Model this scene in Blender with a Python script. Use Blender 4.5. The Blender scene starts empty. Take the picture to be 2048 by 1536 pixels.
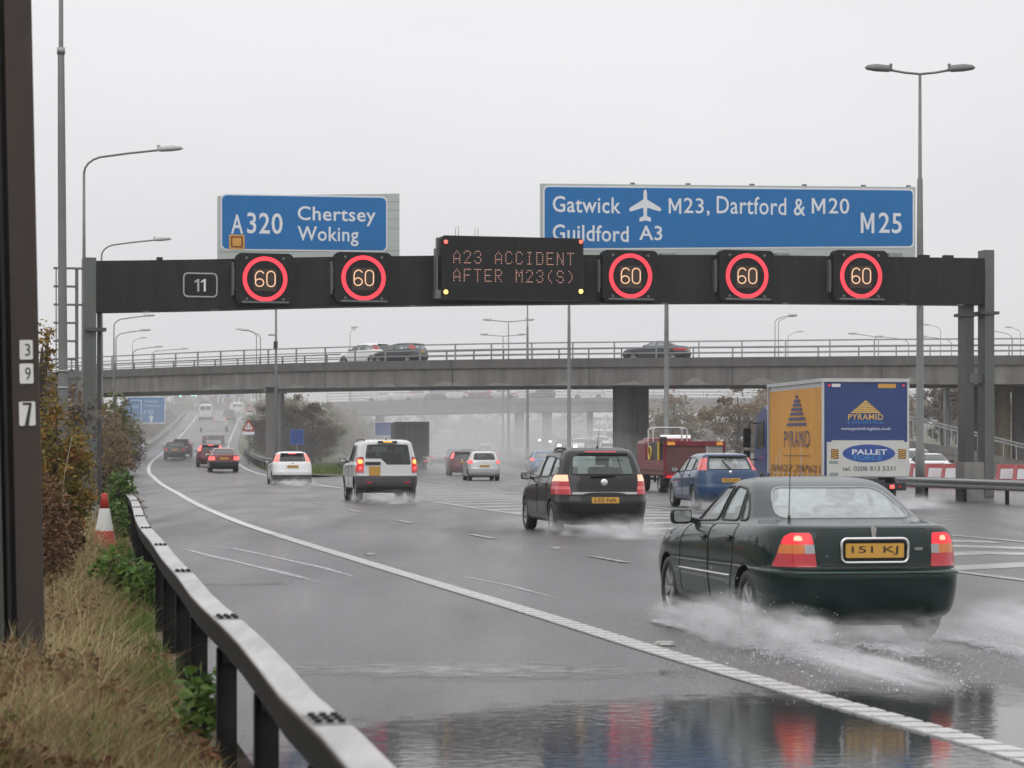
import bpy, bmesh, math, random
import numpy as np
from mathutils import Vector, Matrix, Euler

# ------------------------------------------------------------------ camera, sky, sun, exposure
scene = bpy.context.scene
FPX, HORIZON, EYE = 4800.0, 898.0, 1.6            # focal length in photo pixels, horizon row, eye height
cam_data = bpy.data.cameras.new("camera")
cam = bpy.data.objects.new("camera", cam_data)
scene.collection.objects.link(cam)
cam.location = (0, 0, EYE)
cam.rotation_euler = (math.radians(90), 0, 0)
cam_data.sensor_width = 36.0
cam_data.lens = FPX / 2048 * 36.0
cam_data.shift_y = (HORIZON - 768) / 2048
cam_data.clip_start, cam_data.clip_end = 0.5, 6000
cam_data.dof.use_dof = True
cam_data.dof.focus_distance = 46
cam_data.dof.aperture_fstop = 5.6
scene.camera = cam

world = bpy.data.worlds.new("World")
scene.world = world
world.use_nodes = True
wn, wl = world.node_tree.nodes, world.node_tree.links
wn.clear()
SUN_EL, SUN_AZ = math.radians(42), math.radians(200)
sky = wn.new("ShaderNodeTexSky"); sky.sky_type = 'NISHITA'; sky.sun_disc = False
sky.sun_elevation, sky.sun_rotation = SUN_EL, SUN_AZ
hsv = wn.new("ShaderNodeHueSaturation"); hsv.inputs["Saturation"].default_value = 0.05
wl.new(sky.outputs[0], hsv.inputs["Color"])
tco = wn.new("ShaderNodeTexCoord"); wmap = wn.new("ShaderNodeMapping")
wmap.inputs["Scale"].default_value = (1.0, 1.0, 3.2)
wl.new(tco.outputs["Generated"], wmap.inputs[0])
cl = wn.new("ShaderNodeTexNoise"); cl.inputs["Scale"].default_value = 3.0; cl.inputs["Detail"].default_value = 4
wl.new(wmap.outputs[0], cl.inputs["Vector"])
ramp = wn.new("ShaderNodeValToRGB")
ramp.color_ramp.elements[0].position = 0.25; ramp.color_ramp.elements[0].color = (7.0, 6.98, 7.2, 1)
ramp.color_ramp.elements[1].position = 0.8; ramp.color_ramp.elements[1].color = (7.95, 7.98, 8.08, 1)
wl.new(cl.outputs["Fac"], ramp.inputs[0])
mix = wn.new("ShaderNodeMixRGB"); mix.inputs[0].default_value = 0.94
wl.new(hsv.outputs[0], mix.inputs[1]); wl.new(ramp.outputs[0], mix.inputs[2])
bg = wn.new("ShaderNodeBackground"); bg.inputs["Strength"].default_value = 0.1
# an overcast sky is brighter overhead than at the horizon
sxyz = wn.new("ShaderNodeSeparateXYZ"); wl.new(tco.outputs["Generated"], sxyz.inputs[0])
zen = wn.new("ShaderNodeMapRange"); zen.inputs[1].default_value = 0.05; zen.inputs[2].default_value = 1.0
zen.inputs["To Min"].default_value = 1.0; zen.inputs["To Max"].default_value = 2.3
wl.new(sxyz.outputs[2], zen.inputs[0])
vm = wn.new("ShaderNodeVectorMath"); vm.operation = 'SCALE'
wl.new(mix.outputs[0], vm.inputs[0]); wl.new(zen.outputs[0], vm.inputs["Scale"])
wl.new(vm.outputs[0], bg.inputs[0])
wo = wn.new("ShaderNodeOutputWorld"); wl.new(bg.outputs[0], wo.inputs[0])

sun_data = bpy.data.lights.new("sun", 'SUN'); sun_data.energy = 0.5; sun_data.angle = math.radians(40)
sun_data.color = (1.0, 0.97, 0.93)
sun = bpy.data.objects.new("sun", sun_data); scene.collection.objects.link(sun)
sun.rotation_euler = (math.radians(90) - SUN_EL, 0, math.radians(180) - SUN_AZ)

scene.view_settings.view_transform = 'Standard'; scene.view_settings.look = 'None'
scene.view_settings.gamma = 1.0; scene.view_settings.exposure = 0.0; scene.view_settings.use_curve_mapping = False
scene.render.engine = 'CYCLES'
cy = scene.cycles
cy.max_bounces = 7; cy.diffuse_bounces = 3; cy.glossy_bounces = 4; cy.transmission_bounces = 4
cy.volume_bounces = 1; cy.transparent_max_bounces = 24
cy.use_denoising = True; cy.use_adaptive_sampling = True; cy.adaptive_threshold = 0.02
cy.sample_clamp_indirect = 4.0
cy.caustics_reflective = False; cy.caustics_refractive = False
cy.volume_step_rate = 0.7; cy.volume_max_steps = 128

random.seed(11)
rng = np.random.default_rng(11)
COL = scene.collection.objects
R = math.radians

# ------------------------------------------------------------------ picture geometry
def at(px, py, y):                                  # photo pixel at a known distance -> point in the place
    return Vector(((px - 1024) / FPX * y, y, EYE - (py - HORIZON) / FPX * y))

def pchip(xs, ys):
    xs, ys = np.array(xs, float), np.array(ys, float)
    h = np.diff(xs); d = np.diff(ys) / h
    m = np.zeros(len(xs)); m[0], m[-1] = d[0], d[-1]
    for i in range(1, len(xs) - 1):
        if d[i - 1] * d[i] > 0:
            w1, w2 = 2 * h[i] + h[i - 1], h[i] + 2 * h[i - 1]
            m[i] = (w1 + w2) / (w1 / d[i - 1] + w2 / d[i])
    def f(x):
        x = np.asarray(x, float)
        i = np.clip(np.searchsorted(xs, x) - 1, 0, len(xs) - 2)
        t = (x - xs[i]) / h[i]
        lo, hi = x < xs[0], x > xs[-1]
        r = (ys[i] * (1 + 2 * t) * (1 - t) ** 2 + h[i] * m[i] * t * (1 - t) ** 2
             + ys[i + 1] * t * t * (3 - 2 * t) + h[i] * m[i + 1] * t * t * (t - 1))
        r = np.where(lo, ys[0] + m[0] * (x - xs[0]), r)
        r = np.where(hi, ys[-1] + m[-1] * (x - xs[-1]), r)
        return r if r.ndim else float(r)
    return f

# left white line of the slip road, its right line, the rise of the ramp, the verge barrier and the central reserve
edge_x = pchip([3, 8, 12.4, 15.6, 19.3, 23, 27.7, 33, 41, 50, 60.5, 73, 85, 100, 120, 135, 187, 240, 324, 350, 420],
               [4.2, 3.45, 2.65, 1.90, 1.06, .28, -.75, -1.9, -3.62, -5.5, -7.5, -9.75, -11.8, -14.4, -17.85, -20.4, -27.9, -34.05, -43, -45.9, -53])
slip_w = pchip([0, 75, 105, 135, 187, 240, 324, 350, 420], [7.3, 7.3, 6.9, 6.0, 6.3, 5.7, 6.0, 6.6, 8])
ramp_z = pchip([60, 100, 135, 187, 240, 324, 350, 400, 440], [0, 0.0, .25, .75, 1.95, 5.4, 6.5, 8.0, 8.3])
verge_off = pchip([3, 6.85, 9, 12.5, 16.9, 26.5, 43, 70, 100, 190, 350, 420], [3.98, 4.05, 4.12, 4.11, 3.9, 3.55, 2.75, 1.95, 1.55, 1.65, 1.7, 1.7])
reserve_x = pchip([20, 45, 70, 79, 115, 152, 190, 233, 263, 330, 420, 700],
                  [25.6, 20.2, 15.2, 13.5, 7.5, 3.65, 1.15, -.4, -.95, -1.6, -2.0, -2.6])
def z_slip(y): return max(0.0, ramp_z(y)) if y > 100 else 0.0

# ------------------------------------------------------------------ materials
def new_mat(name):
    m = bpy.data.materials.new(name); m.use_nodes = True
    nt = m.node_tree; nt.nodes.clear()
    out = nt.nodes.new("ShaderNodeOutputMaterial")
    return m, nt, nt.nodes, nt.links, out

def mat(name, col, rough=0.5, metal=0.0, spec=0.5, coat=0.0, vary=0.12, scale=6.0, bump=0.0, bscale=40.0,
        emit=None, estr=0.0, stretch=(1, 1, 1), col2=None, trans=0.0, rvary=0.1):
    m, nt, n, l, out = new_mat(name)
    b = n.new("ShaderNodeBsdfPrincipled"); l.new(b.outputs[0], out.inputs[0])
    b.inputs["Metallic"].default_value = metal
    b.inputs["Specular IOR Level"].default_value = spec
    b.inputs["Coat Weight"].default_value = coat; b.inputs["Coat Roughness"].default_value = 0.03
    if trans: b.inputs["Transmission Weight"].default_value = trans
    tc = n.new("ShaderNodeTexCoord"); mp = n.new("ShaderNodeMapping"); mp.inputs["Scale"].default_value = stretch
    l.new(tc.outputs["Object"], mp.inputs[0])
    t = n.new("ShaderNodeTexNoise"); t.inputs["Scale"].default_value = scale; t.inputs["Detail"].default_value = 6
    t.inputs["Roughness"].default_value = 0.62
    l.new(mp.outputs[0], t.inputs["Vector"])
    cr = n.new("ShaderNodeValToRGB")
    c = Vector(col[:3]); c2 = Vector(col2) if col2 else c * (1 + vary)
    cr.color_ramp.elements[0].position = 0.3; cr.color_ramp.elements[0].color = (*(c if col2 else c * (1 - vary)), 1)
    cr.color_ramp.elements[1].position = 0.72; cr.color_ramp.elements[1].color = (*c2, 1)
    l.new(t.outputs["Fac"], cr.inputs[0]); l.new(cr.outputs[0], b.inputs["Base Color"])
    mr = n.new("ShaderNodeMapRange"); mr.inputs["To Min"].default_value = max(0.02, rough - rvary)
    mr.inputs["To Max"].default_value = min(1, rough + rvary)
    l.new(t.outputs["Fac"], mr.inputs[0]); l.new(mr.outputs[0], b.inputs["Roughness"])
    if bump:
        t2 = n.new("ShaderNodeTexNoise"); t2.inputs["Scale"].default_value = bscale; t2.inputs["Detail"].default_value = 3
        l.new(tc.outputs["Object"], t2.inputs["Vector"])
        bp = n.new("ShaderNodeBump"); bp.inputs["Strength"].default_value = bump; bp.inputs["Distance"].default_value = 0.02
        l.new(t2.outputs["Fac"], bp.inputs["Height"]); l.new(bp.outputs[0], b.inputs["Normal"])
    if emit:
        b.inputs["Emission Color"].default_value = (*emit, 1); b.inputs["Emission Strength"].default_value = estr
    return m

def glass_mat(name, tint, mist=0.12, mist_col=(.7, .76, .76)):
    """thin window glass, wet and partly misted"""
    m, nt, n, l, out = new_mat(name)
    tr = n.new("ShaderNodeBsdfTransparent"); tr.inputs[0].default_value = (*tint, 1)
    df = n.new("ShaderNodeBsdfDiffuse"); df.inputs[0].default_value = (*mist_col, 1)
    tl = n.new("ShaderNodeBsdfTranslucent"); tl.inputs[0].default_value = (*mist_col, 1)
    dm = n.new("ShaderNodeMixShader"); dm.inputs[0].default_value = 0.5
    l.new(df.outputs[0], dm.inputs[1]); l.new(tl.outputs[0], dm.inputs[2])
    tc = n.new("ShaderNodeTexCoord"); t = n.new("ShaderNodeTexNoise"); t.inputs["Scale"].default_value = 9
    t.inputs["Detail"].default_value = 5
    l.new(tc.outputs["Object"], t.inputs["Vector"])
    mr = n.new("ShaderNodeMapRange"); mr.inputs[1].default_value = .3; mr.inputs[2].default_value = .75
    mr.inputs["To Min"].default_value = mist * .8; mr.inputs["To Max"].default_value = min(1, mist * 1.2)
    l.new(t.outputs["Fac"], mr.inputs[0])
    m1 = n.new("ShaderNodeMixShader"); l.new(mr.outputs[0], m1.inputs[0])
    l.new(tr.outputs[0], m1.inputs[1]); l.new(dm.outputs[0], m1.inputs[2])
    gl = n.new("ShaderNodeBsdfGlossy"); gl.inputs["Roughness"].default_value = 0.04
    fr = n.new("ShaderNodeFresnel"); fr.inputs[0].default_value = 1.5
    geo = n.new("ShaderNodeNewGeometry"); ml = n.new("ShaderNodeMath"); ml.operation = 'MULTIPLY'
    inv = n.new("ShaderNodeMath"); inv.operation = 'SUBTRACT'; inv.inputs[0].default_value = 1.0
    l.new(geo.outputs["Backfacing"], inv.inputs[1]); l.new(fr.outputs[0], ml.inputs[0]); l.new(inv.outputs[0], ml.inputs[1])
    m2 = n.new("ShaderNodeMixShader"); l.new(ml.outputs[0], m2.inputs[0])
    l.new(m1.outputs[0], m2.inputs[1]); l.new(gl.outputs[0], m2.inputs[2]); l.new(m2.outputs[0], out.inputs[0])
    return m

def leaf_mat(name, cols, trans=0.25):
    """leaf colours spread over the leaves by a per-leaf attribute"""
    m, nt, n, l, out = new_mat(name)
    a = n.new("ShaderNodeAttribute"); a.attribute_name = "tint"
    cr = n.new("ShaderNodeValToRGB"); e = cr.color_ramp.elements
    while len(e) < len(cols): e.new(0.5)
    for i, c in enumerate(cols):
        e[i].position = i / (len(cols) - 1); e[i].color = (*c, 1)
    l.new(a.outputs["Fac"], cr.inputs[0])
    b = n.new("ShaderNodeBsdfPrincipled"); b.inputs["Roughness"].default_value = 0.55
    b.inputs["Specular IOR Level"].default_value = 0.3
    l.new(cr.outputs[0], b.inputs["Base Color"])
    t = n.new("ShaderNodeBsdfTranslucent"); l.new(cr.outputs[0], t.inputs[0])
    mx = n.new("ShaderNodeMixShader"); mx.inputs[0].default_value = trans
    l.new(b.outputs[0], mx.inputs[1]); l.new(t.outputs[0], mx.inputs[2]); l.new(mx.outputs[0], out.inputs[0])
    return m

def lamp_mat(name, col, strength):
    m, nt, n, l, out = new_mat(name)
    b = n.new("ShaderNodeBsdfPrincipled"); l.new(b.outputs[0], out.inputs[0])
    b.inputs["Base Color"].default_value = (col[0] * .5, col[1] * .5, col[2] * .5, 1); b.inputs["Roughness"].default_value = .15
    b.inputs["Emission Color"].default_value = (*col, 1); b.inputs["Emission Strength"].default_value = strength
    return m

def volume_mat(name, dens, col=(.95, .95, .96), noise=None, aniso=0.1):
    m, nt, n, l, out = new_mat(name)
    v = n.new("ShaderNodeVolumePrincipled"); l.new(v.outputs[0], out.inputs["Volume"])
    v.inputs["Color"].default_value = (*col, 1); v.inputs["Density"].default_value = dens
    v.inputs["Anisotropy"].default_value = aniso
    if noise:
        tc = n.new("ShaderNodeTexCoord"); mp = n.new("ShaderNodeMapping"); mp.inputs["Scale"].default_value = noise[1]
        l.new(tc.outputs["Object"], mp.inputs[0])
        t = n.new("ShaderNodeTexNoise"); t.inputs["Scale"].default_value = noise[0]; t.inputs["Detail"].default_value = 4
        l.new(mp.outputs[0], t.inputs["Vector"])
        r = n.new("ShaderNodeMapRange"); r.inputs[1].default_value = .36; r.inputs[2].default_value = .7
        r.inputs["To Min"].default_value = 0; r.inputs["To Max"].default_value = 2.0
        l.new(t.outputs["Fac"], r.inputs[0])
        ln = n.new("ShaderNodeVectorMath"); ln.operation = 'LENGTH'; l.new(tc.outputs["Object"], ln.inputs[0])
        f = n.new("ShaderNodeMapRange"); f.interpolation_type = 'SMOOTHSTEP'
        f.inputs[1].default_value = 1.0; f.inputs[2].default_value = 0.15
        f.inputs["To Min"].default_value = 0; f.inputs["To Max"].default_value = dens
        l.new(ln.outputs["Value"], f.inputs[0])
        mu = n.new("ShaderNodeMath"); mu.operation = 'MULTIPLY'
        l.new(r.outputs[0], mu.inputs[0]); l.new(f.outputs[0], mu.inputs[1]); l.new(mu.outputs[0], v.inputs["Density"])
    return m

# ------------------------------------------------------------------ mesh building
def tag(o, label=None, cat=None, group=None, kind=None):
    if label: o["label"] = label
    if cat: o["category"] = cat
    if group: o["group"] = group
    if kind: o["kind"] = kind
    return o

def empty(name, loc=(0, 0, 0), rz=0.0, label=None, cat=None, group=None):
    o = bpy.data.objects.new(name, None); COL.link(o)
    o.location = loc; o.rotation_euler = (0, 0, rz); o.empty_display_size = 0.2
    return tag(o, label, cat, group)

def link_mesh(name, me, mats, parent=None, loc=None):
    o = bpy.data.objects.new(name, me); COL.link(o)
    for m in (mats if isinstance(mats, (list, tuple)) else [mats]):
        if m is not None: me.materials.append(m)
    if parent: o.parent = parent
    if loc is not None: o.location = loc
    return o

class MB:
    """collects boxes, bars, tubes, prisms and lathes and links them as ONE mesh object"""
    def __init__(s): s.v, s.f, s.m, s.sm = [], [], [], []
    def add(s, vs, fs, mi=0, smooth=False):
        o = len(s.v); s.v += [tuple(v) for v in vs]
        for f in fs:
            s.f.append([i + o for i in f]); s.m.append(mi); s.sm.append(smooth)
        return s
    def box(s, c, d, mi=0, M=None, bev=0.0):
        hx, hy, hz = d[0] / 2, d[1] / 2, d[2] / 2
        if bev > 0:
            b = min(bev, hx * .9, hy * .9, hz * .9); bm = bmesh.new()
            bmesh.ops.create_cube(bm, size=1.0)
            for v in bm.verts: v.co = Vector((v.co.x * d[0], v.co.y * d[1], v.co.z * d[2]))
            bmesh.ops.bevel(bm, geom=list(bm.edges), offset=b, segments=2, profile=.6, affect='EDGES')
            vs = [v.co.copy() for v in bm.verts]; bm.verts.index_update()
            fs = [[v.index for v in f.verts] for f in bm.faces]; bm.free()
        else:
            vs = [Vector((x * hx, y * hy, z * hz)) for x in (-1, 1) for y in (-1, 1) for z in (-1, 1)]
            fs = [(0, 1, 3, 2), (4, 6, 7, 5), (0, 4, 5, 1), (2, 3, 7, 6), (0, 2, 6, 4), (1, 5, 7, 3)]
        if M is not None: vs = [M @ v for v in vs]
        return s.add([Vector(c) + v for v in vs], fs, mi, False)
    def tube(s, pts, r, n=8, mi=0, cap=True, closed=False):
        pts = [Vector(p) for p in pts]; rs = r if isinstance(r, (list, tuple)) else [r] * len(pts)
        rings, N = [], len(pts)
        prev = None
        for i, p in enumerate(pts):
            if closed: t = pts[(i + 1) % N] - pts[i - 1]
            else: t = pts[min(i + 1, N - 1)] - pts[max(i - 1, 0)]
            t = t.normalized() if t.length > 1e-9 else Vector((0, 0, 1))
            if prev is None:
                a = Vector((0, 0, 1)) if abs(t.z) < .9 else Vector((1, 0, 0))
                u = t.cross(a).normalized()
            else:
                u = prev - t * prev.dot(t)
                u = u.normalized() if u.length > 1e-6 else t.orthogonal().normalized()
            prev = u; w = t.cross(u)
            rings.append([p + (u * math.cos(2 * math.pi * k / n) + w * math.sin(2 * math.pi * k / n)) * rs[i] for k in range(n)])
        vs = [v for q in rings for v in q]; fs = []
        for i in range(N if closed else N - 1):
            j = (i + 1) % N
            for k in range(n):
                k2 = (k + 1) % n
                fs.append((i * n + k, i * n + k2, j * n + k2, j * n + k))
        if cap and not closed:
            fs.append(tuple(reversed(range(n)))); fs.append(tuple(range((N - 1) * n, N * n)))
        return s.add(vs, fs, mi, n > 4)
    def bar(s, a, b, w, h, mi=0, up=(0, 0, 1)):
        a, b = Vector(a), Vector(b); t = (b - a).normalized(); up = Vector(up)
        sd = t.cross(up)
        sd = sd.normalized() if sd.length > 1e-6 else Vector((1, 0, 0))
        u = sd.cross(t).normalized()
        vs = [p + sd * (w / 2 * i) + u * (h / 2 * j) for p in (a, b) for i, j in ((-1, -1), (1, -1), (1, 1), (-1, 1))]
        return s.add(vs, [(0, 1, 2, 3), (7, 6, 5, 4), (0, 4, 5, 1), (1, 5, 6, 2), (2, 6, 7, 3), (3, 7, 4, 0)], mi)
    def lathe(s, prof, n=24, mi=0, M=None, smooth=True, cap=True):
        vs, fs = [], []
        for r, z in prof:
            for k in range(n):
                a = 2 * math.pi * k / n; v = Vector((r * math.cos(a), r * math.sin(a), z))
                vs.append(M @ v if M is not None else v)
        for i in range(len(prof) - 1):
            for k in range(n):
                k2 = (k + 1) % n; fs.append((i * n + k, i * n + k2, (i + 1) * n + k2, (i + 1) * n + k))
        s.add(vs, fs, mi, smooth)
        o = len(s.v) - len(vs)
        for ring, rev in ((0, True), (len(prof) - 1, False)):
            if cap and prof[ring][0] > 1e-4:
                q = [o + ring * n + k for k in range(n)]
                s.f.append(q[::-1] if rev else q); s.m.append(mi); s.sm.append(False)
        return s
    def prism(s, poly, d0, d1, mi=0, M=None, smooth=False):
        """outline (u, v) extruded from d0 to d1 along the third axis: M maps (u, v, d) to the place"""
        n = len(poly); M = M or Matrix.Identity(4)
        vs = [M @ Vector((p[0], p[1], d)) for d in (d0, d1) for p in poly]
        fs = [tuple(range(n - 1, -1, -1)), tuple(range(n, 2 * n))]
        fs += [(i, (i + 1) % n, n + (i + 1) % n, n + i) for i in range(n)]
        return s.add(vs, fs, mi, smooth)
    def sweep(s, path, sect, mi=0, closed_sect=True, cap=True, smooth=False):
        """a cross-section (side, up) carried along a path of points that lies roughly level; side is to the right"""
        P = [Vector(p) for p in path]; n = len(sect); vs = []
        for i, p in enumerate(P):
            t = P[min(i + 1, len(P) - 1)] - P[max(i - 1, 0)]; t.z = 0; t.normalize()
            r = Vector((t.y, -t.x, 0))
            vs += [p + r * a + Vector((0, 0, b)) for a, b in sect]
        fs = []
        m = n if closed_sect else n - 1
        for i in range(len(P) - 1):
            for k in range(m):
                k2 = (k + 1) % n; fs.append((i * n + k, (i + 1) * n + k, (i + 1) * n + k2, i * n + k2))
        if cap and closed_sect:
            fs.append(tuple(range(n))); fs.append(tuple(range((len(P) - 1) * n, len(P) * n))[::-1])
        return s.add(vs, fs, mi, smooth)
    def mesh(s, name):
        me = bpy.data.meshes.new(name); me.from_pydata(s.v, [], s.f)
        me.polygons.foreach_set("material_index", s.m); me.polygons.foreach_set("use_smooth", s.sm)
        bm = bmesh.new(); bm.from_mesh(me); bmesh.ops.recalc_face_normals(bm, faces=bm.faces); bm.to_mesh(me); bm.free()
        me.update(); return me
    def build(s, name, mats, parent=None, loc=None):
        return link_mesh(name, s.mesh(name), mats, parent, loc)

def np_mesh(name, verts, faces, tint=None, smooth=False):
    """verts (N,3), faces (M,k) equal sized; tint per face"""
    me = bpy.data.meshes.new(name); M, k = faces.shape
    me.vertices.add(len(verts)); me.vertices.foreach_set("co", verts.astype(np.float32).ravel())
    me.loops.add(M * k); me.loops.foreach_set("vertex_index", faces.astype(np.int32).ravel())
    me.polygons.add(M); me.polygons.foreach_set("loop_start", np.arange(0, M * k, k, dtype=np.int32))
    if smooth: me.polygons.foreach_set("use_smooth", np.ones(M, bool))
    me.update(calc_edges=True)
    if tint is not None:
        a = me.attributes.new("tint", 'FLOAT', 'FACE'); a.data.foreach_set("value", tint.astype(np.float32))
    me.validate(); return me

def strip(name, ys, xl, xr, z, m, zf=None, nx=1, kind="structure"):
    ys = np.asarray(ys, float); nv = nx + 1; vs = []
    for y in ys:
        a, b = xl(y), xr(y)
        for k in range(nv):
            vs.append((a + (b - a) * k / nx, y, z + (zf(y) if zf else 0)))
    i = np.arange(len(ys) - 1)[:, None] * nv + np.arange(nx)[None]
    f = np.stack([i, i + 1, i + nv + 1, i + nv], -1).reshape(-1, 4)
    me = np_mesh(name, np.array(vs), f)
    o = link_mesh(name, me, m)
    if kind: o["kind"] = kind
    return o

def offset_path(fx, y0, y1, off, z=0.0, step=2.0, zf=None):
    n = max(2, int((y1 - y0) / step) + 1); out = []
    for y in np.linspace(y0, y1, n):
        d = (fx(y + .2) - fx(y - .2)) / .4; k = 1 / math.hypot(1, d)
        yy = y - off * d * k
        out.append(Vector((fx(y) + off * k, yy, z + (zf(y) if zf else 0))))
    return out

_font_tmp = {}
def text_geo(txt, bold=0.0, spacing=1.0):
    key = (txt, bold, spacing)
    if key not in _font_tmp:
        c = bpy.data.curves.new("lettering", 'FONT'); c.body = txt; c.offset = bold; c.space_character = spacing
        c.resolution_u = 3
        o = bpy.data.objects.new("lettering", c); COL.link(o)
        dg = bpy.context.evaluated_depsgraph_get()
        me = bpy.data.meshes.new_from_object(o.evaluated_get(dg))
        vs = [v.co.copy() for v in me.vertices]; fs = [list(p.vertices) for p in me.polygons]
        bpy.data.objects.remove(o); bpy.data.curves.remove(c); bpy.data.meshes.remove(me)
        x0, x1 = min(v.x for v in vs), max(v.x for v in vs); y0, y1 = min(v.y for v in vs), max(v.y for v in vs)
        _font_tmp[key] = ([((v.x - x0) / (x1 - x0), (v.y - y0) / (y1 - y0)) for v in vs], fs)
    return _font_tmp[key]

def put_text(mb, txt, u0, u1, v0, v1, d, M, mi=0, bold=0.0, spacing=1.0):
    """letters fitted to a box in the sign's own (u, v) plane, standing d in front of it"""
    vs, fs = text_geo(txt, bold, spacing)
    mb.add([M @ Vector((u0 + a * (u1 - u0), v0 + b * (v1 - v0), d)) for a, b in vs], fs, mi)

FONT57 = {'A': "04 0A 11 11 1F 11 11", '2': "0E 11 01 02 04 08 1F", '3': "0E 11 01 06 01 11 0E", 'C': "0E 11 10 10 10 11 0E",
          'I': "0E 04 04 04 04 04 0E", 'D': "1E 11 11 11 11 11 1E", 'E': "1F 10 10 1E 10 10 1F", 'N': "11 19 19 15 13 13 11",
          'T': "1F 04 04 04 04 04 04", 'F': "1F 10 10 1E 10 10 10", 'R': "1E 11 11 1E 14 12 11", 'M': "11 1B 15 15 11 11 11",
          '(': "02 04 08 08 08 04 02", ')': "08 04 02 02 02 04 08", 'S': "0E 11 10 0E 01 11 0E"}
def rrect(x0, x1, y0, y1, r, n=5):
    out = []
    for cx, cy_, a0 in ((x1 - r, y0 + r, -90), (x1 - r, y1 - r, 0), (x0 + r, y1 - r, 90), (x0 + r, y0 + r, 180)):
        for k in range(n + 1):
            a = R(a0 + 90 * k / n); out.append((cx + r * math.cos(a), cy_ + r * math.sin(a)))
    return out
def rpoly(pts, r=0.04, n=3):
    """round the corners of a convex outline"""
    out = []; N = len(pts)
    for i in range(N):
        rr = r[i] if isinstance(r, (list, tuple)) else r
        p, a, b = Vector(pts[i]), Vector(pts[i - 1]), Vector(pts[(i + 1) % N])
        da, db = (a - p), (b - p); q = min(rr, da.length * .45, db.length * .45)
        s, e = p + da.normalized() * q, p + db.normalized() * q
        for k in range(n + 1):
            t = k / n; out.append(tuple(s * (1 - t) ** 2 + p * 2 * t * (1 - t) + e * t * t))
    return out
SIDE = Matrix(((1, 0, 0, 0), (0, 0, -1, 0), (0, 1, 0, 0), (0, 0, 0, 1)))      # (u, v, d) -> x, height, towards the camera

# ------------------------------------------------------------------ shared materials
concrete = mat("weathered_concrete", (.098, .092, .084), .75, scale=.9, bump=.15, bscale=6, stretch=(1.3, 1.3, .22), col2=(.225, .216, .20))
concrete_dark = mat("stained_concrete", (.080, .076, .070), .75, scale=.9, bump=.15, bscale=6, stretch=(1.6, 1.6, .3), col2=(.128, .122, .113))
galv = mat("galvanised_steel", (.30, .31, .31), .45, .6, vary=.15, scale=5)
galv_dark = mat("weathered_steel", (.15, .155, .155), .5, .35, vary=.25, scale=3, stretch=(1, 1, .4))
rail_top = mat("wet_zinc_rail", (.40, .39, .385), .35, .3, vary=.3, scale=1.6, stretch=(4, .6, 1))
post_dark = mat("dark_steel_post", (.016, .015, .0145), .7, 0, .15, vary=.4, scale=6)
dark_panel = mat("dark_cladding", (.014, .0145, .016), .55, spec=.3, vary=.6, scale=1.6, stretch=(2.5, 1, .3))
matt_black = mat("matt_black", (.009, .009, .010), .6, spec=.3, vary=.2, scale=8)
blue_sign = mat("blue_sign_face", (.0015, .145, .40), .45, vary=.06, scale=1.5)
white_sign = mat("white_sign_face", (.72, .74, .76), .4, vary=.05, scale=3)
grey_panel = mat("pale_grey_panel", (.46, .49, .46), .5, vary=.08, scale=2, stretch=(1, 1, 4))
grey_line = mat("panel_seam", (.27, .29, .27), .6)
sign_back = mat("sign_back", (.16, .165, .17), .5, .3)
amber_patch = mat("amber_patch", (.62, .32, .07), .5); brown_patch = mat("brown_patch", (.18, .05, .01), .5)
white_paint = mat("road_line_paint", (.50, .50, .485), .25, vary=.16, scale=14, bump=.2, bscale=60)
faint_paint = mat("worn_road_paint", (.26, .26, .255), .25, vary=.35, scale=9, bump=.2, bscale=60)
pole_paint = mat("lamp_pole_grey", (.17, .175, .17), .5, .3, vary=.15, scale=2)
lamp_grey = mat("lamp_housing_grey", (.40, .41, .41), .45, vary=.1)
lens_dark = mat("lamp_lens", (.10, .10, .10), .2, vary=.1)

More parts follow.
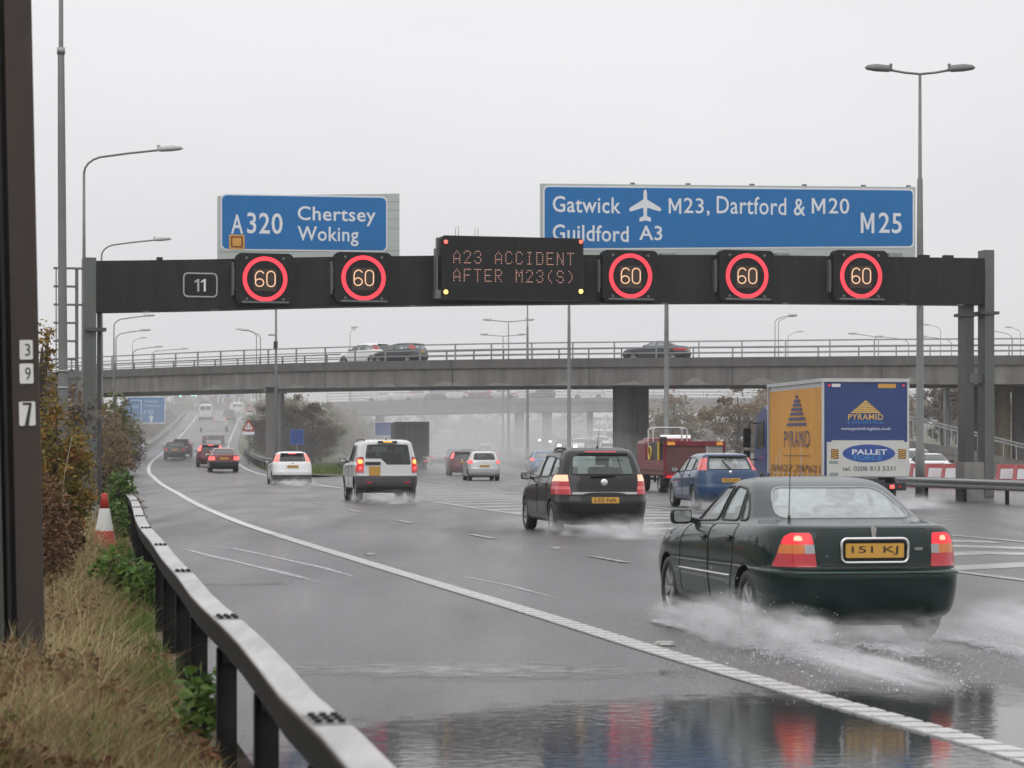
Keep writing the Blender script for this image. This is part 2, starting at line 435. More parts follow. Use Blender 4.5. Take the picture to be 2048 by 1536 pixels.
# ------------------------------------------------------------------ wet road
def road_material():
    m, nt, n, l, out = new_mat("wet_asphalt")
    b = n.new("ShaderNodeBsdfPrincipled"); l.new(b.outputs[0], out.inputs[0])
    tc = n.new("ShaderNodeTexCoord")
    def noise(scale, det, stretch=(1, 1, 1), rot=0):
        mp = n.new("ShaderNodeMapping"); mp.inputs["Scale"].default_value = stretch
        mp.inputs["Rotation"].default_value = (0, 0, rot)
        l.new(tc.outputs["Object"], mp.inputs[0])
        t = n.new("ShaderNodeTexNoise"); t.inputs["Scale"].default_value = scale; t.inputs["Detail"].default_value = det
        l.new(mp.outputs[0], t.inputs["Vector"]); return t.outputs["Fac"]
    def rng_(src, a, c, lo, hi):
        r = n.new("ShaderNodeMapRange"); r.inputs[1].default_value = a; r.inputs[2].default_value = c
        r.inputs["To Min"].default_value = lo; r.inputs["To Max"].default_value = hi; l.new(src, r.inputs[0]); return r.outputs[0]
    grain = noise(55, 3); wide = noise(.35, 5, (1.6, .35, 1), -.2); tracks = noise(1.0, 3, (1.0, .06, 1), .19)
    cr = n.new("ShaderNodeValToRGB")
    cr.color_ramp.elements[0].position = .38; cr.color_ramp.elements[0].color = (.014, .014, .0155, 1)
    cr.color_ramp.elements[1].position = .66; cr.color_ramp.elements[1].color = (.15, .147, .15, 1)
    l.new(grain, cr.inputs[0]); l.new(cr.outputs[0], b.inputs["Base Color"])
    a = n.new("ShaderNodeMath"); a.operation = 'ADD'
    l.new(rng_(wide, .3, .7, .17, .40), a.inputs[0]); l.new(rng_(tracks, .32, .68, -.11, .12), a.inputs[1])
    a2 = n.new("ShaderNodeMath"); a2.operation = 'ADD'; l.new(a.outputs[0], a2.inputs[0]); l.new(rng_(grain, .40, .62, -.12, .38), a2.inputs[1])
    l.new(a2.outputs[0], b.inputs["Roughness"])
    b.inputs["Specular IOR Level"].default_value = .5
    bp = n.new("ShaderNodeBump"); bp.inputs["Distance"].default_value = .012
    l.new(rng_(wide, .35, .65, .24, .62), bp.inputs["Strength"])
    l.new(grain, bp.inputs["Height"]); l.new(bp.outputs[0], b.inputs["Normal"])
    return m
asphalt = road_material()

def puddle_material():
    m, nt, n, l, out = new_mat("standing_water")
    b = n.new("ShaderNodeBsdfPrincipled"); b.inputs["Base Color"].default_value = (.028, .028, .028, 1)
    b.inputs["Roughness"].default_value = .075
    tc = n.new("ShaderNodeTexCoord"); mp = n.new("ShaderNodeMapping"); mp.inputs["Scale"].default_value = (1.0, 1.2, 1)
    l.new(tc.outputs["Object"], mp.inputs[0])
    t = n.new("ShaderNodeTexNoise"); t.inputs["Scale"].default_value = 5; t.inputs["Detail"].default_value = 5
    l.new(mp.outputs[0], t.inputs["Vector"])
    rp = n.new("ShaderNodeTexNoise"); rp.inputs["Scale"].default_value = 11; l.new(tc.outputs["Object"], rp.inputs["Vector"])
    bp = n.new("ShaderNodeBump"); bp.inputs["Strength"].default_value = .11; bp.inputs["Distance"].default_value = .01
    l.new(rp.outputs["Fac"], bp.inputs["Height"]); l.new(bp.outputs[0], b.inputs["Normal"])
    at_ = n.new("ShaderNodeAttribute"); at_.attribute_name = "depth"
    ad = n.new("ShaderNodeMath"); ad.operation = 'ADD'; l.new(at_.outputs["Fac"], ad.inputs[0]); l.new(t.outputs["Fac"], ad.inputs[1])
    r = n.new("ShaderNodeMapRange"); r.inputs[1].default_value = .66; r.inputs[2].default_value = 1.15; l.new(ad.outputs[0], r.inputs[0])
    tr = n.new("ShaderNodeBsdfTransparent"); mx = n.new("ShaderNodeMixShader")
    l.new(r.outputs[0], mx.inputs[0]); l.new(tr.outputs[0], mx.inputs[1]); l.new(b.outputs[0], mx.inputs[2])
    l.new(mx.outputs[0], out.inputs[0]); return m
water = puddle_material()

# ------------------------------------------------------------------ ground, carriageways, markings
soil = mat("verge_soil", (.060, .045, .028), .9, vary=.4, scale=1.5, bump=.6, bscale=9, col2=(.085, .080, .035))
turf = mat("rough_turf", (.050, .062, .022), .85, vary=.3, scale=.8, bump=.6, bscale=9, col2=(.10, .085, .04))
gm = np.array([(-2500, -40, -.09), (2500, -40, -.09), (2500, 4200, -.09), (-2500, 4200, -.09)], float)
tag(link_mesh("ground", np_mesh("ground", gm, np.array([[0, 1, 2, 3]])), soil), kind="structure")
main_x = lambda y: reserve_x(y) - 12.2
left_kerb = lambda y: edge_x(y) - verge_off(y) + (.10 if y < 97 else -.25)
def road_left(y):
    t = min(1, max(0, (y - 100) / 45)); t = t * t * (3 - 2 * t)
    return left_kerb(y) * (1 - t) + (main_x(y) - 2.2) * t
ysr = np.concatenate([np.arange(4, 60, 1.0), np.arange(60, 200, 3), np.arange(200, 640, 10)])
strip("road", ysr, road_left, lambda y: reserve_x(y) + 22, 0.0, asphalt, nx=6)
ysm = np.concatenate([np.arange(99, 200, 3), np.arange(200, 441, 6)])
opp_z = lambda y: max(0, (y - 112)) * .0095
strip("far_carriageway", np.arange(100, 520, 6), lambda y: reserve_x(y) + 1.0, lambda y: reserve_x(y) + 19, .012, asphalt, zf=opp_z, nx=3)
strip("slip_road", ysm, left_kerb, lambda y: edge_x(y) + slip_w(y) + .9, .008, asphalt, zf=z_slip, nx=3)
strip("road_marking", np.concatenate([np.arange(44.9, 60, 1), np.arange(60, 430, 3)]), lambda y: edge_x(y) - .11, lambda y: edge_x(y) + .11, .013, white_paint, zf=z_slip)
# the near part of the edge line carries raised ribs
rb = MB()
for k in range(int((45 - 4) / .27)):
    y = 4 + k * .27; d = edge_x(y + .05) - edge_x(y)
    rb.add([(edge_x(yy) + sx, yy, zz) for zz in (.005, .016) for yy, sx in ((y, -.11), (y, .11), (y + .19, .11), (y + .19, -.11))],
           [(4, 5, 6, 7), (0, 1, 5, 4), (1, 2, 6, 5), (2, 3, 7, 6), (3, 0, 4, 7)])
    rb.add([(edge_x(yy) + sx, yy, .006) for yy, sx in ((y + .19, -.11), (y + .19, .11), (y + .27, .11), (y + .27, -.11))], [(0, 1, 2, 3)], 1)
tag(rb.build("road_marking", [white_paint, faint_paint]), kind="structure")
strip("road_marking", np.arange(76, 430, 3), lambda y: edge_x(y) + slip_w(y) - .1, lambda y: edge_x(y) + slip_w(y) + .1, .013, white_paint, zf=z_slip)
# broken lane line of the slip road
dl = MB(); y = 15.6
while y < 330:
    n = 3
    for k in range(n):
        a, b = y + 2.1 * k / n, y + 2.1 * (k + 1) / n
        o = lambda q: edge_x(q) + slip_w(q) / 2
        dl.add([(o(a) - .07, a, .013 + z_slip(a)), (o(a) + .07, a, .013 + z_slip(a)), (o(b) + .07, b, .013 + z_slip(b)), (o(b) - .07, b, .013 + z_slip(b))], [(0, 1, 2, 3)])
    y += 9.0
for off in (3.7, 7.4):
    y = 26.0
    while y < 420:
        a, b = y, y + 2.6
        dl.add([(main_x(a) + off - .07, a, .005), (main_x(a) + off + .07, a, .005), (main_x(b) + off + .07, b, .005), (main_x(b) + off - .07, b, .005)], [(0, 1, 2, 3)])
        y += 9.0
tag(dl.build("road_marking", faint_paint), kind="structure")
# hatched nose between slip road and motorway
ht = MB(); gl = lambda y: edge_x(y) + slip_w(y) + .25; gr = lambda y: main_x(y) - .2
y = 24.0
while y < 128:
    w = gr(y) - gl(y)
    if w > .7:
        m_ = (gl(y) + gr(y)) / 2; sk = w * .42
        for x0, x1, s0, s1 in ((gl(y), m_, sk, 0), (m_, gr(y), 0, sk)):
            ht.add([(x0, y - s0, .005), (x1, y - s1, .005), (x1, y - s1 + 1.15, .005), (x0, y - s0 + 1.15, .005)], [(0, 1, 2, 3)])
    y += 3.1
hatch_paint = mat("worn_hatch_paint", (.42, .42, .41), .25, scale=1.2, col2=(.20, .20, .20), rvary=.1)
tag(ht.build("road_marking", hatch_paint), kind="structure")
strip("road_marking", np.arange(20, 130, 2), lambda y: main_x(y) - .12, lambda y: main_x(y) + .12, .009, faint_paint)
strip("road_marking", np.arange(20, 76, 2), lambda y: edge_x(y) + slip_w(y) - .1, lambda y: edge_x(y) + slip_w(y) + .1, .009, faint_paint)
strip("road_marking", np.arange(130, 420, 6), lambda y: main_x(y) - .1, lambda y: main_x(y) + .1, .005, white_paint)

# standing water at the near hard shoulder
def puddle(name, cx, cy_, rx, ry, rot, z, nx=40, soft=1.0):
    vs, dp = [], []
    for j in range(nx + 1):
        for i in range(nx + 1):
            u, v = i / nx * 2 - 1, j / nx * 2 - 1
            x, y = cx + rx * (u * math.cos(rot) - v * math.sin(rot) * ry / rx), cy_ + rx * u * math.sin(rot) + ry * v * math.cos(rot)
            vs.append((x, y, z)); dp.append(max(0, 1 - math.hypot(u, v) ** 2) * soft)
    i = np.arange(nx)[:, None] * (nx + 1) + np.arange(nx)[None]
    me = np_mesh(name, np.array(vs), np.stack([i, i + 1, i + nx + 2, i + nx + 1], -1).reshape(-1, 4))
    a = me.attributes.new("depth", 'FLOAT', 'POINT'); a.data.foreach_set("value", np.array(dp, np.float32))
    return tag(link_mesh(name, me, water), kind="structure")
puddle("puddle", 2.2, 12.0, 3.9, 4.1, 0.0, .0045, soft=1.35)
puddle("puddle", -.3, 17.3, 1.9, .9, -.1, .0042, soft=.55)
puddle("puddle", 3.5, 15.2, 2.6, 1.5, -.15, .0043, soft=.6)
puddle("puddle", -3.35, 28.5, 1.0, .5, -.1, .0042, soft=.5)
# sides of the ramp and the wedge of land between ramp and motorway
strip("ramp_embankment", np.arange(101, 440, 6), lambda y: left_kerb(y) - 9, lambda y: left_kerb(y) + .05, -.02, turf, zf=lambda y: 0, nx=1)
bk = MB(); ysb = list(np.arange(104, 441, 6))
bk.add([p for y in ysb for p in ((left_kerb(y) - 11 - z_slip(y), y, -.05), (left_kerb(y), y, z_slip(y) - .01))], [(2 * i, 2 * i + 1, 2 * i + 3, 2 * i + 2) for i in range(len(ysb) - 1)])
tag(bk.build("ramp_embankment", turf), kind="structure")
def wedge_pts(y):
    a = edge_x(y) + slip_w(y) + .85; b = main_x(y) - 2.0
    return a, b
bk = MB(); ysb = list(np.arange(140, 441, 6)); nr = 8
for y in ysb:
    a, b = wedge_pts(y); z = z_slip(y)
    for k in range(nr + 1):
        t = k / nr
        hump = 1.0 * math.sin(math.pi * t) * min(1, max(0, (y - 165) / 50))
        bk.v.append((a + (b - a) * t, y, z * (1 - t) ** 1.3 - .01 + hump))
for i in range(len(ysb) - 1):
    for k in range(nr):
        q = i * (nr + 1) + k
        bk.f.append([q, q + 1, q + nr + 2, q + nr + 1]); bk.m.append(0); bk.sm.append(True)
tag(bk.build("embankment", turf), kind="structure")
# land that rises to the right of the far carriageway, and the far left bank
def bank(name, x0, x1, y0, y1, h0, h1, m=turf):
    b = MB(); n = 16
    for j in range(n + 1):
        y = y0 + (y1 - y0) * j / n
        for i in range(9):
            t = i / 8
            b.v.append((x0(y) + (x1(y) - x0(y)) * t, y, -.05 + h0 * 0 + h1 * (t * t * (3 - 2 * t)) + .25 * math.sin(y * .21 + t * 5) * t))
    for j in range(n):
        for i in range(8):
            q = j * 9 + i; b.f.append([q, q + 1, q + 10, q + 9]); b.m.append(0); b.sm.append(True)
    return tag(b.build(name, m), kind="structure")
bank("embankment", lambda y: reserve_x(y) + 17, lambda y: reserve_x(y) + 75, 165, 420, 0, 5.5)
bank("embankment", lambda y: left_kerb(y) - 14, lambda y: left_kerb(y) - 60, 95, 440, 0, 5.0)

# road studs
stud_m = [mat("stud_body", (.35, .34, .31), .5), mat("stud_lens", (.7, .7, .7), .1)]
for px, py, lab in ((1330, 1291, "road stud beside the ribbed edge line nearest the camera"), (741, 1110, "road stud just inside the white edge line farther up the slip road"),
                    (1112, 1098, "road stud on the lane line left of the dark green saloon")):
    p = at(px, py, EYE * FPX / (py - HORIZON)); y = p.y
    b = MB(); b.prism([(-.09, 0), (.09, 0), (.065, .028), (-.065, .028)], -.07, .07, M=SIDE)
    s = empty("road_stud", (p.x, y, .004), label=lab, cat="road stud", group="road studs")
    b.build("stud_body", stud_m[0], s); l_ = MB(); l_.box((0, -.0715, .014), (.09, .004, .014)); l_.build("reflector", stud_m[1], s)

# ------------------------------------------------------------------ crash barriers
def left_rail(y0, y1, z, step):
    return [Vector((edge_x(y) - verge_off(y), y, z + z_slip(y))) for y in np.arange(y0, y1 + .01, step)]
br = empty("crash_barrier", (left_rail(5, 5, 0, 1)[0]), label="near box-beam crash barrier with bolted joints on its pale top, curving along the verge", cat="crash barrier", group="crash barriers")
off0 = br.location.copy()
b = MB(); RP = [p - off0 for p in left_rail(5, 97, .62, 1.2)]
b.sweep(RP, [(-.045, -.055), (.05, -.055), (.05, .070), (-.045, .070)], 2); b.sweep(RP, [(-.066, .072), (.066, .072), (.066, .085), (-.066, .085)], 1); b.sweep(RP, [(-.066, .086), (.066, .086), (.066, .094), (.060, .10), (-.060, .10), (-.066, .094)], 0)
b.build("rail", [rail_top, mat("shaded_rail_side", (.05, .043, .038), .65, 0, .2, vary=.3, scale=3), post_dark], br)  # rail side and web coloured dark to stand for shade below the top
BOLT = []
for k in range(20):
    y = 7.8 + 4.73 * k
    if y > 96: break
    p = left_rail(y, y, .7215, 1)[0] - off0; t = (left_rail(y + .3, y + .3, .72, 1)[0] - off0 - p).normalized(); r_ = Vector((t.y, -t.x, 0))
    bm_ = []
    for i in (-1, 0, 1):
        for j in (-1, 0, 1):
            c = p + t * (i * .095) + r_ * (j * .038)
            bm_.append(c)
    q = p - Vector((0, 0, .0015))
    jo = MB(); jo.bar(q - t * .16, q + t * .16, .124, .004); jo = jo.build("joint_plate", galv_dark, br); 
    for c in bm_:
        if not BOLT:
            b = MB(); b.tube([(0, 0, 0), (0, 0, .013)], .0135, 6); BOLT.append(b.mesh("bolt")); BOLT[0].materials.append(matt_black)
        ob = bpy.data.objects.new("bolt", BOLT[0]); COL.link(ob); ob.parent = jo; ob.location = c
k = 0
for y in np.arange(5.6, 96, 2.37):
    p = left_rail(y, y, 0, 1)[0] - off0; t = (left_rail(y + .3, y + .3, 0, 1)[0] - off0 - p).normalized(); r_ = Vector((t.y, -t.x, 0))
    b = MB(); c = p + r_ * .012
    b.bar(c + Vector((0, 0, -.09)), c + Vector((0, 0, .55)), .11, .006, up=t)
    b.bar(c + t * .029 + r_ * .052 + Vector((0, 0, -.09)), c + t * .029 + r_ * .052 + Vector((0, 0, .55)), .006, .052, up=t)
    b.bar(c - t * .029 - r_ * .052 + Vector((0, 0, -.09)), c - t * .029 - r_ * .052 + Vector((0, 0, .55)), .006, .052, up=t)
    b.bar(c + r_ * .02 + Vector((0, 0, .47)), c + r_ * .02 + Vector((0, 0, .525)), .09, .09, up=t)
    b.build("post", post_dark, br)

WSEC = [(-.02, .155), (.012, .15), (.06, .10), (.06, .055), (.004, .015), (.004, -.015), (.06, -.055), (.06, -.10), (.012, -.15), (-.02, -.155)]
def wbeam(name, path_fn, y0, y1, zr, label, step=3.0, post=3.2, side=1, mats=None, group="crash barriers", double=False, ph=.62):
    mats = mats or (galv, galv_dark)
    o = empty(name, path_fn(y0), label=label, cat="crash barrier", group=group); o0 = o.location.copy()
    P = [path_fn(y) - o0 for y in np.arange(y0, y1 + .01, step)]
    for sd in ((1, -1) if double else (side,)):
        sec = [(sd * (a + (.16 if double else .02)), c + zr) for a, c in WSEC]
        sec += [(s_ - sd * .004, c) for s_, c in reversed(sec)]
        b = MB(); b.sweep(P, sec, 0); b.build("rail", mats[0], o)
    for y in np.arange(y0, y1, post):
        p = path_fn(y) - o0; b = MB()
        b.box((p.x, p.y, p.z + ph / 2 - .06), (.11, .06, ph + .12))
        if double: b.box((p.x, p.y, p.z + zr), (.32, .05, .1))
        b.build("post", mats[1], o)
    return o
wbeam("crash_barrier", lambda y: Vector((edge_x(y) - verge_off(y), y, z_slip(y))), 98, 350, .60,
      "corrugated crash barrier climbing along the left side of the ramp", step=4, post=4.2)
wbeam("crash_barrier", lambda y: Vector((edge_x(y) + slip_w(y) + 1.1 + max(0, (148 - y)) * .045, y, z_slip(y))), 128, 205, .58,
      "dark crash barrier at the nose beside the white hatchback", step=3, post=4, side=-1, mats=(galv_dark, post_dark))
wbeam("crash_barrier", lambda y: Vector((reserve_x(y) - .2 - max(0, min(.8, (100 - y) * .04)), y, 0)), 47, 330, .55,
      "double-sided crash barrier of the central reservation on the right", step=3, post=3.2, double=True, mats=(galv, post_dark))
wbeam("crash_barrier", lambda y: Vector((main_x(y) - 2.4, y, 0)), 150, 320, .58,
      "low barrier along the far grass verge of the motorway", step=6, post=8, mats=(galv_dark, post_dark))

# ------------------------------------------------------------------ gantry across the slip road and motorway
GL, GR = Vector((-11.85, 67.0, 0)), Vector((14.6, 74.0, 0))
GT = (GR - GL).normalized(); GANG = math.atan2(GT.y, GT.x); GN = Vector((GT.y, -GT.x, 0))    # GN points to the camera
gz = pchip([0, 3.0, 7, 14.6, 20, 27.4], [5.40, 5.50, 5.66, 5.87, 5.97, 6.03])                  # underside along the beam
GH = 1.425
def gant(px, py, front=0.0):
    """photo pixel -> (distance along the beam, height) on a plane standing front in front of it"""
    o = GL + GN * front; k = (px - 1024) / FPX
    s = (k * o.y - o.x) / (GT.x - k * GT.y); y = o.y + GT.y * s
    return s, EYE - (py - HORIZON) / FPX * y
gn = empty("gantry", GL, GANG, "dark steel sign gantry spanning the slip road and motorway", "gantry")
GW = 27.35
b = MB(); ns = 24; sect = []
for i in range(ns + 1):
    x = .22 + (GW - .44) * i / ns; z = gz(x)
    b.v += [(x, -.42, z), (x, -.42, z + GH - .16), (x, -.36, z + GH - .15), (x, -.36, z + GH), (x, .45, z + GH), (x, .45, z)]
for i in range(ns):
    for k in range(6):
        k2 = (k + 1) % 6; b.f.append([i * 6 + k, (i + 1) * 6 + k, (i + 1) * 6 + k2, i * 6 + k2]); b.m.append(0); b.sm.append(False)
b.f += [list(range(6)), list(range(ns * 6, ns * 6 + 6))]; b.m += [0, 0]; b.sm += [False, False]
b.build("beam", dark_panel, gn)
b = MB()
for i in range(1, 19):
    x = .22 + (GW - .44) * i / 19; b.box((x, -.4215, gz(x) + .62), (.012, .003, 1.24))
b.build("seam", matt_black, gn)
for i in range(14):
    b = MB(); x = 1.6 + i * 1.9; b.box((x, -.40, gz(x) - .02), (.2, .1, .04)); b.build("drip_tray", galv_dark, gn)
for x in (2.0, 25.3, 26.1):
    b = MB(); b.box((x, 0, gz(x) + GH + .05), (.16 if x < 5 else .3, .2, .1)); b.build("cable_box", dark_panel, gn)
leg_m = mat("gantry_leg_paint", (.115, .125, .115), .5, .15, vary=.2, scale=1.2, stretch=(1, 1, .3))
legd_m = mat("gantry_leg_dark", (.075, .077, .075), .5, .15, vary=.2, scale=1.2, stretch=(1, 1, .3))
b = MB(); b.box((.03, -.1, 3.46), (.36, .55, 6.92)); b.build("post", leg_m, gn)
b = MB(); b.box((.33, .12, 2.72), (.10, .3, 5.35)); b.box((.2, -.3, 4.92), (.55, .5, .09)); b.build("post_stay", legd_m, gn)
b = MB(); b.box((27.33, -.1, 3.92), (.31, .5, 7.58)); b.build("post", leg_m, gn)
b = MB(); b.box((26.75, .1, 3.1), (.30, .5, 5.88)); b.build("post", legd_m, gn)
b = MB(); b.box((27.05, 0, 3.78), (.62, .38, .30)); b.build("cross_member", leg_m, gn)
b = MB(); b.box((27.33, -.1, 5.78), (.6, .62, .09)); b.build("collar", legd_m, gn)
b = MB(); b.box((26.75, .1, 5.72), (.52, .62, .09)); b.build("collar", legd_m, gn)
b = MB(); b.box((27.0, 0, .60), (1.0, .62, 1.2)); b.build("plinth", mat("pale_plinth", (.22, .215, .20), .8, vary=.2, scale=1.5), gn)
# access ladder at the left post
ld = MB()
xa, xb = gant(111, 600)[0], gant(152, 600)[0]
for x, z0, z1 in ((xa, 1.2, 6.62), (xb, .5, 6.62)):
    ld.box((x, -.25, (z0 + z1) / 2), (.09 if x == xb else .03, .05, z1 - z0))
for k in range(12):
    z = gant(130, 538)[1] - k * .505
    ld.box(((xa - .05 + xb) / 2 + (.18 if k in (0, 2) else 0), -.28, z), (xb - xa + .1 + (.36 if k in (0, 2) else 0), .05, .06))
ld.build("ladder", galv_dark, gn)

def on_gantry(name, px, py, front, label, cat, group=None):
    s, z = gant(px, py, front); p = GL + GT * s + GN * front
    return empty(name, (p.x, p.y, z), GANG, label, cat, group), (s, z)
def uv(px, py, front, base):
    s, z = gant(px, py, front); return s - base[0], z - base[1]

# junction number plate
o, bs = on_gantry("junction_plate", 400, 570, .445, "small black junction plate numbered 11 with white outline on the gantry", "sign")
u0, v0 = uv(366, 594, .445, bs); u1, v1 = uv(435, 546, .445, bs)
b = MB(); b.prism(rrect(u0, u1, v0, v1, .13), -.02, .012, M=SIDE); b.build("plate", matt_black, o)
b = MB(); outer, inner = rrect(u0, u1, v0, v1, .13), rrect(u0 + .038, u1 - .038, v0 + .038, v1 - .038, .10)
n = len(outer); b.add([SIDE @ Vector((p[0], p[1], .015)) for p in outer + inner], [(i, (i + 1) % n, n + (i + 1) % n, n + i) for i in range(n)])
for x_ in (389, 402):
    a = uv(x_, 583, .445, bs); c = uv(x_ + 9.5, 558, .445, bs); w_, h_ = c[0] - a[0], c[1] - a[1]
    b.add([SIDE @ Vector((a[0] + u * w_, a[1] + v * h_, .015)) for u, v in ((.55, 0), (1, 0), (1, 1), (.62, 1), (.55, .80), (0, .68), (0, .84), (.3, .9))], [(0, 1, 2, 3, 4), (4, 5, 6, 7), (4, 7, 3)]); b.build("lettering", white_sign, o)

# the five 60 signals
ring_m = lamp_mat("red_ring_lit", (1.0, .050, .075), 1.05)
digit_m = lamp_mat("warm_fibre_digits", (1.0, .60, .36), .85)
brown_lit = mat("signal_pixel_field", (.045, .028, .018), .5)
def signal(px, py, rpx, lab):
    fr = .75
    o, bs = on_gantry("speed_signal", px, py, fr, lab, "speed signal", "lane speed signals showing 60")
    s = bs[0]; y = (GL + GT * s + GN * fr).y; m = y / FPX
    w, h = 58 * m, 52 * m
    b = MB(); pts = rrect(-w, w, -h * .96, h * .99, .16)
    b.prism(pts, -.34, 0, M=SIDE); b.build("housing", matt_black, o)
    b = MB(); b.prism(rrect(-w * .82, w * .82, -h * .93, -h * .86, .02), 0, .12, M=SIDE)
    b.box((-w - .07, .22, 0), (.05, .2, h * 1.25)); b.box((-w - .03, .24, 0), (.1, .1, h * .9)); b.build("bracket", galv_dark, o)
    r1, r0 = rpx * m, (rpx - 8.2) * m
    b = MB(); n = 56
    for r_, z_ in ((r0, .006), (r0, .02), (r1, .02), (r1, .006)):
        b.v += [tuple(SIDE @ Vector((r_ * math.cos(2 * math.pi * k / n), r_ * math.sin(2 * math.pi * k / n), z_))) for k in range(n)]
    for i in range(3):
        for k in range(n):
            k2 = (k + 1) % n; b.f.append([i * n + k, i * n + k2, (i + 1) * n + k2, (i + 1) * n + k]); b.m.append(0); b.sm.append(False)
    b.build("ring", ring_m, o)
    b = MB(); b.prism(rrect(-23 * m, 23 * m, -24 * m, 20 * m, .01), .002, .006, M=SIDE); b.build("pixel_field", brown_lit, o)
    b = MB(); g = lambda u, v: SIDE @ Vector((u * m, v * m, .012))
    cw = lambda cx, cy_, rx, ry, a0, a1, q=12: [g(cx + rx * math.cos(R(a0 + (a1 - a0) * k / q)), cy_ + ry * math.sin(R(a0 + (a1 - a0) * k / q))) for k in range(q + 1)]
    b.tube(cw(-11, -7.5, 8.3, 7.5, 0, 360, 20), 1.15 * m, 5, closed=False)
    b.tube(cw(-10, 4, 9.3, 11.5, 35, 180, 10) + [g(-19.3, -7)], 1.15 * m, 5)
    b.tube(cw(12, 7.5, 8.3, 8, 0, 180) + cw(12, -7, 8.3, 8, 180, 360) + [g(20.3, 7.5)], 1.15 * m, 5)
    b.build("digits", digit_m, o)
    for i in (-1, 1):
        for j in (-1, 1):
            b = MB(); b.lathe([(.001, .0), (3.4 * m, .0), (3.2 * m, .03), (2.6 * m, .034), (.001, .034)], 12, M=Matrix.Translation((i * 37 * m, 0, j * 41 * m)) @ Matrix.Rotation(R(90), 4, 'X'))
            b.build("corner_lamp", lens_dark, o)
for px, py, lab in ((530, 558, "red-ringed 60 signal over the leftmost lane, beside the junction 11 plate"),
                    (727, 556, "red-ringed 60 signal below the right end of the Chertsey sign"),
                    (1261, 552, "red-ringed 60 signal just right of the message board"),
                    (1494, 552, "red-ringed 60 signal in the middle below the Gatwick sign"),
                    (1722, 552, "red-ringed 60 signal nearest the right gantry legs")):
    signal(px, py, 45, lab)

# message board
FR = 1.15
o, bs = on_gantry("message_board", 1025, 537, FR, "black electronic message board reading A23 ACCIDENT AFTER M23(S) on the gantry", "message sign")
u0, v0 = uv(884, 597, FR, bs); u1, v1 = uv(1167, 477, FR, bs)
b = MB(); b.prism(rrect(u0, u1, v0, v1, .09), -.62, 0, M=SIDE); b.build("housing", dark_panel, o)
b = MB(); b.prism(rrect(u0 + .06, u1 - .06, v0 + .06, v1 - .06, .06), .001, .008, M=SIDE); b.build("screen", matt_black, o)
led = lamp_mat("message_pixels", (.95, .50, .38), .55); db = MB()
def dots(txt, px0, px1, py0, py1):
    a = uv(px0, py1, FR, bs); c = uv(px1, py0, FR, bs); nch = len(txt); pit = (c[0] - a[0]) / (nch * 7 - 2)
    for i, ch in enumerate(txt):
        if ch == ' ': continue
        for r_, row in enumerate(FONT57[ch].split()):
            for q in range(5):
                if int(row, 16) >> (4 - q) & 1:
                    u = a[0] + (i * 7 + q + .5) * pit; v = c[1] - (r_ + .5) * (c[1] - a[1]) / 7
                    db.add([SIDE @ Vector((u + .0145 * math.cos(R(60 * k)), v + .0145 * math.sin(R(60 * k)), .011)) for k in range(6)], [tuple(range(6))])
dots("A23 ACCIDENT", 906, 1148, 505, 527); dots("AFTER M23(S)", 906, 1148, 541, 563)
db.build("pixel_text", led, o)
red_l, amb_l = lamp_mat("red_beacon_lit", (1.0, .16, .10), 1.3), lamp_mat("amber_beacon_lit", (1.0, .62, .10), 4.5)
for px, py, m_ in ((891, 484, red_l), (1161, 484, red_l), (891, 584, amb_l), (1161, 583, amb_l)):
    q = uv(px, py, FR, bs); b = MB()
    b.lathe([(.085, 0), (.085, .03), (.07, .045)], 16, M=Matrix.Translation((q[0], 0, q[1])) @ Matrix.Rotation(R(90), 4, 'X'), mi=0)
    b.lathe([(.001, .05), (.062, .05), (.062, .02)], 16, M=Matrix.Translation((q[0], 0, q[1])) @ Matrix.Rotation(R(90), 4, 'X'), mi=1)
    b.build("beacon_lamp", [matt_black, m_], o)
b = MB()
b.box((u0 - .1, .35, (v0 + v1) / 2 - .12), (.06, .3, 1.35)); b.box((u0 - .1, .2, v0 + .13), (.16, .3, .24)); b.box((u0 - .07, .3, v1 - .3), (.05, .2, .5))
b.build("side_bracket", galv_dark, o)
b = MB()
for px in (916, 955):
    a = uv(px, 477, FR, bs)
    b.tube([(a[0], .3, v1), (a[0], .3, v1 + .24), (a[0] + .09, .3, v1 + .30), (a[0] + .09, .3, v1)], .008, 5)
b.build("lifting_loop", galv, o)

# direction signs behind the beam
FS = -.62
o, bs = on_gantry("direction_sign", 617, 455, FS, "blue A320 Chertsey Woking direction sign on a pale grey panel above the gantry", "direction sign", "direction signs above the gantry")
Q = lambda px, py: uv(px, py, FS, bs)
def quad_prism(b, pts, d0, d1, mi=0): b.prism(pts, d0, d1, mi, M=SIDE)
b = MB(); quad_prism(b, [Q(435, 560), Q(799, 560), Q(799, 387), Q(435, 392)], -.07, 0); b.build("panel", grey_panel, o)
b = MB()
for py in (403, 420, 438, 457):
    a, c = Q(774, py), Q(799, py); b.box(((a[0] + c[0]) / 2, -.001, a[1]), (c[0] - a[0], .004, .014))
a, c = Q(436, 504.5), Q(799, 501.5)
b.prism([(a[0], a[1] - .01), (c[0], c[1] - .01), (c[0], c[1] + .01), (a[0], a[1] + .01)], 0, .003, M=SIDE); b.build("panel_seam", grey_line, o)
b = MB(); a, c = Q(441.5, 500), Q(774.5, 393.5)
def skew(pts, k): return [(u, v + k * u) for u, v in pts]
b.prism(skew(rrect(a[0], c[0], a[1] + .02, c[1] - .02, .16), .010), .001, .012, M=SIDE); b.build("sign_border", white_sign, o)
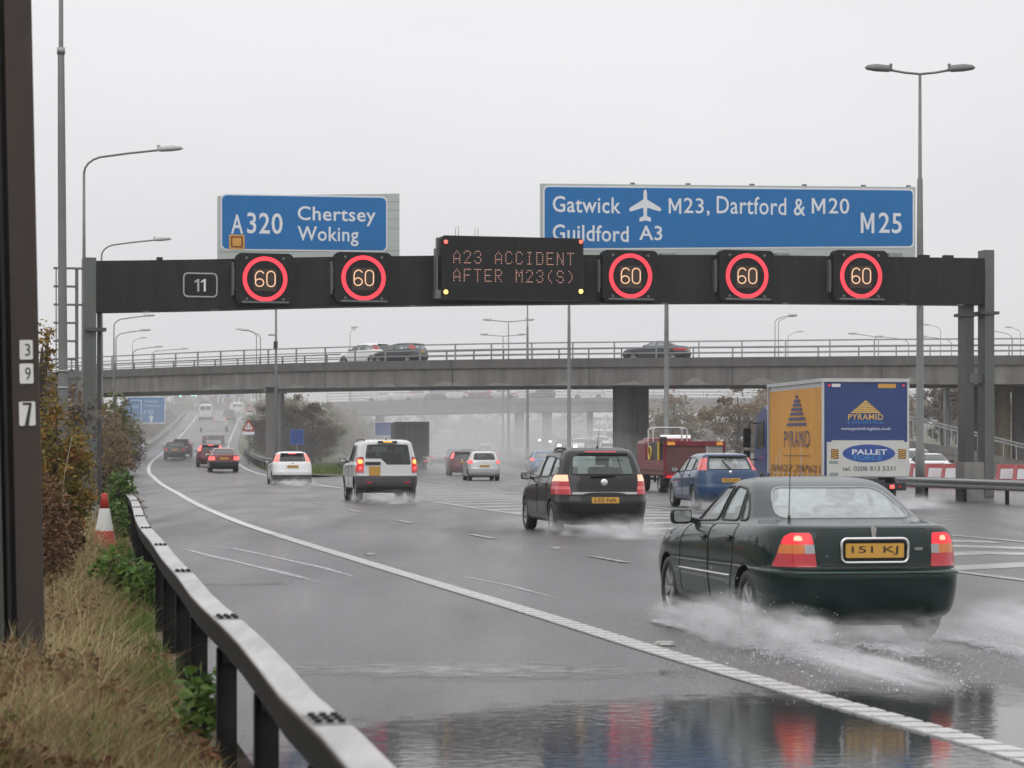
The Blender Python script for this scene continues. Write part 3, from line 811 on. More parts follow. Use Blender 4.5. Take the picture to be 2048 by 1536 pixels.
b = MB(); a, c = Q(444, 497), Q(772, 396); b.prism(skew(rrect(a[0], c[0], a[1] + .02, c[1] - .02, .14), .010), .002, .018, M=SIDE); b.build("sign_face", blue_sign, o)
b = MB()
for txt, x0, x1, y0, y1, bo in (("A", 462, 486, 429, 467, .02), ("320", 494, 565, 426.5, 467, .02), ("Chertsey", 595, 751, 416, 449, .012), ("Woking", 595, 717, 455, 490, .012)):
    if txt in ("A", "320"): bo = .012
    a, c = Q(x0, y1), Q(x1, y0); put_text(b, txt, a[0], c[0], a[1], c[1], .021, SIDE, bold=bo, spacing=1.06)
b.build("lettering", white_sign, o)
b = MB()
for sc, mi, d in ((15.5, 0, .024), (12.0, 1, .027), (8.8, 0, .030)):
    a, c = Q(473.5 - sc, 484 + sc * .92), Q(473.5 + sc, 484 - sc * .92); b.prism(rrect(a[0], c[0], a[1], c[1], .02), .019, d, mi, M=SIDE)
b.build("square_patch", [amber_patch, brown_patch], o)
for px in (470, 620, 770):
    b = MB(); a = Q(px, 470); b.box((a[0], .14, -.6), (.12, .14, 2.7)); b.build("back_frame", galv_dark, o)

o, bs = on_gantry("direction_sign", 1457, 440, FS, "wide blue Gatwick, Guildford, Dartford and M25 direction sign above the gantry", "direction sign", "direction signs above the gantry")
b = MB(); quad_prism(b, [Q(1081, 560), Q(1831, 560), Q(1831, 374), Q(1081, 367)], -.07, 0); b.build("panel", grey_panel, o)
b = MB(); a, c = Q(1083, 501), Q(1830, 501); b.box(((a[0] + c[0]) / 2, -.001, a[1]), (c[0] - a[0], .004, .014)); b.build("panel_seam", grey_line, o)
def keyst(x0, x1, yl0, yl1, yr0, yr1, r):
    """rounded sign outline whose right side is seen a little lower and shorter"""
    A, B, C, D = Q(x0, yl1), Q(x1, yr1), Q(x1, yr0), Q(x0, yl0)
    out = []
    for u, v in rrect(0, 1, 0, 1, .035):
        uu = u * .15 if False else u
        lo = A[1] + (B[1] - A[1]) * u; hi = D[1] + (C[1] - D[1]) * u
        out.append((A[0] + (B[0] - A[0]) * u, lo + (hi - lo) * v))
    return out
def rk(x0, x1, yl0, yl1, yr0, yr1, r):
    A, B, C, D = Q(x0, yl1), Q(x1, yr1), Q(x1, yr0), Q(x0, yl0)
    return rpoly([A, B, C, D], r, 5)
b = MB(); b.prism(rk(1086, 1828, 371, 500, 378, 495.5, .16), .001, .012, M=SIDE); b.build("sign_border", white_sign, o)
b = MB(); b.prism(rk(1089, 1825, 374, 497, 381, 492, .14), .002, .018, M=SIDE); b.build("sign_face", blue_sign, o)
b = MB()
for txt, x0, x1, y0, y1, bo in (("Gatwick", 1105, 1241, 395, 424, .012), ("Guildford", 1105, 1257, 452, 481, .012), ("A3", 1278, 1324, 452, 480, .012),
                                ("23,", 1367, 1419, 397, 431, .006), ("Dartford &", 1433, 1610, 396.5, 427, .006), ("20", 1657, 1698, 397, 427, .006), ("25", 1757, 1803, 426, 466, .010)):
    a, c = Q(x0, y1), Q(x1, y0); put_text(b, txt, a[0], c[0], a[1], c[1], .021, SIDE, bold=bo, spacing=1.05)
for x0, x1, y0, y1, wk in ((1337, 1362, 397, 427, .17), (1623, 1650, 397, 427, .17), (1721, 1748, 426, 466, .20)):
    a, c = Q(x0, y1), Q(x1, y0); w_, h_ = c[0] - a[0], c[1] - a[1]
    for pl in ([(0, 0), (wk, 0), (wk, 1), (0, 1)], [(1 - wk, 0), (1, 0), (1, 1), (1 - wk, 1)], [(wk, 1), (wk, .72), (.5 - wk * .4, .18), (.5, .18), (.5, .42)], [(1 - wk, 1), (.5, .42), (.5, .18), (.5 + wk * .4, .18), (1 - wk, .72)]):
        b.add([SIDE @ Vector((a[0] + u * w_, a[1] + v * h_, .021)) for u, v in pl], [tuple(range(len(pl)))])
plane = [(0, 33), (2.4, 31), (3.6, 26), (3.8, 13), (31, -4), (32, -9), (29, -11), (4, -3.5), (3.4, -20), (11.5, -24), (11.5, -31.5), (0, -29)]
for sgn in (1, -1):
    pts = [Q(1290 + sgn * u, 412 - v) for u, v in plane]
    if sgn < 0: pts = pts[::-1]
    n = len(pts)
    bmx = bmesh.new(); f = bmx.faces.new([bmx.verts.new((p[0], p[1], 0)) for p in pts]); bmesh.ops.triangulate(bmx, faces=[f])
    bmx.verts.index_update()
    b.add([SIDE @ Vector((v.co.x, v.co.y, .021)) for v in bmx.verts], [[v.index for v in f.verts] for f in bmx.faces]); bmx.free()
b.build("lettering", white_sign, o)
for px in (1110, 1290, 1457, 1640, 1800):
    b = MB(); a = Q(px, 470); b.box((a[0], .14, -.65), (.12, .14, 2.8)); b.build("back_frame", galv_dark, o)
b = MB()
for px in (1266, 1377, 1505, 1610, 1728, 1818):
    b = MB(); a = Q(px, 366 + (px - 1083) * .0094); b.box((a[0], .05, a[1] + .015), (.14, .06, .05)); b.build("top_clip", sign_back, o)
b = MB()
for px in (1335, 1562, 1787):
    b = MB(); a = uv(px, 512, -.5, bs); b.box((a[0], -.15, a[1]), (.44, .3, .16)); b.build("lighting_unit", galv, o)

# ------------------------------------------------------------------ lamp posts
def lamp_head(L=.75):
    b = MB(); sec = [(.0, .06, .05), (.12, .10, .085), (.45, .12, .09), (.68, .10, .06), (.75, .04, .02)]
    n = 10; 
    for i, (x, w, h) in enumerate(sec):
        for k in range(n):
            a = 2 * math.pi * k / n; b.v.append((x * L / .75, w * math.cos(a), h * math.sin(a) * (1.0 if math.sin(a) > 0 else .55)))
    for i in range(len(sec) - 1):
        for k in range(n):
            k2 = (k + 1) % n; b.f.append([i * n + k, i * n + k2, (i + 1) * n + k2, (i + 1) * n + k]); b.m.append(0); b.sm.append(True)
    b.f += [list(range(n))[::-1], list(range((len(sec) - 1) * n, len(sec) * n))]; b.m += [0, 0]; b.sm += [False, False]
    b.box((.05, 0, .085), (.09, .06, .05)); return b
def lamp_post(x, y, h, label, arms=(1,), reach=3.2, rise=.22, r=.085, z0=0.0, az=0.0, bend=.8, group="street lamps", head=1.0):
    o = empty("lamp_post", (x, y, z0), az, label, "lamp post", group)
    b = MB()
    if len(arms) == 1:
        s = arms[0]
        pts = [(0, 0, -.1), (0, 0, 1.6), (0, 0, 1.62), (0, 0, h * .45), (0, 0, h * .72), (0, 0, h - bend)]
        rs = [r * 1.25, r * 1.25, r, r * .95, r * .62, r * .5]
        b.tube(pts, rs, 10); b.build("pole", pole_paint, o)
        b = MB(); arc = [(s * (bend - bend * math.cos(R(a))), 0, h - bend + (bend - rise) * math.sin(R(a))) for a in (0, 18, 36, 54, 72, 86)]
        b.tube(arc + [(s * reach * .6, 0, h - rise * .5), (s * reach, 0, h)], r * .42, 8); b.build("arm", pole_paint, o)
        hd = lamp_head().build("lamp_head", lamp_grey, o, (s * (reach - .1), 0, h)); hd.rotation_euler = (0, -.06, 0 if s > 0 else math.pi); hd.scale = (head * 1.2, head * 1.2, head * 1.5)
    else:
        b.tube([(0, 0, -.1), (0, 0, 1.6), (0, 0, 1.62), (0, 0, h * .55), (0, 0, h * .75), (0, 0, h * .755), (0, 0, h)], [r * 1.25, r * 1.25, r, r * .9, r * .72, r * .5, r * .38], 10)
        b.build("pole", pole_paint, o)
        for s in arms:
            b = MB(); b.tube([(0, 0, h - .02), (s * reach * .5, 0, h + .03), (s * reach, 0, h + .12)], r * .32, 8); b.build("arm", pole_paint, o)
            hd = lamp_head(.85).build("lamp_head", lamp_grey if head == 1.0 else sign_back, o, (s * (reach - .1), 0, h + .12)); hd.rotation_euler = (0, -.07, 0 if s > 0 else math.pi)
            hd.scale = (head * 1.05, head * 1.15, head * 1.8)
    return o
def single(px, py_top, d, lab, s=1, reach_px=150, z0=0.0, r=.09, grp="single-arm lamps"):
    p = at(px, py_top, d); h = p.z - z0
    return lamp_post(p.x, d, h, lab, (s,), reach_px / FPX * d, r=r, z0=z0, group=grp)
single(168, 300, 83, "single-arm lamp post rising behind the left gantry leg", 1, 152)
single(203, 480, 119, "single-arm lamp post whose arm shows just above the gantry's left end", 1, 108)
single(228, 632, 186, "taller of the two single-arm lamps below the gantry, left of the bridge", 1, 62, z0=.7, r=.1)
single(232, 661, 212, "second single-arm lamp below the gantry, its arm under the taller one", 1, 52, z0=1.2, r=.1)
single(266, 694, 262, "single-arm lamp with its arm low over the left bridge railing", 1, 46, z0=2.6, r=.1)
single(304, 698, 290, "far lamp with a long arm just above the bridge railing", 1, 60, z0=3.7, r=.1)
single(265, 676, 330, "faint thin lamp high behind the left bridge railing", 1, 18, z0=5.6, r=.08)
single(521, 661, 235, "curved lamp post facing left over the middle of the ramp", -1, 26, z0=0, r=.1)
single(513, 659, 270, "lamp post facing left beside the curved one over the ramp", -1, 28, z0=0, r=.1)
single(700, 655, 290, "thin lamp post with a tiny head above the bridge cars", 1, 4, z0=2, r=.07)
for px, top, d, rp, lab in ((1550, 631, 250, 30, "lamp arm over the bridge to the right of the dark saloon"), (1576, 664, 330, 20, "faint lamp behind the right half of the bridge"),
                            (1557, 633, 262, 22, "second pole close beside the lamp over the right of the bridge")):
    single(px, top, d, lab, 1, rp, z0=3, r=.08)
for px, top, d, rp, lab in ((1757, 668, 240, 46, "lamp arm turned left above the bridge, below the last 60 signal"), (1817, 674, 250, 52, "lamp with its arm turned left, just left of the tall double lamp"),
                            (1903, 674, 250, 52, "lamp with its arm turned left, just right of the tall double lamp"), (1881, 650, 330, 24, "faint lamp left of the right gantry legs"),
                            (2024, 662, 240, 40, "lamp with its arm turned left at the right edge, beyond the gantry legs"), (2041, 655, 330, 20, "faint lamp at the very right edge above the bridge")):
    single(px, top, d, lab, -1, rp, z0=3, r=.08)
# tall near post that leaves the picture at the top
tp = empty("lamp_post", (at(126, 900, 36).x, 36, 0), 0, "tall near lamp post leaving the top of the picture, behind the numbered post", "lamp post", "single-arm lamps")
b = MB(); b.tube([(0, 0, -.1), (0, 0, 2.6), (0, 0, 2.66), (-.02, 0, 5.9), (-.03, 0, 7.55), (-.03, 0, 7.6), (-.03, 0, 11.4)], [.078, .076, .070, .060, .050, .036, .03], 12)
b.build("pole", pole_paint, tp)
b = MB()
for z in (2.05, 2.5, 2.75): b.tube([(0, 0, z), (0, 0, z + .035)], .084, 12)
b.tube([(-.03, 0, 7.52), (-.03, 0, 7.62)], .062, 12); b.build("clamp_band", galv, tp)
b = MB(); b.tube([(-.03, 0, 11.4), (.1, 0, 11.8), (.6, 0, 12), (2.6, 0, 12.2)], .035, 8); b.build("arm", pole_paint, tp)
lamp_head().build("lamp_head", lamp_grey, tp, (2.5, 0, 12.2))
# twin lamps down the central reservation
for px, d, top, reach, lab in ((1840, 79, 147, 1.02, "tall twin-headed lamp post right of the wide blue sign"),
                               (1333, 115, 425, 1.2, "tall pole crossing the bridge left of the blue and yellow lorry"),
                               (1138, 152, 500, 1.7, "tall thin pole below the right end of the message board"),
                               (1055, 190, 560, 1.7, "thin pole seen between the two small twin lamps and the bridge pier"),
                               (1017, 233, 643, 1.75, "larger of the two small twin lamps under the message board"),
                               (1006, 263, 672, 1.75, "smaller twin lamp under the message board")):
    p = at(px, top, d)
    lamp_post(p.x, d, p.z, lab, (1, -1), reach, r=.125, group="twin-headed lamps", head=1.0 if d > 100 else 1.0001)
# thin mast with a camera box seen against the sky
p = at(552, 600, 172)
o = empty("camera_mast", (p.x, 172, 0), 0, "thin dark mast with a small camera box left of the first bridge pier", "mast")
b = MB(); b.tube([(0, 0, 0), (0, 0, 6), (0, 0, 13)], [.12, .1, .07], 8); b.build("pole", galv_dark, o)
b = MB(); b.box((-.02, -.1, at(0, 690, 172).z), (.28, .25, .5)); b.box((-.3, 0, at(0, 670, 172).z), (.5, .08, .08)); b.build("camera_box", matt_black, o)

# ------------------------------------------------------------------ the two bridges of the roundabout
bd = pchip([-75, -48, -32, -15, 0, 15, 28, 60, 90], [238, 208, 191, 173, 162.5, 157, 153, 149, 150])
def bridge(name, fy, x0, x1, zt, thick, label, mats, rail_post=2.8, step=3.0, width=10.5, dark=None):
    o = empty(name, (0, 0, 0), 0, label, "bridge", "roundabout bridges")
    P = [Vector((x, fy(x), zt(x))) for x in np.arange(x0, x1 + .1, step)]
    b = MB(); b.sweep(P, [(.0, 0), (.0, -.6), (-.35, -.6), (-.35, -.22), (-width + .35, -.22), (-width + .35, -.6), (-width, -.6), (-width, 0), (-width + .5, 0), (-width + .5, -.15), (-.5, -.15), (-.5, 0)])
    b.build("edge_beam", mats[1], o)
    b = MB(); b.sweep(P, [(-.16, -.603), (-.22, -thick), (-width + .22, -thick), (-width + .16, -.603)])
    b.build("deck_girder", mats[0], o)
    for side in (-.2, -width + .2):
        b = MB()
        for zz, r_ in ((1.06, .045), (.68, .035), (.32, .035)): b.sweep(P, [(side - r_, zz - r_), (side + r_, zz - r_), (side + r_, zz + r_), (side - r_, zz + r_)])
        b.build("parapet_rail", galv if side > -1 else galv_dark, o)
        L = 0; last = P[0]; pos = [P[0]]
        fine = [Vector((x, fy(x), zt(x))) for x in np.arange(x0, x1, .25)]
        for q in fine:
            if (q - pos[-1]).length >= rail_post: pos.append(q)
        for q in pos:
            t = Vector((1, (fy(q.x + .3) - fy(q.x - .3)) / .6, 0)).normalized(); r_ = Vector((t.y, -t.x, 0)); c = q + r_ * side
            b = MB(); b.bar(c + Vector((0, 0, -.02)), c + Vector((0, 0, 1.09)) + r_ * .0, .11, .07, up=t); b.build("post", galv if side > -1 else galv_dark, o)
    return o, P
lime = mat("lime_stain", (.235, .225, .205), .8, vary=.15, scale=2)
zt1 = pchip([-75, -32, 0, 28, 90], [8.0, 7.92, 7.70, 7.56, 7.4])
b1, _ = bridge("bridge", bd, -72, 84, zt1, 1.83, "nearer concrete road bridge with steel railings and three cars on it", (concrete, concrete_dark))
st = MB(); g_s = random.Random(4); x = -31.0
while x < 60:
    wd = g_s.uniform(.6, 2.6); hgt = g_s.uniform(.12, .55)
    if g_s.random() < .55:
        n = 7; top = [(x + wd * k / (n - 1), hgt * math.sin(math.pi * k / (n - 1)) * g_s.uniform(.5, 1)) for k in range(n)]
        vs, fs = [], []
        for xx, hh in top:
            t = Vector((1, (bd(xx + .3) - bd(xx - .3)) / .6, 0)).normalized(); r_ = Vector((t.y, -t.x, 0)); z0 = zt1(xx) - 1.80
            for z_ in (z0, z0 + max(.02, hh)):
                s_ = -.22 + (z_ - (zt1(xx) - 1.83)) / 1.227 * .06 + .006; vs.append(Vector((xx, bd(xx), z_)) + r_ * s_)
        st.add(vs, [(2 * k, 2 * k + 2, 2 * k + 3, 2 * k + 1) for k in range(n - 1)])
    x += wd + g_s.uniform(0, 2.5)
st.build("stain", lime, b1)
st = MB()
for x in np.arange(-60, 80, 9.3):
    t = Vector((1, (bd(x + .3) - bd(x - .3)) / .6, 0)).normalized(); r_ = Vector((t.y, -t.x, 0)); p = Vector((x, bd(x), zt1(x)))
    st.bar(p + r_ * .003 + Vector((0, 0, -.58)), p + r_ * .003 + Vector((0, 0, -.01)), .03, .012, up=r_); st.bar(p - r_ * .21 + Vector((0, 0, -1.8)), p - r_ * .15 + Vector((0, 0, -.65)), .03, .02, up=r_)
st.build("joint", matt_black, b1)
def pier(o, px, d, w, dp, ztop, m, rnd=True, cap=0):
    x = (px - 1024) / FPX * d; b = MB()
    pts = rrect(-w / 2, w / 2, -dp / 2, dp / 2, min(w, dp) * .42 if rnd else .06, 5)
    b.prism(pts, -.1, ztop, M=Matrix.Translation((x, d, 0)))
    if cap: b.prism(rrect(-w / 2 - .2, w / 2 + .2, -dp / 2, dp / 2, .1), ztop - cap, ztop + .01, M=Matrix.Translation((x, d, 0)))
    return b.build("pier", m, o)
pier(b1, 550, 176.5, 1.12, 2.6, 6.12, concrete_dark, False, .45)
for px, w, m in ((1247, 1.45, concrete_dark), (1283, .98, concrete)): pier(b1, px, 163 if px < 1260 else 166, w, 1.5, 5.9, m)
for px, w, m in ((2005, 1.0, mat("buff_concrete", (.30, .25, .19), .8, vary=.2)), (2043, 1.25, concrete), (1955, 1.2, concrete_dark), (1893, .25, galv)): pier(b1, px, 160, w, 1.2, 5.75, m, True, .35 if w > .9 else 0)
bd2 = pchip([-60, -20, 0, 20, 60], [322, 310, 307, 309, 318])
zt2 = pchip([-60, -19, 0, 20, 60], [7.4, 7.75, 8.1, 8.2, 8.0])
b2, _ = bridge("bridge", bd2, -24, 80, zt2, 1.75, "farther hazy road bridge carrying a queue of pale traffic", (concrete, concrete), rail_post=3.2, step=6)
for px, w in ((1039, 1.3), (1094, 1.3), (1180, .8), (760, 1.2), (1330, 1.2)): pier(b2, px, 313, w, 1.2, 6.4, concrete)

# ------------------------------------------------------------------ vehicles
def paint(name, col, rough=.28, flake=.10, metal=0.0):
    m = mat(name, col, rough, metal, .10, coat=.55 if max(col) < .1 else .8, vary=flake, scale=60, rvary=.06)
    return m
P_GREEN = paint("dark_green_paint", (.0045, .017, .0145), .3)
P_BLACK = paint("black_paint", (.010, .010, .011), .3)
P_WHITE = paint("white_paint", (.72, .73, .73), .32, .03)
P_SILVER = paint("silver_paint", (.50, .51, .52), .35, .05, .35)
P_BLUE = paint("mid_blue_paint", (.010, .045, .115), .3)
P_LBLUE = paint("pale_blue_paint", (.17, .24, .36), .35, .06, .2)
P_RED = paint("dark_red_paint", (.15, .008, .012), .3)
P_MAROON = paint("maroon_paint", (.09, .012, .02), .3)
P_GREY = paint("dark_grey_paint", (.055, .058, .066), .3)
P_CREAM = paint("pale_lorry_paint", (.60, .60, .58), .4, .03)
rubber = mat("tyre_rubber", (.016, .016, .017), .6, vary=.3, scale=20)
alloy = mat("alloy_wheel", (.42, .42, .43), .35, .55, vary=.15, scale=8)
chrome = mat("chrome_trim", (.75, .75, .75), .14, 1.0, vary=.03)
trim = mat("black_plastic_trim", (.02, .02, .021), .5, vary=.2)
trim_grey = mat("grey_plastic_bumper", (.075, .070, .072), .5, vary=.2, scale=3)
interior = mat("car_interior", (.05, .052, .054), .8, vary=.2)
pale_seat = mat("pale_seat_cloth", (.40, .40, .37), .85, vary=.15, scale=8)
seat_cloth = mat("dark_seat_cloth", (.075, .078, .08), .85, vary=.15, scale=8)
plate_y = mat("yellow_number_plate", (.60, .325, .055), .4, vary=.04)
plate_w = mat("white_number_plate", (.7, .7, .68), .4, vary=.04)
plate_ink = mat("plate_lettering", (.02, .02, .02), .5)
glass_clear = glass_mat("wet_window_glass", (.76, .82, .81), .54, (.84, .90, .90))
glass_side = glass_mat("wet_side_glass", (.70, .78, .76), .34, (.74, .80, .79))
glass_tint = glass_mat("tinted_window_glass", (.30, .34, .34), .10, (.5, .54, .54))
glass_dark = mat("dark_window_glass", (.028, .032, .034), .06, vary=.3, scale=4)
glass_pale = mat("misted_window_glass", (.22, .25, .26), .10, vary=.3, scale=5)
L_RED = lamp_mat("lit_red_lamp", (1.0, .03, .045), .55)
L_DEEP = lamp_mat("deep_red_lamp", (1.0, .03, .03), .42)
L_BRAKE = lamp_mat("brake_lamp", (1.0, .085, .07), 2.6)
L_GLOW = lamp_mat("tail_lamp_glow", (1.0, .12, .12), 1.1)
L_ORANGE = lamp_mat("lit_orange_lamp", (1.0, .45, .10), 1.7)
L_PEACH = lamp_mat("lit_peach_lamp", (1.0, .52, .34), .95)
L_HEAD = lamp_mat("headlamp_lit", (1.0, .93, .80), 22.0)
l_red = mat("red_lamp_lens", (.34, .010, .018), .12, coat=.5, emit=(1, .03, .04), estr=.10)
l_pink = mat("pale_red_lamp_lens", (.52, .10, .10), .12, coat=.5, emit=(1, .2, .2), estr=.12)
l_amber = mat("amber_lamp_lens", (.46, .115, .012), .12, coat=.5, emit=(1, .3, .03), estr=.12)
l_white = mat("clear_lamp_lens", (.32, .32, .33), .10, coat=.5)

LEV = {
 'saloon': [(.20, .20, -2.08, 2.02, .77), (.27, .25, -2.24, 2.22, .815), (.40, .38, -2.305, 2.30, .838), (.56, .52, -2.325, 2.32, .850), (.615, .58, -2.318, 2.31, .850),
            (.640, .605, -2.262, 2.28, .846), (.80, .70, -2.235, 2.20, .846), (.91, .79, -2.205, 2.05, .836), (.965, .86, -2.175, 1.78, .812), (.992, .905, -2.12, 1.32, .785),
            (1.008, .945, -1.85, 1.04, .755), (1.03, .975, -1.56, .93, .732), (1.075, 1.03, -1.43, .80, .712), (1.20, 1.18, -1.13, .45, .655), (1.30, 1.295, -.86, .14, .595),
            (1.342, 1.338, -.68, -.02, .545), (1.366, 1.364, -.50, -.14, .465), (1.378, 1.378, -.42, -.22, .30)],
 'mpv': [(.24, .22, -2.0, 1.98, .81), (.30, .27, -2.13, 2.17, .855), (.45, .42, -2.195, 2.245, .885), (.60, .55, -2.20, 2.25, .895), (.70, .64, -2.165, 2.22, .892),
         (.85, .76, -2.12, 2.12, .888), (.98, .88, -2.085, 1.85, .872), (1.05, .96, -2.06, 1.55, .852), (1.10, 1.02, -2.035, 1.30, .832), (1.25, 1.20, -1.965, .95, .782),
         (1.45, 1.42, -1.85, .48, .705), (1.55, 1.53, -1.76, .15, .65), (1.595, 1.58, -1.66, -.1, .59), (1.618, 1.61, -1.5, -.35, .50), (1.632, 1.63, -1.3, -.6, .34)],
 'suv': [(.40, .38, -2.12, 2.2, .86), (.46, .44, -2.29, 2.42, .915), (.62, .60, -2.35, 2.48, .94), (.775, .75, -2.35, 2.50, .945), (.81, .81, -2.285, 2.47, .942),
         (1.0, .98, -2.275, 2.42, .942), (1.12, 1.06, -2.265, 2.35, .936), (1.17, 1.12, -2.26, 2.2, .918), (1.22, 1.17, -2.25, 1.35, .90), (1.30, 1.26, -2.235, 1.20, .882),
         (1.62, 1.58, -2.17, .78, .805), (1.76, 1.73, -2.13, .55, .765), (1.82, 1.80, -2.08, .35, .725), (1.855, 1.84, -1.97, .2, .66), (1.88, 1.87, -1.7, 0, .52), (1.89, 1.89, -1.3, -.2, .30)],
 'hatch': [(.22, .20, -1.90, 1.93, .79), (.30, .26, -2.03, 2.13, .85), (.44, .40, -2.095, 2.19, .882), (.58, .52, -2.10, 2.20, .892), (.68, .62, -2.065, 2.17, .888),
           (.82, .74, -2.03, 2.05, .882), (.94, .85, -1.995, 1.75, .862), (1.00, .92, -1.965, 1.45, .838), (1.05, .98, -1.92, 1.22, .808), (1.18, 1.14, -1.82, .90, .745),
           (1.34, 1.33, -1.66, .48, .665), (1.42, 1.42, -1.56, .20, .615), (1.458, 1.458, -1.44, 0, .555), (1.482, 1.482, -1.2, -.2, .46), (1.497, 1.497, -.9, -.4, .28)],
 'mini': [(.22, .20, -1.55, 1.70, .74), (.30, .26, -1.66, 1.85, .79), (.44, .40, -1.715, 1.91, .815), (.60, .52, -1.72, 1.92, .822), (.70, .64, -1.69, 1.88, .820),
          (.84, .78, -1.665, 1.75, .815), (.95, .88, -1.64, 1.50, .80), (1.00, .95, -1.62, 1.28, .782), (1.06, 1.01, -1.585, 1.10, .758), (1.20, 1.16, -1.50, .85, .70),
          (1.36, 1.34, -1.38, .50, .625), (1.43, 1.42, -1.30, .25, .58), (1.465, 1.465, -1.2, .05, .52), (1.488, 1.488, -1.0, -.15, .43), (1.50, 1.50, -.75, -.35, .27)],
 'van': [(.30, .28, -2.40, 2.2, .86), (.40, .36, -2.46, 2.42, .93), (.60, .55, -2.48, 2.48, .95), (.9, .8, -2.48, 2.46, .96), (1.05, .98, -2.47, 2.35, .96), (1.15, 1.08, -2.465, 1.95, .955),
         (1.25, 1.2, -2.46, 1.62, .945), (1.6, 1.6, -2.44, 1.25, .91), (1.95, 1.95, -2.41, .85, .86), (2.15, 2.12, -2.37, .55, .80), (2.22, 2.2, -2.3, .4, .72), (2.27, 2.26, -2.15, .2, .55), (2.29, 2.29, -1.9, 0, .3)],
}
AX = {'saloon': (-1.32, 1.40, .300), 'mpv': (-1.32, 1.38, .315), 'suv': (-1.45, 1.44, .375), 'hatch': (-1.28, 1.36, .312), 'mini': (-1.10, 1.27, .285), 'van': (-1.45, 1.5, .33)}

def half_plan(xr, xf, w, n, pr, qr, pf, qf):
    xm = (xr + xf) / 2; out = []
    th = np.linspace(0, np.pi / 2, 90); c, s = np.cos(th), np.sin(th)
    for a, p, q, rear in ((xm - xr, pr, qr, True), (xf - xm, pf, qf, False)):
        lo, hi = np.zeros_like(th), np.full_like(th, 1.5)
        for _ in range(30):
            md = (lo + hi) / 2; big = (md * c) ** p + (md * s) ** q > 1
            hi = np.where(big, md, hi); lo = np.where(big, lo, md)
        u, v = lo * c, lo * s
        L = np.concatenate([[0], np.cumsum(np.hypot(np.diff(u), np.diff(v)))]); L /= L[-1]
        tt = np.linspace(0, 1, n + 1); u, v = np.interp(tt, L, u), np.interp(tt, L, v)
        pts = [(xm - a * uu, w * vv) if rear else (xm + a * uu, w * vv) for uu, vv in zip(u, v)]
        out += pts[:-1] if rear else pts[::-1]
    return out

from mathutils.bvhtree import BVHTree
REF = {}
def car_shell(kind, nq, sub, axles, cut_arch=True, sc=1.0):
    lev = np.array(LEV[kind], float)
    d = np.hypot(np.hypot(np.diff(lev[:, 0]), np.diff(lev[:, 2])), np.diff(lev[:, 4])) + .02
    t = np.concatenate([[0], np.cumsum(d)]); tt = np.concatenate([np.linspace(t[i], t[i + 1], sub, endpoint=False) for i in range(len(t) - 1)] + [[t[-1]]])
    cols = [pchip(t, lev[:, k])(tt) for k in range(5)]
    zmax = lev[-1, 0]
    vs, fs = [], []; N = 4 * nq
    for zr, zf, xr, xf, w in zip(*cols):
        boxy = kind in ('suv', 'van')
        hp = half_plan(xr, xf, w, nq, 14 if boxy else 11, 5.5 if boxy else 3.9, 9, 3.0)
        for x, y in hp + [(x, -y) for x, y in reversed(hp[1:-1])]:
            k = min(1, max(0, (x - xr) / (xf - xr))); k = k * k * (3 - 2 * k)
            vs.append((x, y, zr + (zf - zr) * k))
    NL = len(cols[0])
    for i in range(NL - 1):
        for k in range(N):
            k2 = (k + 1) % N; fs.append((i * N + k2, i * N + k, (i + 1) * N + k, (i + 1) * N + k2))
    me = bpy.data.meshes.new("body")
    top = [(NL - 1) * N + k for k in range(N)]; fs.append(tuple(top[::-1])); fs.append(tuple(range(N)))
    me.from_pydata(vs, [], fs)
    bm = bmesh.new(); bm.from_mesh(me); bmesh.ops.recalc_face_normals(bm, faces=bm.faces)
    if bm.faces[0].normal.dot(bm.faces[0].calc_center_median() - Vector((0, 0, .7))) < 0: bmesh.ops.reverse_faces(bm, faces=bm.faces)
    bm.normal_update(); REF['bvh'] = BVHTree.FromBMesh(bm); bm.faces.ensure_lookup_table()
    REF['f'] = [[(v.co.copy(), v.normal.copy()) for v in f.verts] for f in bm.faces]
    bm.to_mesh(me); bm.free()
    if cut_arch:
        ob = bpy.data.objects.new("body", me); COL.link(ob); mb = MB()
        for ax in axles[:2]:
            for s in (1, -1):
                r = axles[2] * 1.13
                M = Matrix.Translation((ax, s * .60, axles[2])) @ Matrix.Rotation(R(-90 * s), 4, 'X')
                mb.lathe([(r, 0), (r, .6)], 28, M=M)
        cme = mb.mesh("arch"); co = bpy.data.objects.new("arch", cme); COL.link(co)
        md = ob.modifiers.new("arch", 'BOOLEAN'); md.operation = 'DIFFERENCE'; md.object = co; md.solver = 'EXACT'
        dg = bpy.context.evaluated_depsgraph_get()
        me2 = bpy.data.meshes.new_from_object(ob.evaluated_get(dg))
        bpy.data.objects.remove(ob); bpy.data.objects.remove(co); bpy.data.meshes.remove(cme); bpy.data.meshes.remove(me); me = me2
    bm = bmesh.new(); bm.from_mesh(me); bpy.data.meshes.remove(me)
    for f in bm.faces: f.smooth = True
    bm.normal_update(); return bm

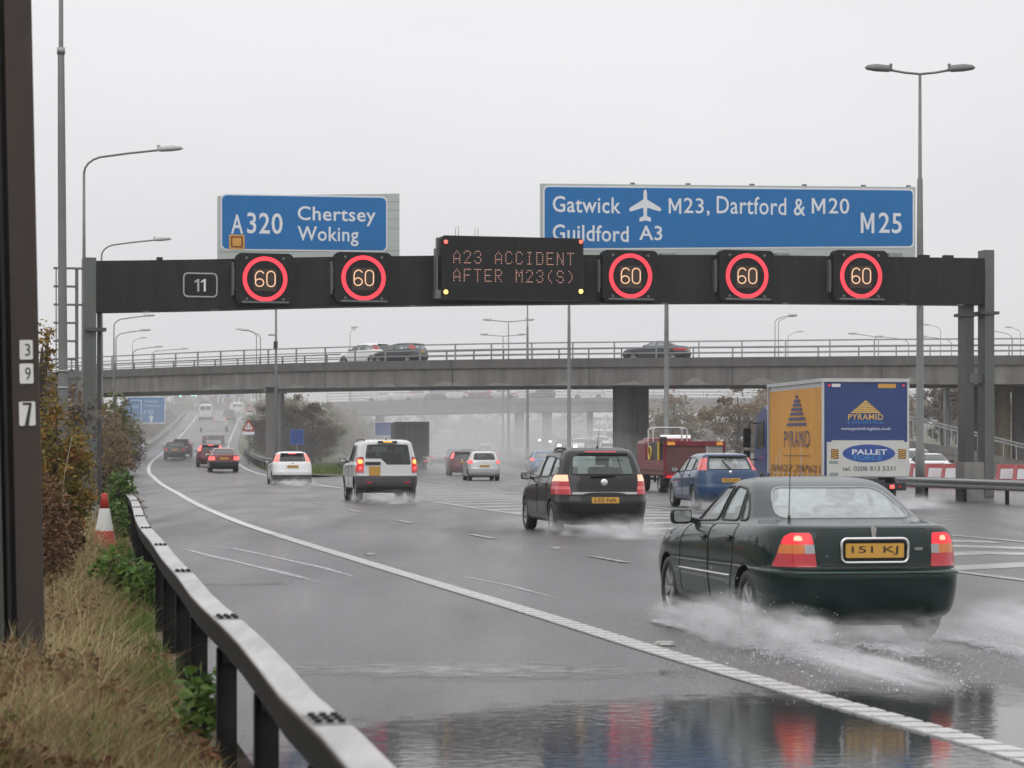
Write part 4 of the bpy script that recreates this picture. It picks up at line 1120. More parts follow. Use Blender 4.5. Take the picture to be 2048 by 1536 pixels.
AXI = {'y': (0, 2, 1), 'x': (1, 2, 0), 'z': (0, 1, 2)}
def cut(bm, poly, axis, side, lim=.15, rng_=None):
    """score a convex outline into the shell; return the faces inside it"""
    iu, iv, iw = AXI[axis]
    P = [Vector(p) for p in poly]
    area = sum(P[i].x * P[(i + 1) % len(P)].y - P[(i + 1) % len(P)].x * P[i].y for i in range(len(P)))
    if area < 0: P.reverse()
    u0, u1 = min(p.x for p in P), max(p.x for p in P); v0, v1 = min(p.y for p in P), max(p.y for p in P)
    def ok(f):
        if f.normal[iw] * side < lim: return False
        us = [v.co[iu] for v in f.verts]; vv = [v.co[iv] for v in f.verts]; ww = f.verts[0].co[iw]
        if rng_ and not (rng_[0] <= ww <= rng_[1]): return False
        return max(us) > u0 and min(us) < u1 and max(vv) > v0 and min(vv) < v1
    F = [f for f in bm.faces if ok(f)]
    for i in range(len(P)):
        p, q = P[i], P[(i + 1) % len(P)]; d = q - p
        if d.length < 1e-5: continue
        co, no = Vector((0, 0, 0)), Vector((0, 0, 0)); co[iu], co[iv] = p.x, p.y; no[iu], no[iv] = d.y, -d.x
        es = {e for f in F for e in f.edges}; vs = {v for f in F for v in f.verts}
        r = bmesh.ops.bisect_plane(bm, geom=F + list(es) + list(vs), dist=1e-5, plane_co=co, plane_no=no.normalized())
        F = [g for g in r['geom'] if isinstance(g, bmesh.types.BMFace)]
    res = []
    for f in F:
        c = f.calc_center_median(); a = Vector((c[iu], c[iv]))
        if all((P[(i + 1) % len(P)] - P[i]).cross(a - P[i]) > -1e-6 for i in range(len(P))): res.append(f)
    return res

def take(bm, faces, keep=False):
    nb = bmesh.new(); mp = {}
    for f in faces:
        vs = []
        for v in f.verts:
            if v not in mp: mp[v] = nb.verts.new(v.co); mp[v].normal = v.normal
            vs.append(mp[v])
        try: nf = nb.faces.new(vs); nf.smooth = True
        except ValueError: pass
    if not keep: bmesh.ops.delete(bm, geom=faces, context='FACES')
    nb.normal_update(); return nb

def loops_of(nb):
    ed = {}
    for e in nb.edges:
        if len(e.link_faces) == 1:
            for a, b in ((e.verts[0], e.verts[1]), (e.verts[1], e.verts[0])): ed.setdefault(a, []).append(b)
    seen, out = set(), []
    for s in list(ed):
        if s in seen: continue
        lp = [s]; seen.add(s); cur = s
        while True:
            nx = [v for v in ed[cur] if v not in seen]
            if not nx: break
            cur = nx[0]; seen.add(cur); lp.append(cur)
        if len(lp) > 3: out.append([v.co.copy() for v in lp])
    return out

def push(nb, d):
    nb.normal_update()
    for v, n in [(v, v.normal.copy()) for v in nb.verts]: v.co += n * d

def link_bm(nb, name, m, parent, thick=0.0, smooth=True):
    if thick:
        r = bmesh.ops.solidify(nb, geom=list(nb.faces), thickness=thick)
    me = bpy.data.meshes.new(name); nb.to_mesh(me); nb.free()
    if smooth and REF:
        ns = []
        for v in me.vertices:
            lc, n_, i, dd = REF['bvh'].find_nearest(v.co)
            q = REF['f'][i]
            if len(q) > 6: ns.append(n_); continue
            w = [1 / ((a - lc).length_squared + 1e-7) for a, _ in q]
            nn = Vector((0, 0, 0))
            for wi, (_, b_) in zip(w, q): nn += b_ * wi
            ns.append(nn.normalized())
        me.normals_split_custom_set_from_vertices(ns)
    return link_mesh(name, me, m, parent)

def thin(lp, tol=.012):
    out = [lp[0]]
    for p in lp[1:]:
        if (p - out[-1]).length > tol: out.append(p)
    return out

def wheel(parent, x, y, r, wd, side, detail, spoke=5):
    o = empty("wheel", (x, y, r)); o.parent = parent
    M = Matrix.Rotation(R(-90 * side), 4, 'X')          # local z -> outwards
    n = 36 if detail > 1 else (22 if detail else 12); h = wd / 2; ri = r * .66
    b = MB(); b.lathe([(ri, -h), (r * .93, -h), (r, -h * .72), (r, h * .72), (r * .93, h), (ri * 1.03, h), (ri, h * .86)], n, M=M, cap=False)
    b.build("tyre", rubber, o)
    if not detail: return o
    b = MB()
    b.lathe([(ri, -h * .6), (ri, h * .82), (ri * .93, h * .86), (ri * .90, h * .6), (ri * .9, -h * .5)], n, M=M, cap=False)
    b.lathe([(.001, h * .62), (ri * .22, h * .60), (ri * .26, h * .4)], 16, M=M, cap=False)
    b.lathe([(.001, h * .05), (ri * .9, h * .05)], 16, M=M, mi=1, cap=False)
    for k in range(spoke):
        a = 2 * math.pi * k / spoke + .3
        for da in ((-.13, .13) if spoke <= 5 else (0,)):
            c, s = math.cos(a + da), math.sin(a + da); c2, s2 = math.cos(a + da * .5), math.sin(a + da * .5)
            p0 = M @ Vector((ri * .15 * c, ri * .15 * s, h * .55)); p1 = M @ Vector((ri * .93 * c2 if False else ri * .93 * c, ri * .93 * s, h * .72))
            b.bar(p0, p1, ri * .15, .03, up=M @ Vector((0, 0, 1)))
    b.build("rim", [alloy, trim], o)
    return o

def seat(parent, x, y, z, m, w=.5, hr=True, hb=.62):
    b = MB(); b.box((x + .05, y, z + .06), (.5, w, .16), bev=.05)
    Mx = Matrix.Rotation(R(-14), 4, 'Y'); b.box((x - .26, y, z + .12 + hb / 2), (.15, w, hb), M=Mx, bev=.05)
    if hr: b.box((x - .36, y, z + .24 + hb), (.10, .27, .20), M=Mx, bev=.04)
    return b.build("seat", m, parent)

def text_plate(parent, c, w, h, txt, rear=True, m=None, frame=None):
    """a number plate standing square on the tail; c is its centre"""
    sg = -1 if rear else 1
    M = Matrix(((0, 0, sg, c[0]), (sg, 0, 0, c[1]), (0, 1, 0, c[2]), (0, 0, 0, 1)))
    M = Matrix(((0, 0, sg, c[0]), (-1 if rear else 1, 0, 0, c[1]), (0, 1, 0, c[2]), (0, 0, 0, 1)))
    b = MB(); b.prism(rrect(-w / 2, w / 2, -h / 2, h / 2, .012, 3), -.03, .004, M=M)
    if txt: put_text(b, txt, -w * .40, w * .40, -h * .31, h * .31, .0055, M, 1, bold=.008)
    return b.build("number_plate", [m or plate_y, plate_ink], parent)

def vehicle(kind, pos, yaw, col, label, cat="car", name=None, group="cars driving along the slip road and motorway", detail=1, S=None, z=0.0):
    """S: windows / lights / extras of this car"""
    S = S or {}
    o = empty(name or {'saloon': 'saloon_car', 'mpv': 'people_carrier', 'suv': 'off_road_car', 'hatch': 'hatchback_car', 'mini': 'small_hatchback', 'van': 'panel_van'}[kind],
              (pos[0], pos[1], z), yaw, label, cat, group)
    sc = S.get('scale', 1.0); o.scale = (sc, sc * S.get('wide', 1.0), sc * S.get('tall', 1.0))
    ax = AX[kind]; nq, sub = ((22, 4), (12, 2), (7, 2))[2 - detail] if False else {2: (22, 4), 1: (12, 2), 0: (7, 1)}[detail]
    bm = car_shell(kind, nq, sub, ax, True)
    F = [f for f in bm.faces if REF['bvh'].find_nearest(f.calc_center_median())[3] > .02]
    if F: link_bm(take(bm, F), "wheel_arch", matt_black, o, smooth=False)
    gl = S.get('glass', glass_clear if detail == 2 else glass_dark); gs = S.get('glass_side', glass_side if detail == 2 else gl)
    def part(nm, polys, axis, side, m, off=0.0, trim_r=0.0, trim_m=None, thick=0.0, lim=.15, trim_name=None, rng_=None):
        F = []
        nbs = []
        for pl in polys:
            F = cut(bm, pl, axis, side, lim, rng_)
            if F: nbs.append(take(bm, F))
        if not nbs: return None
        nb = nbs[0]
        for q in nbs[1:]:
            mp = [nb.verts.new(v.co) for v in q.verts]; q.verts.index_update()
            for f in q.faces:
                nf = nb.faces.new([mp[v.index] for v in f.verts]); nf.smooth = True
            q.free()
        if len(nbs) > 1: bmesh.ops.remove_doubles(nb, verts=nb.verts, dist=1e-4)
        nb.normal_update(); lps = loops_of(nb) if trim_r else []
        if off: push(nb, off)
        p = link_bm(nb, nm, m, o)
        if trim_r:
            b = MB()
            for lp in lps:
                q = thin(lp, trim_r * 1.4)
                if len(q) > 4: b.tube(q, trim_r, 5, closed=True)
            if b.v: b.build(trim_name or "window_seal", trim_m or trim, p)
        return p
    mirror_y = lambda pl: [(-u, v) for u, v in pl]
    fine = detail > 0
    for pl in S.get('side', []):                          # side windows
        for sd in (1, -1): part("side_window", [rpoly(pl, .05 if fine else .01, 3 if fine else 1)], 'y', sd, gs, -.006, .012 if fine else 0, S.get('seal'))
    if 'rear' in S:
        part("rear_window", [rpoly(pl, S.get('rear_r', .06) if fine else .01, 3 if fine else 1) for pl in S['rear']], 'x', -1, gl, -.004, S.get('rear_trim_r', .013) if fine else 0, S.get('rear_trim'))
    if 'front' in S: part("windscreen", [rpoly(S['front'], .06 if fine else .01, 3 if fine else 1)], 'x', 1, S.get('glass_front', gl), -.004, .012 if fine else 0, lim=.10)
    for nm, pl, m, off in S.get('tail', []):              # rear lamps, given for the left side
        for sd in (1, -1):
            if isinstance(nm, tuple): continue
            part(nm, [pl if sd > 0 else mirror_y(pl)], 'x', -1, m, off, .005 if detail == 2 else 0, trim, lim=.02, trim_name="lamp_seal")
    for nm, pl, m, off in S.get('tail_one', []): part(nm, [pl], 'x', -1, m, off, .005 if detail == 2 else 0, trim, lim=.02, trim_name="panel_gap")
    for nm, pl, m, off in S.get('head', []):
        for sd in (1, -1): part(nm, [pl if sd > 0 else mirror_y(pl)], 'x', 1, m, off, lim=.05)
    if detail == 2:
        for nm, pl in S.get('doors', []):                 # doors and their gaps
            for sd in (1, -1):
                d = part(nm, [rpoly(pl, .05, 3)], 'y', sd, S.get('door_m', col), 0.0, .0045, matt_black, trim_name="door_gap")
                if d is None: continue
                hx, hz = max(p[0] for p in pl), max(p[1] for p in pl); hx = min(p[0] for p in pl) + .16
                hit = bvh_hit(d, Vector((hx, sd * 2, hz - .12)), Vector((0, -sd, 0)))
                if hit is not None:
                    b = MB(); b.box(hit + Vector((0, sd * .018, 0)), (.17, .022, .024), bev=.008); b.box(hit + Vector((0, sd * .003, -.012)), (.13, .012, .06), 1, bev=.004)
                    b.build("handle", [S.get('handle_m', col), matt_black], d)
    # bumpers: the lower ends, cut off as parts of their own
    if detail and 'bump' in S:
        for zb, x0, sgn, bmat in S['bump']:
            fs = [f for f in bm.faces if (f.calc_center_median().x * sgn > x0 - .3)]
            r = bmesh.ops.bisect_plane(bm, geom=list({g for f in fs for g in [f, *f.edges, *f.verts]}), dist=1e-5, plane_co=(0, 0, zb), plane_no=(0, 0, 1))
            fs = [f for f in bm.faces if f.calc_center_median().x * sgn > x0 - .3 and f.calc_center_median().z < zb]
            bmesh.ops.bisect_plane(bm, geom=list({g for f in fs for g in [f, *f.edges, *f.verts]}), dist=1e-5, plane_co=(x0 * sgn, 0, 0), plane_no=(1, 0, 0))
            F = [f for f in bm.faces if f.calc_center_median().x * sgn > x0 and f.calc_center_median().z < zb + 1e-5]
            if F:
                nb = take(bm, F); lps = loops_of(nb); bp = link_bm(nb, "bumper", bmat or col, o)
                if detail == 2:
                    b = MB()
                    for lp in lps:
                        q = [p for p in lp if abs(p.z - zb) < .004]
                        if len(q) > 6:
                            a = sorted(q, key=lambda p: math.atan2(p.y, (p.x + 1.6 * sgn * -1 * -1 if False else p.x - sgn * 1.2) * sgn)); b.tube(thin(a, .01), .0045, 5)
                    if b.v: b.build("bumper_gap", matt_black, bp)
    body = link_bm(bm, "body", col, o)
    # wheels
    wy = S.get('track', LEV[kind][3][4] - .125)
    for x in ax[:2]:
        for sd in (1, -1): wheel(o, x, sd * wy, ax[2], .205, sd, detail, S.get('spokes', 5))
    if detail:
        b = MB(); L0, L1 = LEV[kind][1][2], LEV[kind][1][3]
        b.box(((L0 + L1) / 2, 0, .235 * (1.7 if kind == 'suv' else 1)), (L1 - L0 - .5, wy * 1.45, .12)); b.build("underbody", matt_black, o)
    for t in S.get('plates', []): text_plate(o, t[0], t[1], t[2], t[3], t[4] if len(t) > 4 else True, t[5] if len(t) > 5 else None)
    if 'mirror' in S and detail:
        mx, my, mz = S['mirror']
        for sd in (1, -1):
            b = MB(); b.box((mx, sd * (my + .10), mz), (.10, .205, .145), bev=.045); b.bar((mx - .01, sd * (my - .06), mz - .05), (mx, sd * (my + .05), mz - .03), .05, .05)
            mo = b.build("door_mirror", S.get('mirror_m', trim), o)
            g = MB(); g.prism(rrect(-.08, .08, -.052, .052, .03), 0, .003, M=Matrix.Translation((mx - .052, sd * (my + .10), mz)) @ Matrix(((0, 0, -1, 0), (-1, 0, 0, 0), (0, 1, 0, 0), (0, 0, 0, 1))))
            g.build("mirror_glass", chrome, mo)
    if detail == 2:
        sm = S.get('seat_m', seat_cloth); sx, sz = S.get('seats', (.15, .42))
        for y in (.36, -.36): seat(o, sx, y, sz, sm)
        seat(o, sx - .95, 0, sz - .02, sm, 1.25, hr=False, hb=.5)
        b = MB()
        for y in (.42, 0, -.42): b.box((sx - 1.27, y, sz + .66), (.09, .24, .14), bev=.04)
        b.build("rear_headrest", sm, o)
        b = MB(); b.box((sx + .75, 0, sz + .32), (.35, 1.25, .2), bev=.05); b.box((sx - .4, 0, .3), (2.6, 1.3, .05)); b.build("dashboard", interior, o)
        b = MB(); b.tube([(sx + .45 + .09 * math.sin(a), -.36 + .185 * math.cos(a), sz + .42 + .17 * math.sin(a)) for a in np.linspace(0, 2 * math.pi, 20, endpoint=False)], .016, 6, closed=True); b.build("steering_wheel", trim, o)
    for fn in S.get('extra', []): fn(o)
    return o

def bvh_hit(ob, p, d):
    me = ob.data; me.calc_loop_triangles() if hasattr(me, "calc_loop_triangles") else None
    from mathutils.bvhtree import BVHTree
    bv = BVHTree.FromPolygons([v.co for v in me.vertices], [list(p_.vertices) for p_ in me.polygons])
    h = bv.ray_cast(p, d)
    return h[0]
def heading(fx, y): return math.atan2(1.0, (fx(y + 1) - fx(y - 1)) / 2)

# ---- the dark green saloon in front
def green_extra(o):
    b = MB(); fr = rrect(-.285, .285, -.098, .098, .045, 4); M = Matrix(((0, 0, -1, -2.236), (-1, 0, 0, 0), (0, 1, 0, .79), (0, 0, 0, 1)))
    b.prism(rrect(-.262, .262, -.08, .08, .03, 4), -.005, .012, 1, M=M)
    b.tube([M @ Vector((p[0], p[1], .018)) for p in fr], .0125, 8, closed=True, mi=0); b.build("plate_surround", [chrome, matt_black], o)
    text_plate(o, (-2.252, 0, .79), .50, .118, "151 KJ")
    b = MB(); b.prism([(-.024, .04), (-.014, -.045), (.014, -.045), (.024, .04), (0, .05)], 0, .014, M=Matrix.Translation((0, 0, .145)) @ Matrix.Translation((.022, 0, -.0)) @ M); b.build("emblem", chrome, o)
    b = MB(); b.prism(rrect(-.034, .034, -.011, .011, .006, 2), 0, .008, M=Matrix.Translation((.012, -.385, .012)) @ M)
    b.prism(rrect(-.009, .009, -.009, .009, .008, 3), 0, .01, M=Matrix.Translation((.012, -.37, -.06)) @ M)
    b.prism(rrect(-.012, .012, -.005, .005, .004, 2), 0, .008, M=Matrix.Translation((.012, .40, -.045)) @ M); b.build("badge", galv, o)
    b = MB(); b.tube([(-1.50, .50, 1.025), (-1.49, .50, 1.06)], .014, 8); b.tube([(-1.49, .50, 1.05), (-1.54, .495, 1.78)], [.0045, .0025], 6); b.build("aerial", trim, o)
    b = MB(); b.box((-1.85, -.12, .235), (.5, .75, .15), bev=.05); b.build("silencer", mat("dirty_silencer", (.10, .085, .075), .6, .3, vary=.4), o)
    b = MB(); b.tube([(-2.05, -.42, .215), (-2.2, -.45, .205), (-2.335, -.47, .20)], .034, 12, cap=False); b.tube([(-2.335, -.47, .20), (-2.05, -.42, .215)], .030, 12, cap=False); b.build("exhaust_pipe", mat("exhaust_steel", (.45, .40, .35), .35, .7, vary=.3), o)
    # waist moulding, boot lip seam, bumper strip
    body = [c for c in o.children if c.name.startswith("door")]
    for sd in (1, -1):
        b = MB()
        pts = [(x, sd * (.8475 + .004 - .012 * max(0, abs(x) - .9)), .520 - .006 * x) for x in np.linspace(-.86, .98, 16)]
        b.tube(pts, [.0045] + [.011] * 14 + [.0045], 6); b.build("side_moulding", chrome, o)
    b = MB(); b.tube([(-2.33 + .012 * (abs(y) / .7) ** 4 * 3, y, .612) for y in np.linspace(-.70, .70, 24)], .007, 6); b.build("bumper_strip", mat("bumper_edge", (.05, .10, .085), .3), o)
    b = MB(); b.box((-1.36, -.02, 1.03), (.06, .34, .05), bev=.012); b.build("high_brake_lamp", trim, o)
GREEN = dict(scale=.985,
    side=[[(.70, .955), (-.09, .985), (-.20, 1.292), (.13, 1.272)], [(-.19, .990), (-.76, 1.000), (-.66, 1.272), (-.29, 1.294)], [(-.83, 1.003), (-1.06, 1.010), (-.99, 1.10), (-.73, 1.255)]],
    rear=[[(.605, 1.038), (-.605, 1.038), (-.49, 1.288), (.49, 1.288)]], rear_r=.09, rear_trim=mat("dull_window_trim", (.35, .35, .36), .3, .6), rear_trim_r=.0085, seal=trim,
    front=[(.62, 1.02), (-.62, 1.02), (-.50, 1.31), (.50, 1.31)],
    tail=[("brake_bulb", rpoly([(.585, .868), (.655, .868), (.645, .908), (.595, .908)], .02, 3), L_PEACH, .008), ("brake_lamp", rpoly([(.502, .838), (.742, .838), (.715, .905), (.67, .932), (.52, .932)], .022, 3), L_RED, .006), ("indicator_lamp", [(.575, .765), (.762, .765), (.742, .838), (.575, .838)], l_amber, .006),
          ("reversing_lamp", [(.498, .765), (.575, .765), (.575, .838), (.502, .838)], l_white, .006), ("tail_lamp", rpoly([(.488, .655), (.790, .655), (.762, .765), (.498, .765)], .014, 2), l_red, .006)],
    tail_one=[("boot_lid", rpoly([(.472, .668), (.472, .968), (-.472, .968), (-.472, .668)], .03), P_GREEN, 0)],
    doors=[("door", [(.86, .30), (-.135, .30), (-.11, .955), (.72, .928), (.88, .75)]), ("door", [(-.155, .30), (-.80, .30), (-.93, .62), (-.98, .975), (-.125, .957)])],
    bump=[(.640, 1.74, -1, None), (.60, 1.85, 1, None)], mirror=(.62, .80, 1.00), mirror_m=P_GREEN, seat_m=pale_seat, seats=(.10, .38), spokes=5, extra=[green_extra], handle_m=P_GREEN)
vehicle('saloon', (2.535, 21.6), R(90 + 10.4), P_GREEN, "dark green saloon with chrome plate surround throwing up spray in front", detail=2, S=GREEN)

# ---- black people carrier
def mpv_extra(o):
    M = Matrix(((0, 0, -1, -2.125), (-1, 0, 0, 0), (0, 1, 0, .775), (0, 0, 0, 1)))
    b = MB(); b.prism(rrect(-.62, .62, -.022, .022, .012), -.05, .012, M=M); b.build("chrome_strip", chrome, o)
    b = MB(); b.lathe([(.001, .018), (.05, .016), (.066, .010), (.07, -.02)], 24, M=Matrix.Translation((.035, 0, .20)) @ M); b.build("emblem", chrome, o)
    text_plate(o, (-2.215, 0, .645), .52, .112, "L55 NA")
    for sd in (1, -1):
        b = MB(); b.tube([(-1.45, sd * .585, 1.575), (-1.30, sd * .59, 1.610), (-.6, sd * .59, 1.615), (-.3, sd * .585, 1.595), (-.2, sd * .58, 1.56)], .016, 8); b.build("roof_rail", matt_black, o)
    b = MB(); b.tube([(-1.45, 0, 1.61), (-1.48, 0, 1.65)], .02, 8); b.tube([(-1.48, 0, 1.65), (-1.66, 0, 2.0)], [.006, .003], 5); b.build("aerial", trim, o)
    b = MB(); b.bar((-2.075, .25, 1.085), (-2.06, -.22, 1.105), .03, .03); b.build("wiper", matt_black, o)
    b = MB(); b.box((-1.93, 0, 1.50), (.03, .95, .05), bev=.01); b.build("spoiler_lip", matt_black, o)
MPV = dict(
    side=[[(.98, 1.02), (.03, 1.055), (-.06, 1.46), (.42, 1.42)], [(-.06, 1.06), (-.98, 1.08), (-1.02, 1.44), (-.15, 1.465)], [(-1.08, 1.085), (-1.72, 1.13), (-1.62, 1.39), (-1.12, 1.435)]],
    rear=[[(.60, 1.125), (-.60, 1.125), (-.545, 1.48), (.545, 1.48)]], front=[(.66, 1.08), (-.66, 1.08), (-.58, 1.5), (.58, 1.5)],
    tail=[("brake_lamp", [(.66, .995), (.90, .995), (.90, 1.08), (.83, 1.115), (.665, 1.115)], L_PEACH, .006), ("tail_lamp", [(.645, .90), (.91, .90), (.91, .995), (.66, .995)], l_red, .006),
          ("tail_lamp", [(.635, .845), (.91, .845), (.91, .90), (.645, .90)], l_pink, .006), ("tail_lamp", [(.63, .75), (.91, .75), (.91, .845), (.635, .845)], l_red, .006)],
    tail_one=[("high_brake_lamp", rpoly([(.30, 1.535), (-.30, 1.535), (-.30, 1.56), (.30, 1.56)], .008), l_red, .004)],
    doors=[("door", [(1.0, .36), (-.02, .36), (0, 1.03), (1.02, .985), (1.08, .7)]), ("door", [(-.04, .36), (-.78, .36), (-.95, .66), (-1.02, 1.06), (-.02, 1.035)])],
    bump=[(.735, 1.72, -1, None), (.62, 1.75, 1, None)], mirror=(.86, .85, 1.07), mirror_m=P_BLACK, seats=(.12, .52), glass=glass_mat("green_tinted_glass", (.46, .54, .51), .22, (.42, .50, .47)), glass_front=glass_clear, glass_side=glass_side, extra=[mpv_extra])
vehicle('mpv', (1.36, 46.9), R(90 + 10), P_BLACK, "black people carrier with roof rails and a chrome strip above its yellow plate", detail=2, S=MPV)

# ---- white off-road car
def suv_extra(o):
    M = Matrix(((0, 0, -1, -2.287), (-1, 0, 0, 0), (0, 1, 0, 1.17), (0, 0, 0, 1)))
    b = MB(); b.prism(rrect(-.685, -.22, -.045, .045, .02), -.02, .012, M=M); b.build("badge_bar", trim, o)
    text_plate(o, (-2.292, .40, .945), .34, .27, "")
    b = MB(); b.box((-2.16, 0, 1.815), (.12, .58, .055), bev=.015); b.build("high_lamp_housing", trim, o)
    b = MB(); b.box((-2.222, 0, 1.815), (.012, .27, .036)); b.build("high_brake_lamp", L_ORANGE, o)
    for sd in (1, -1):
        b = MB(); b.tube([(-1.9, sd * .67, 1.85), (-1.8, sd * .68, 1.885), (-.2, sd * .68, 1.885), (0, sd * .68, 1.83)], .018, 6); b.build("roof_rail", trim, o)
        b = MB(); b.box((-2.352, sd * .58, .60), (.012, .16, .045)); b.build("reflector", l_red, o)
    b = MB(); b.tube([(-1.75, 0, 1.87), (-1.8, 0, 1.94)], .02, 8); b.build("aerial", trim, o)
SUV = dict(
    side=[[(1.02, 1.20), (.12, 1.22), (.06, 1.70), (.60, 1.68)], [(-.02, 1.225), (-.95, 1.235), (-.97, 1.70), (-.08, 1.71)]],
    rear=[[(.665, 1.325), (-.665, 1.325), (-.60, 1.725), (.60, 1.725)], [(.02, 1.145), (-.685, 1.145), (-.665, 1.325), (.20, 1.325)]], rear_r=.03,
    front=[(.72, 1.24), (-.72, 1.24), (-.66, 1.70), (.66, 1.70)],
    tail=[("brake_lamp", rpoly([(.745, 1.155), (.865, 1.155), (.865, 1.285), (.745, 1.285)], .06, 4), L_ORANGE, .016), ("tail_lamp", rpoly([(.755, .985), (.855, .985), (.855, 1.075), (.755, 1.075)], .045, 4), L_GLOW, .016),
          ("lamp_stack", [(.725, .955), (.93, .955), (.885, 1.30), (.725, 1.30)], L_DEEP, .006), ("reversing_lamp", [(.725, .89), (.93, .89), (.93, .955), (.725, .955)], l_pink, .006),
          ("tail_lamp", [(.725, 1.30), (.885, 1.30), (.875, 1.36), (.725, 1.36)], l_red, .006)],
    doors=[("door", [(1.0, .52), (.08, .52), (.10, 1.19), (1.05, 1.17), (1.02, .8)]), ("door", [(.05, .52), (-.82, .52), (-1.0, .86), (-1.0, 1.21), (.07, 1.195)])],
    bump=[(.80, 1.75, -1, trim_grey), (.80, 1.9, 1, trim_grey)], mirror=(.86, .93, 1.25), seats=(.15, .78), track=.80, glass=glass_tint, glass_side=glass_tint, extra=[suv_extra], handle_m=trim)
vehicle('suv', (-4.10, 74.0), R(90 + 9.9), P_WHITE, "white boxy off-road car with lit stacked tail lamps and a dark lower bumper", detail=2, S=SUV)

# ---- hatchbacks
def hatch_S(plate_z, txt, high=None, lower=None, glass=None, lit=L_GLOW, wipe=False, spoiler=trim):
    def ex(o):
        text_plate(o, (-2.065 if plate_z > .66 else -2.11, 0, plate_z), .50, .11, txt)
        b = MB(); b.box((-1.665, 0, 1.400), (.14, 1.06, .045), bev=.015); b.build("roof_spoiler", spoiler, o)
        if high: b = MB(); b.box((-1.742, 0, 1.400), (.012, .34, .03)); b.build("high_brake_lamp", high, o)
        b = MB(); b.lathe([(.001, .016), (.045, .012), (.05, -.02)], 16, M=Matrix.Translation((-1.985, 0, .985)) @ Matrix.Rotation(R(-90), 4, 'Y')); b.build("emblem", chrome, o)
        if wipe: b = MB(); b.bar((-1.955, -.02, 1.05), (-1.80, .20, 1.30), .028, .028); b.build("wiper", matt_black, o)
        b = MB(); b.tube([(-1.2, 0, 1.485), (-1.32, 0, 1.70)], [.007, .003], 5); b.build("aerial", trim, o)
    return dict(
        side=[[(.86, .975), (.02, 1.00), (-.05, 1.375), (.42, 1.335)], [(-.08, 1.005), (-.92, 1.03), (-.86, 1.345), (-.13, 1.38)], [(-.98, 1.035), (-1.42, 1.075), (-1.33, 1.20), (-.95, 1.325)]],
        rear=[[(.585, 1.055), (-.585, 1.055), (-.50, 1.365), (.50, 1.365)]], front=[(.66, 1.02), (-.66, 1.02), (-.54, 1.40), (.54, 1.40)],
        tail=[("tail_lamp", [(.615, 1.03), (.80, 1.03), (.755, 1.16), (.600, 1.16)], lit, .008), ("brake_lamp", [(.600, 1.16), (.755, 1.16), (.66, 1.36), (.535, 1.36)], lit, .008)],
        doors=[("door", [(.92, .33), (-.03, .33), (-.01, .985), (.90, .955), (1.0, .7)]), ("door", [(-.05, .33), (-.74, .33), (-.90, .62), (-1.0, 1.02), (-.03, .99)])],
        bump=[(.70, 1.62, -1, None), (.6, 1.7, 1, None)] if lower is None else [(.46, 1.62, -1, lower), (.6, 1.7, 1, None)],
        mirror=(.74, .83, 1.03), seats=(.10, .46), glass=glass or glass_clear, glass_side=glass_side, extra=[ex])
vehicle('hatch', (5.52, 65.8), R(90 + 8.5), P_BLUE, "blue hatchback with high red pillar lamps beside the yellow lorry", detail=2, S=hatch_S(.77, "FH05 KXE", wipe=True, lit=l_pink))
vehicle('hatch', (-9.98, 107.5), R(90 + 9.8), P_WHITE, "white hatchback braking with its high lamps lit, in front of the first bridge pier", detail=2, S=hatch_S(.83, "KT06 ZNF", high=L_BRAKE, lit=L_BRAKE, lower=trim_grey, glass=glass_tint))
def mini_S(lit=L_GLOW, txt="", glass=None, seats_m=None, head=None):
    def ex(o):
        text_plate(o, (-1.712, 0, .74), .48, .11, txt)
        b = MB(); b.lathe([(.001, .014), (.04, .010), (.045, -.02)], 14, M=Matrix.Translation((-1.655, 0, .97)) @ Matrix.Rotation(R(-90), 4, 'Y')); b.build("emblem", chrome, o)
    return dict(side=[[(.78, 1.00), (.02, 1.02), (-.04, 1.385), (.42, 1.345)], [(-.07, 1.025), (-.80, 1.045), (-.78, 1.36), (-.11, 1.39)]],
                rear=[[(.55, 1.06), (-.55, 1.06), (-.475, 1.38), (.475, 1.38)]], front=[(.60, 1.05), (-.60, 1.05), (-.50, 1.40), (.50, 1.40)],
                tail=[("tail_lamp", [(.60, .865), (.83, .865), (.80, 1.00), (.70, 1.07), (.60, 1.02)], lit, .008)],
                bump=[(.70, 1.30, -1, None)], mirror=(.66, .79, 1.04), glass=glass or glass_dark, extra=[ex], head=head or [], seats=(.1, .46),
                doors=[("door", [(.80, .33), (-.03, .33), (-.01, 1.005), (.80, .98), (.88, .7)]), ("door", [(-.05, .33), (-.60, .33), (-.78, .6), (-.84, 1.03), (-.03, 1.01)])])
vehicle('mini', (-1.58, 122.5), R(90 + 6.9), P_SILVER, "silver small hatchback with lit tail lamps in the spray right of the white off-road car", detail=2, S=mini_S(L_GLOW, "RX53 VLO", glass=glass_tint))
vehicle('mini', (1.86, 150), R(90 + 4.5), P_LBLUE, "pale blue small hatchback half hidden behind the black people carrier", detail=1, S=mini_S(L_GLOW, "", glass=glass_pale))
vehicle('hatch', (-3.05, 146), R(90 + 5), P_MAROON, "dark red car with one tail lamp showing behind the silver small hatchback", detail=1, S=hatch_S(.83, "", lit=L_GLOW, glass=glass_dark))
SAL = lambda lit, glass=None, head=None, plate=True: dict(side=GREEN['side'], rear=GREEN['rear'], front=GREEN['front'], tail=[("tail_lamp", [(.53, .69), (.87, .69), (.85, .88), (.54, .88)], lit, .006)],
    bump=[(.640, 1.74, -1, trim), (.60, 1.85, 1, None)], mirror=(.62, .80, 1.0), glass=glass or glass_dark, plates=[((-2.25, 0, .78), .5, .11, "")] if plate else [], head=head or [])
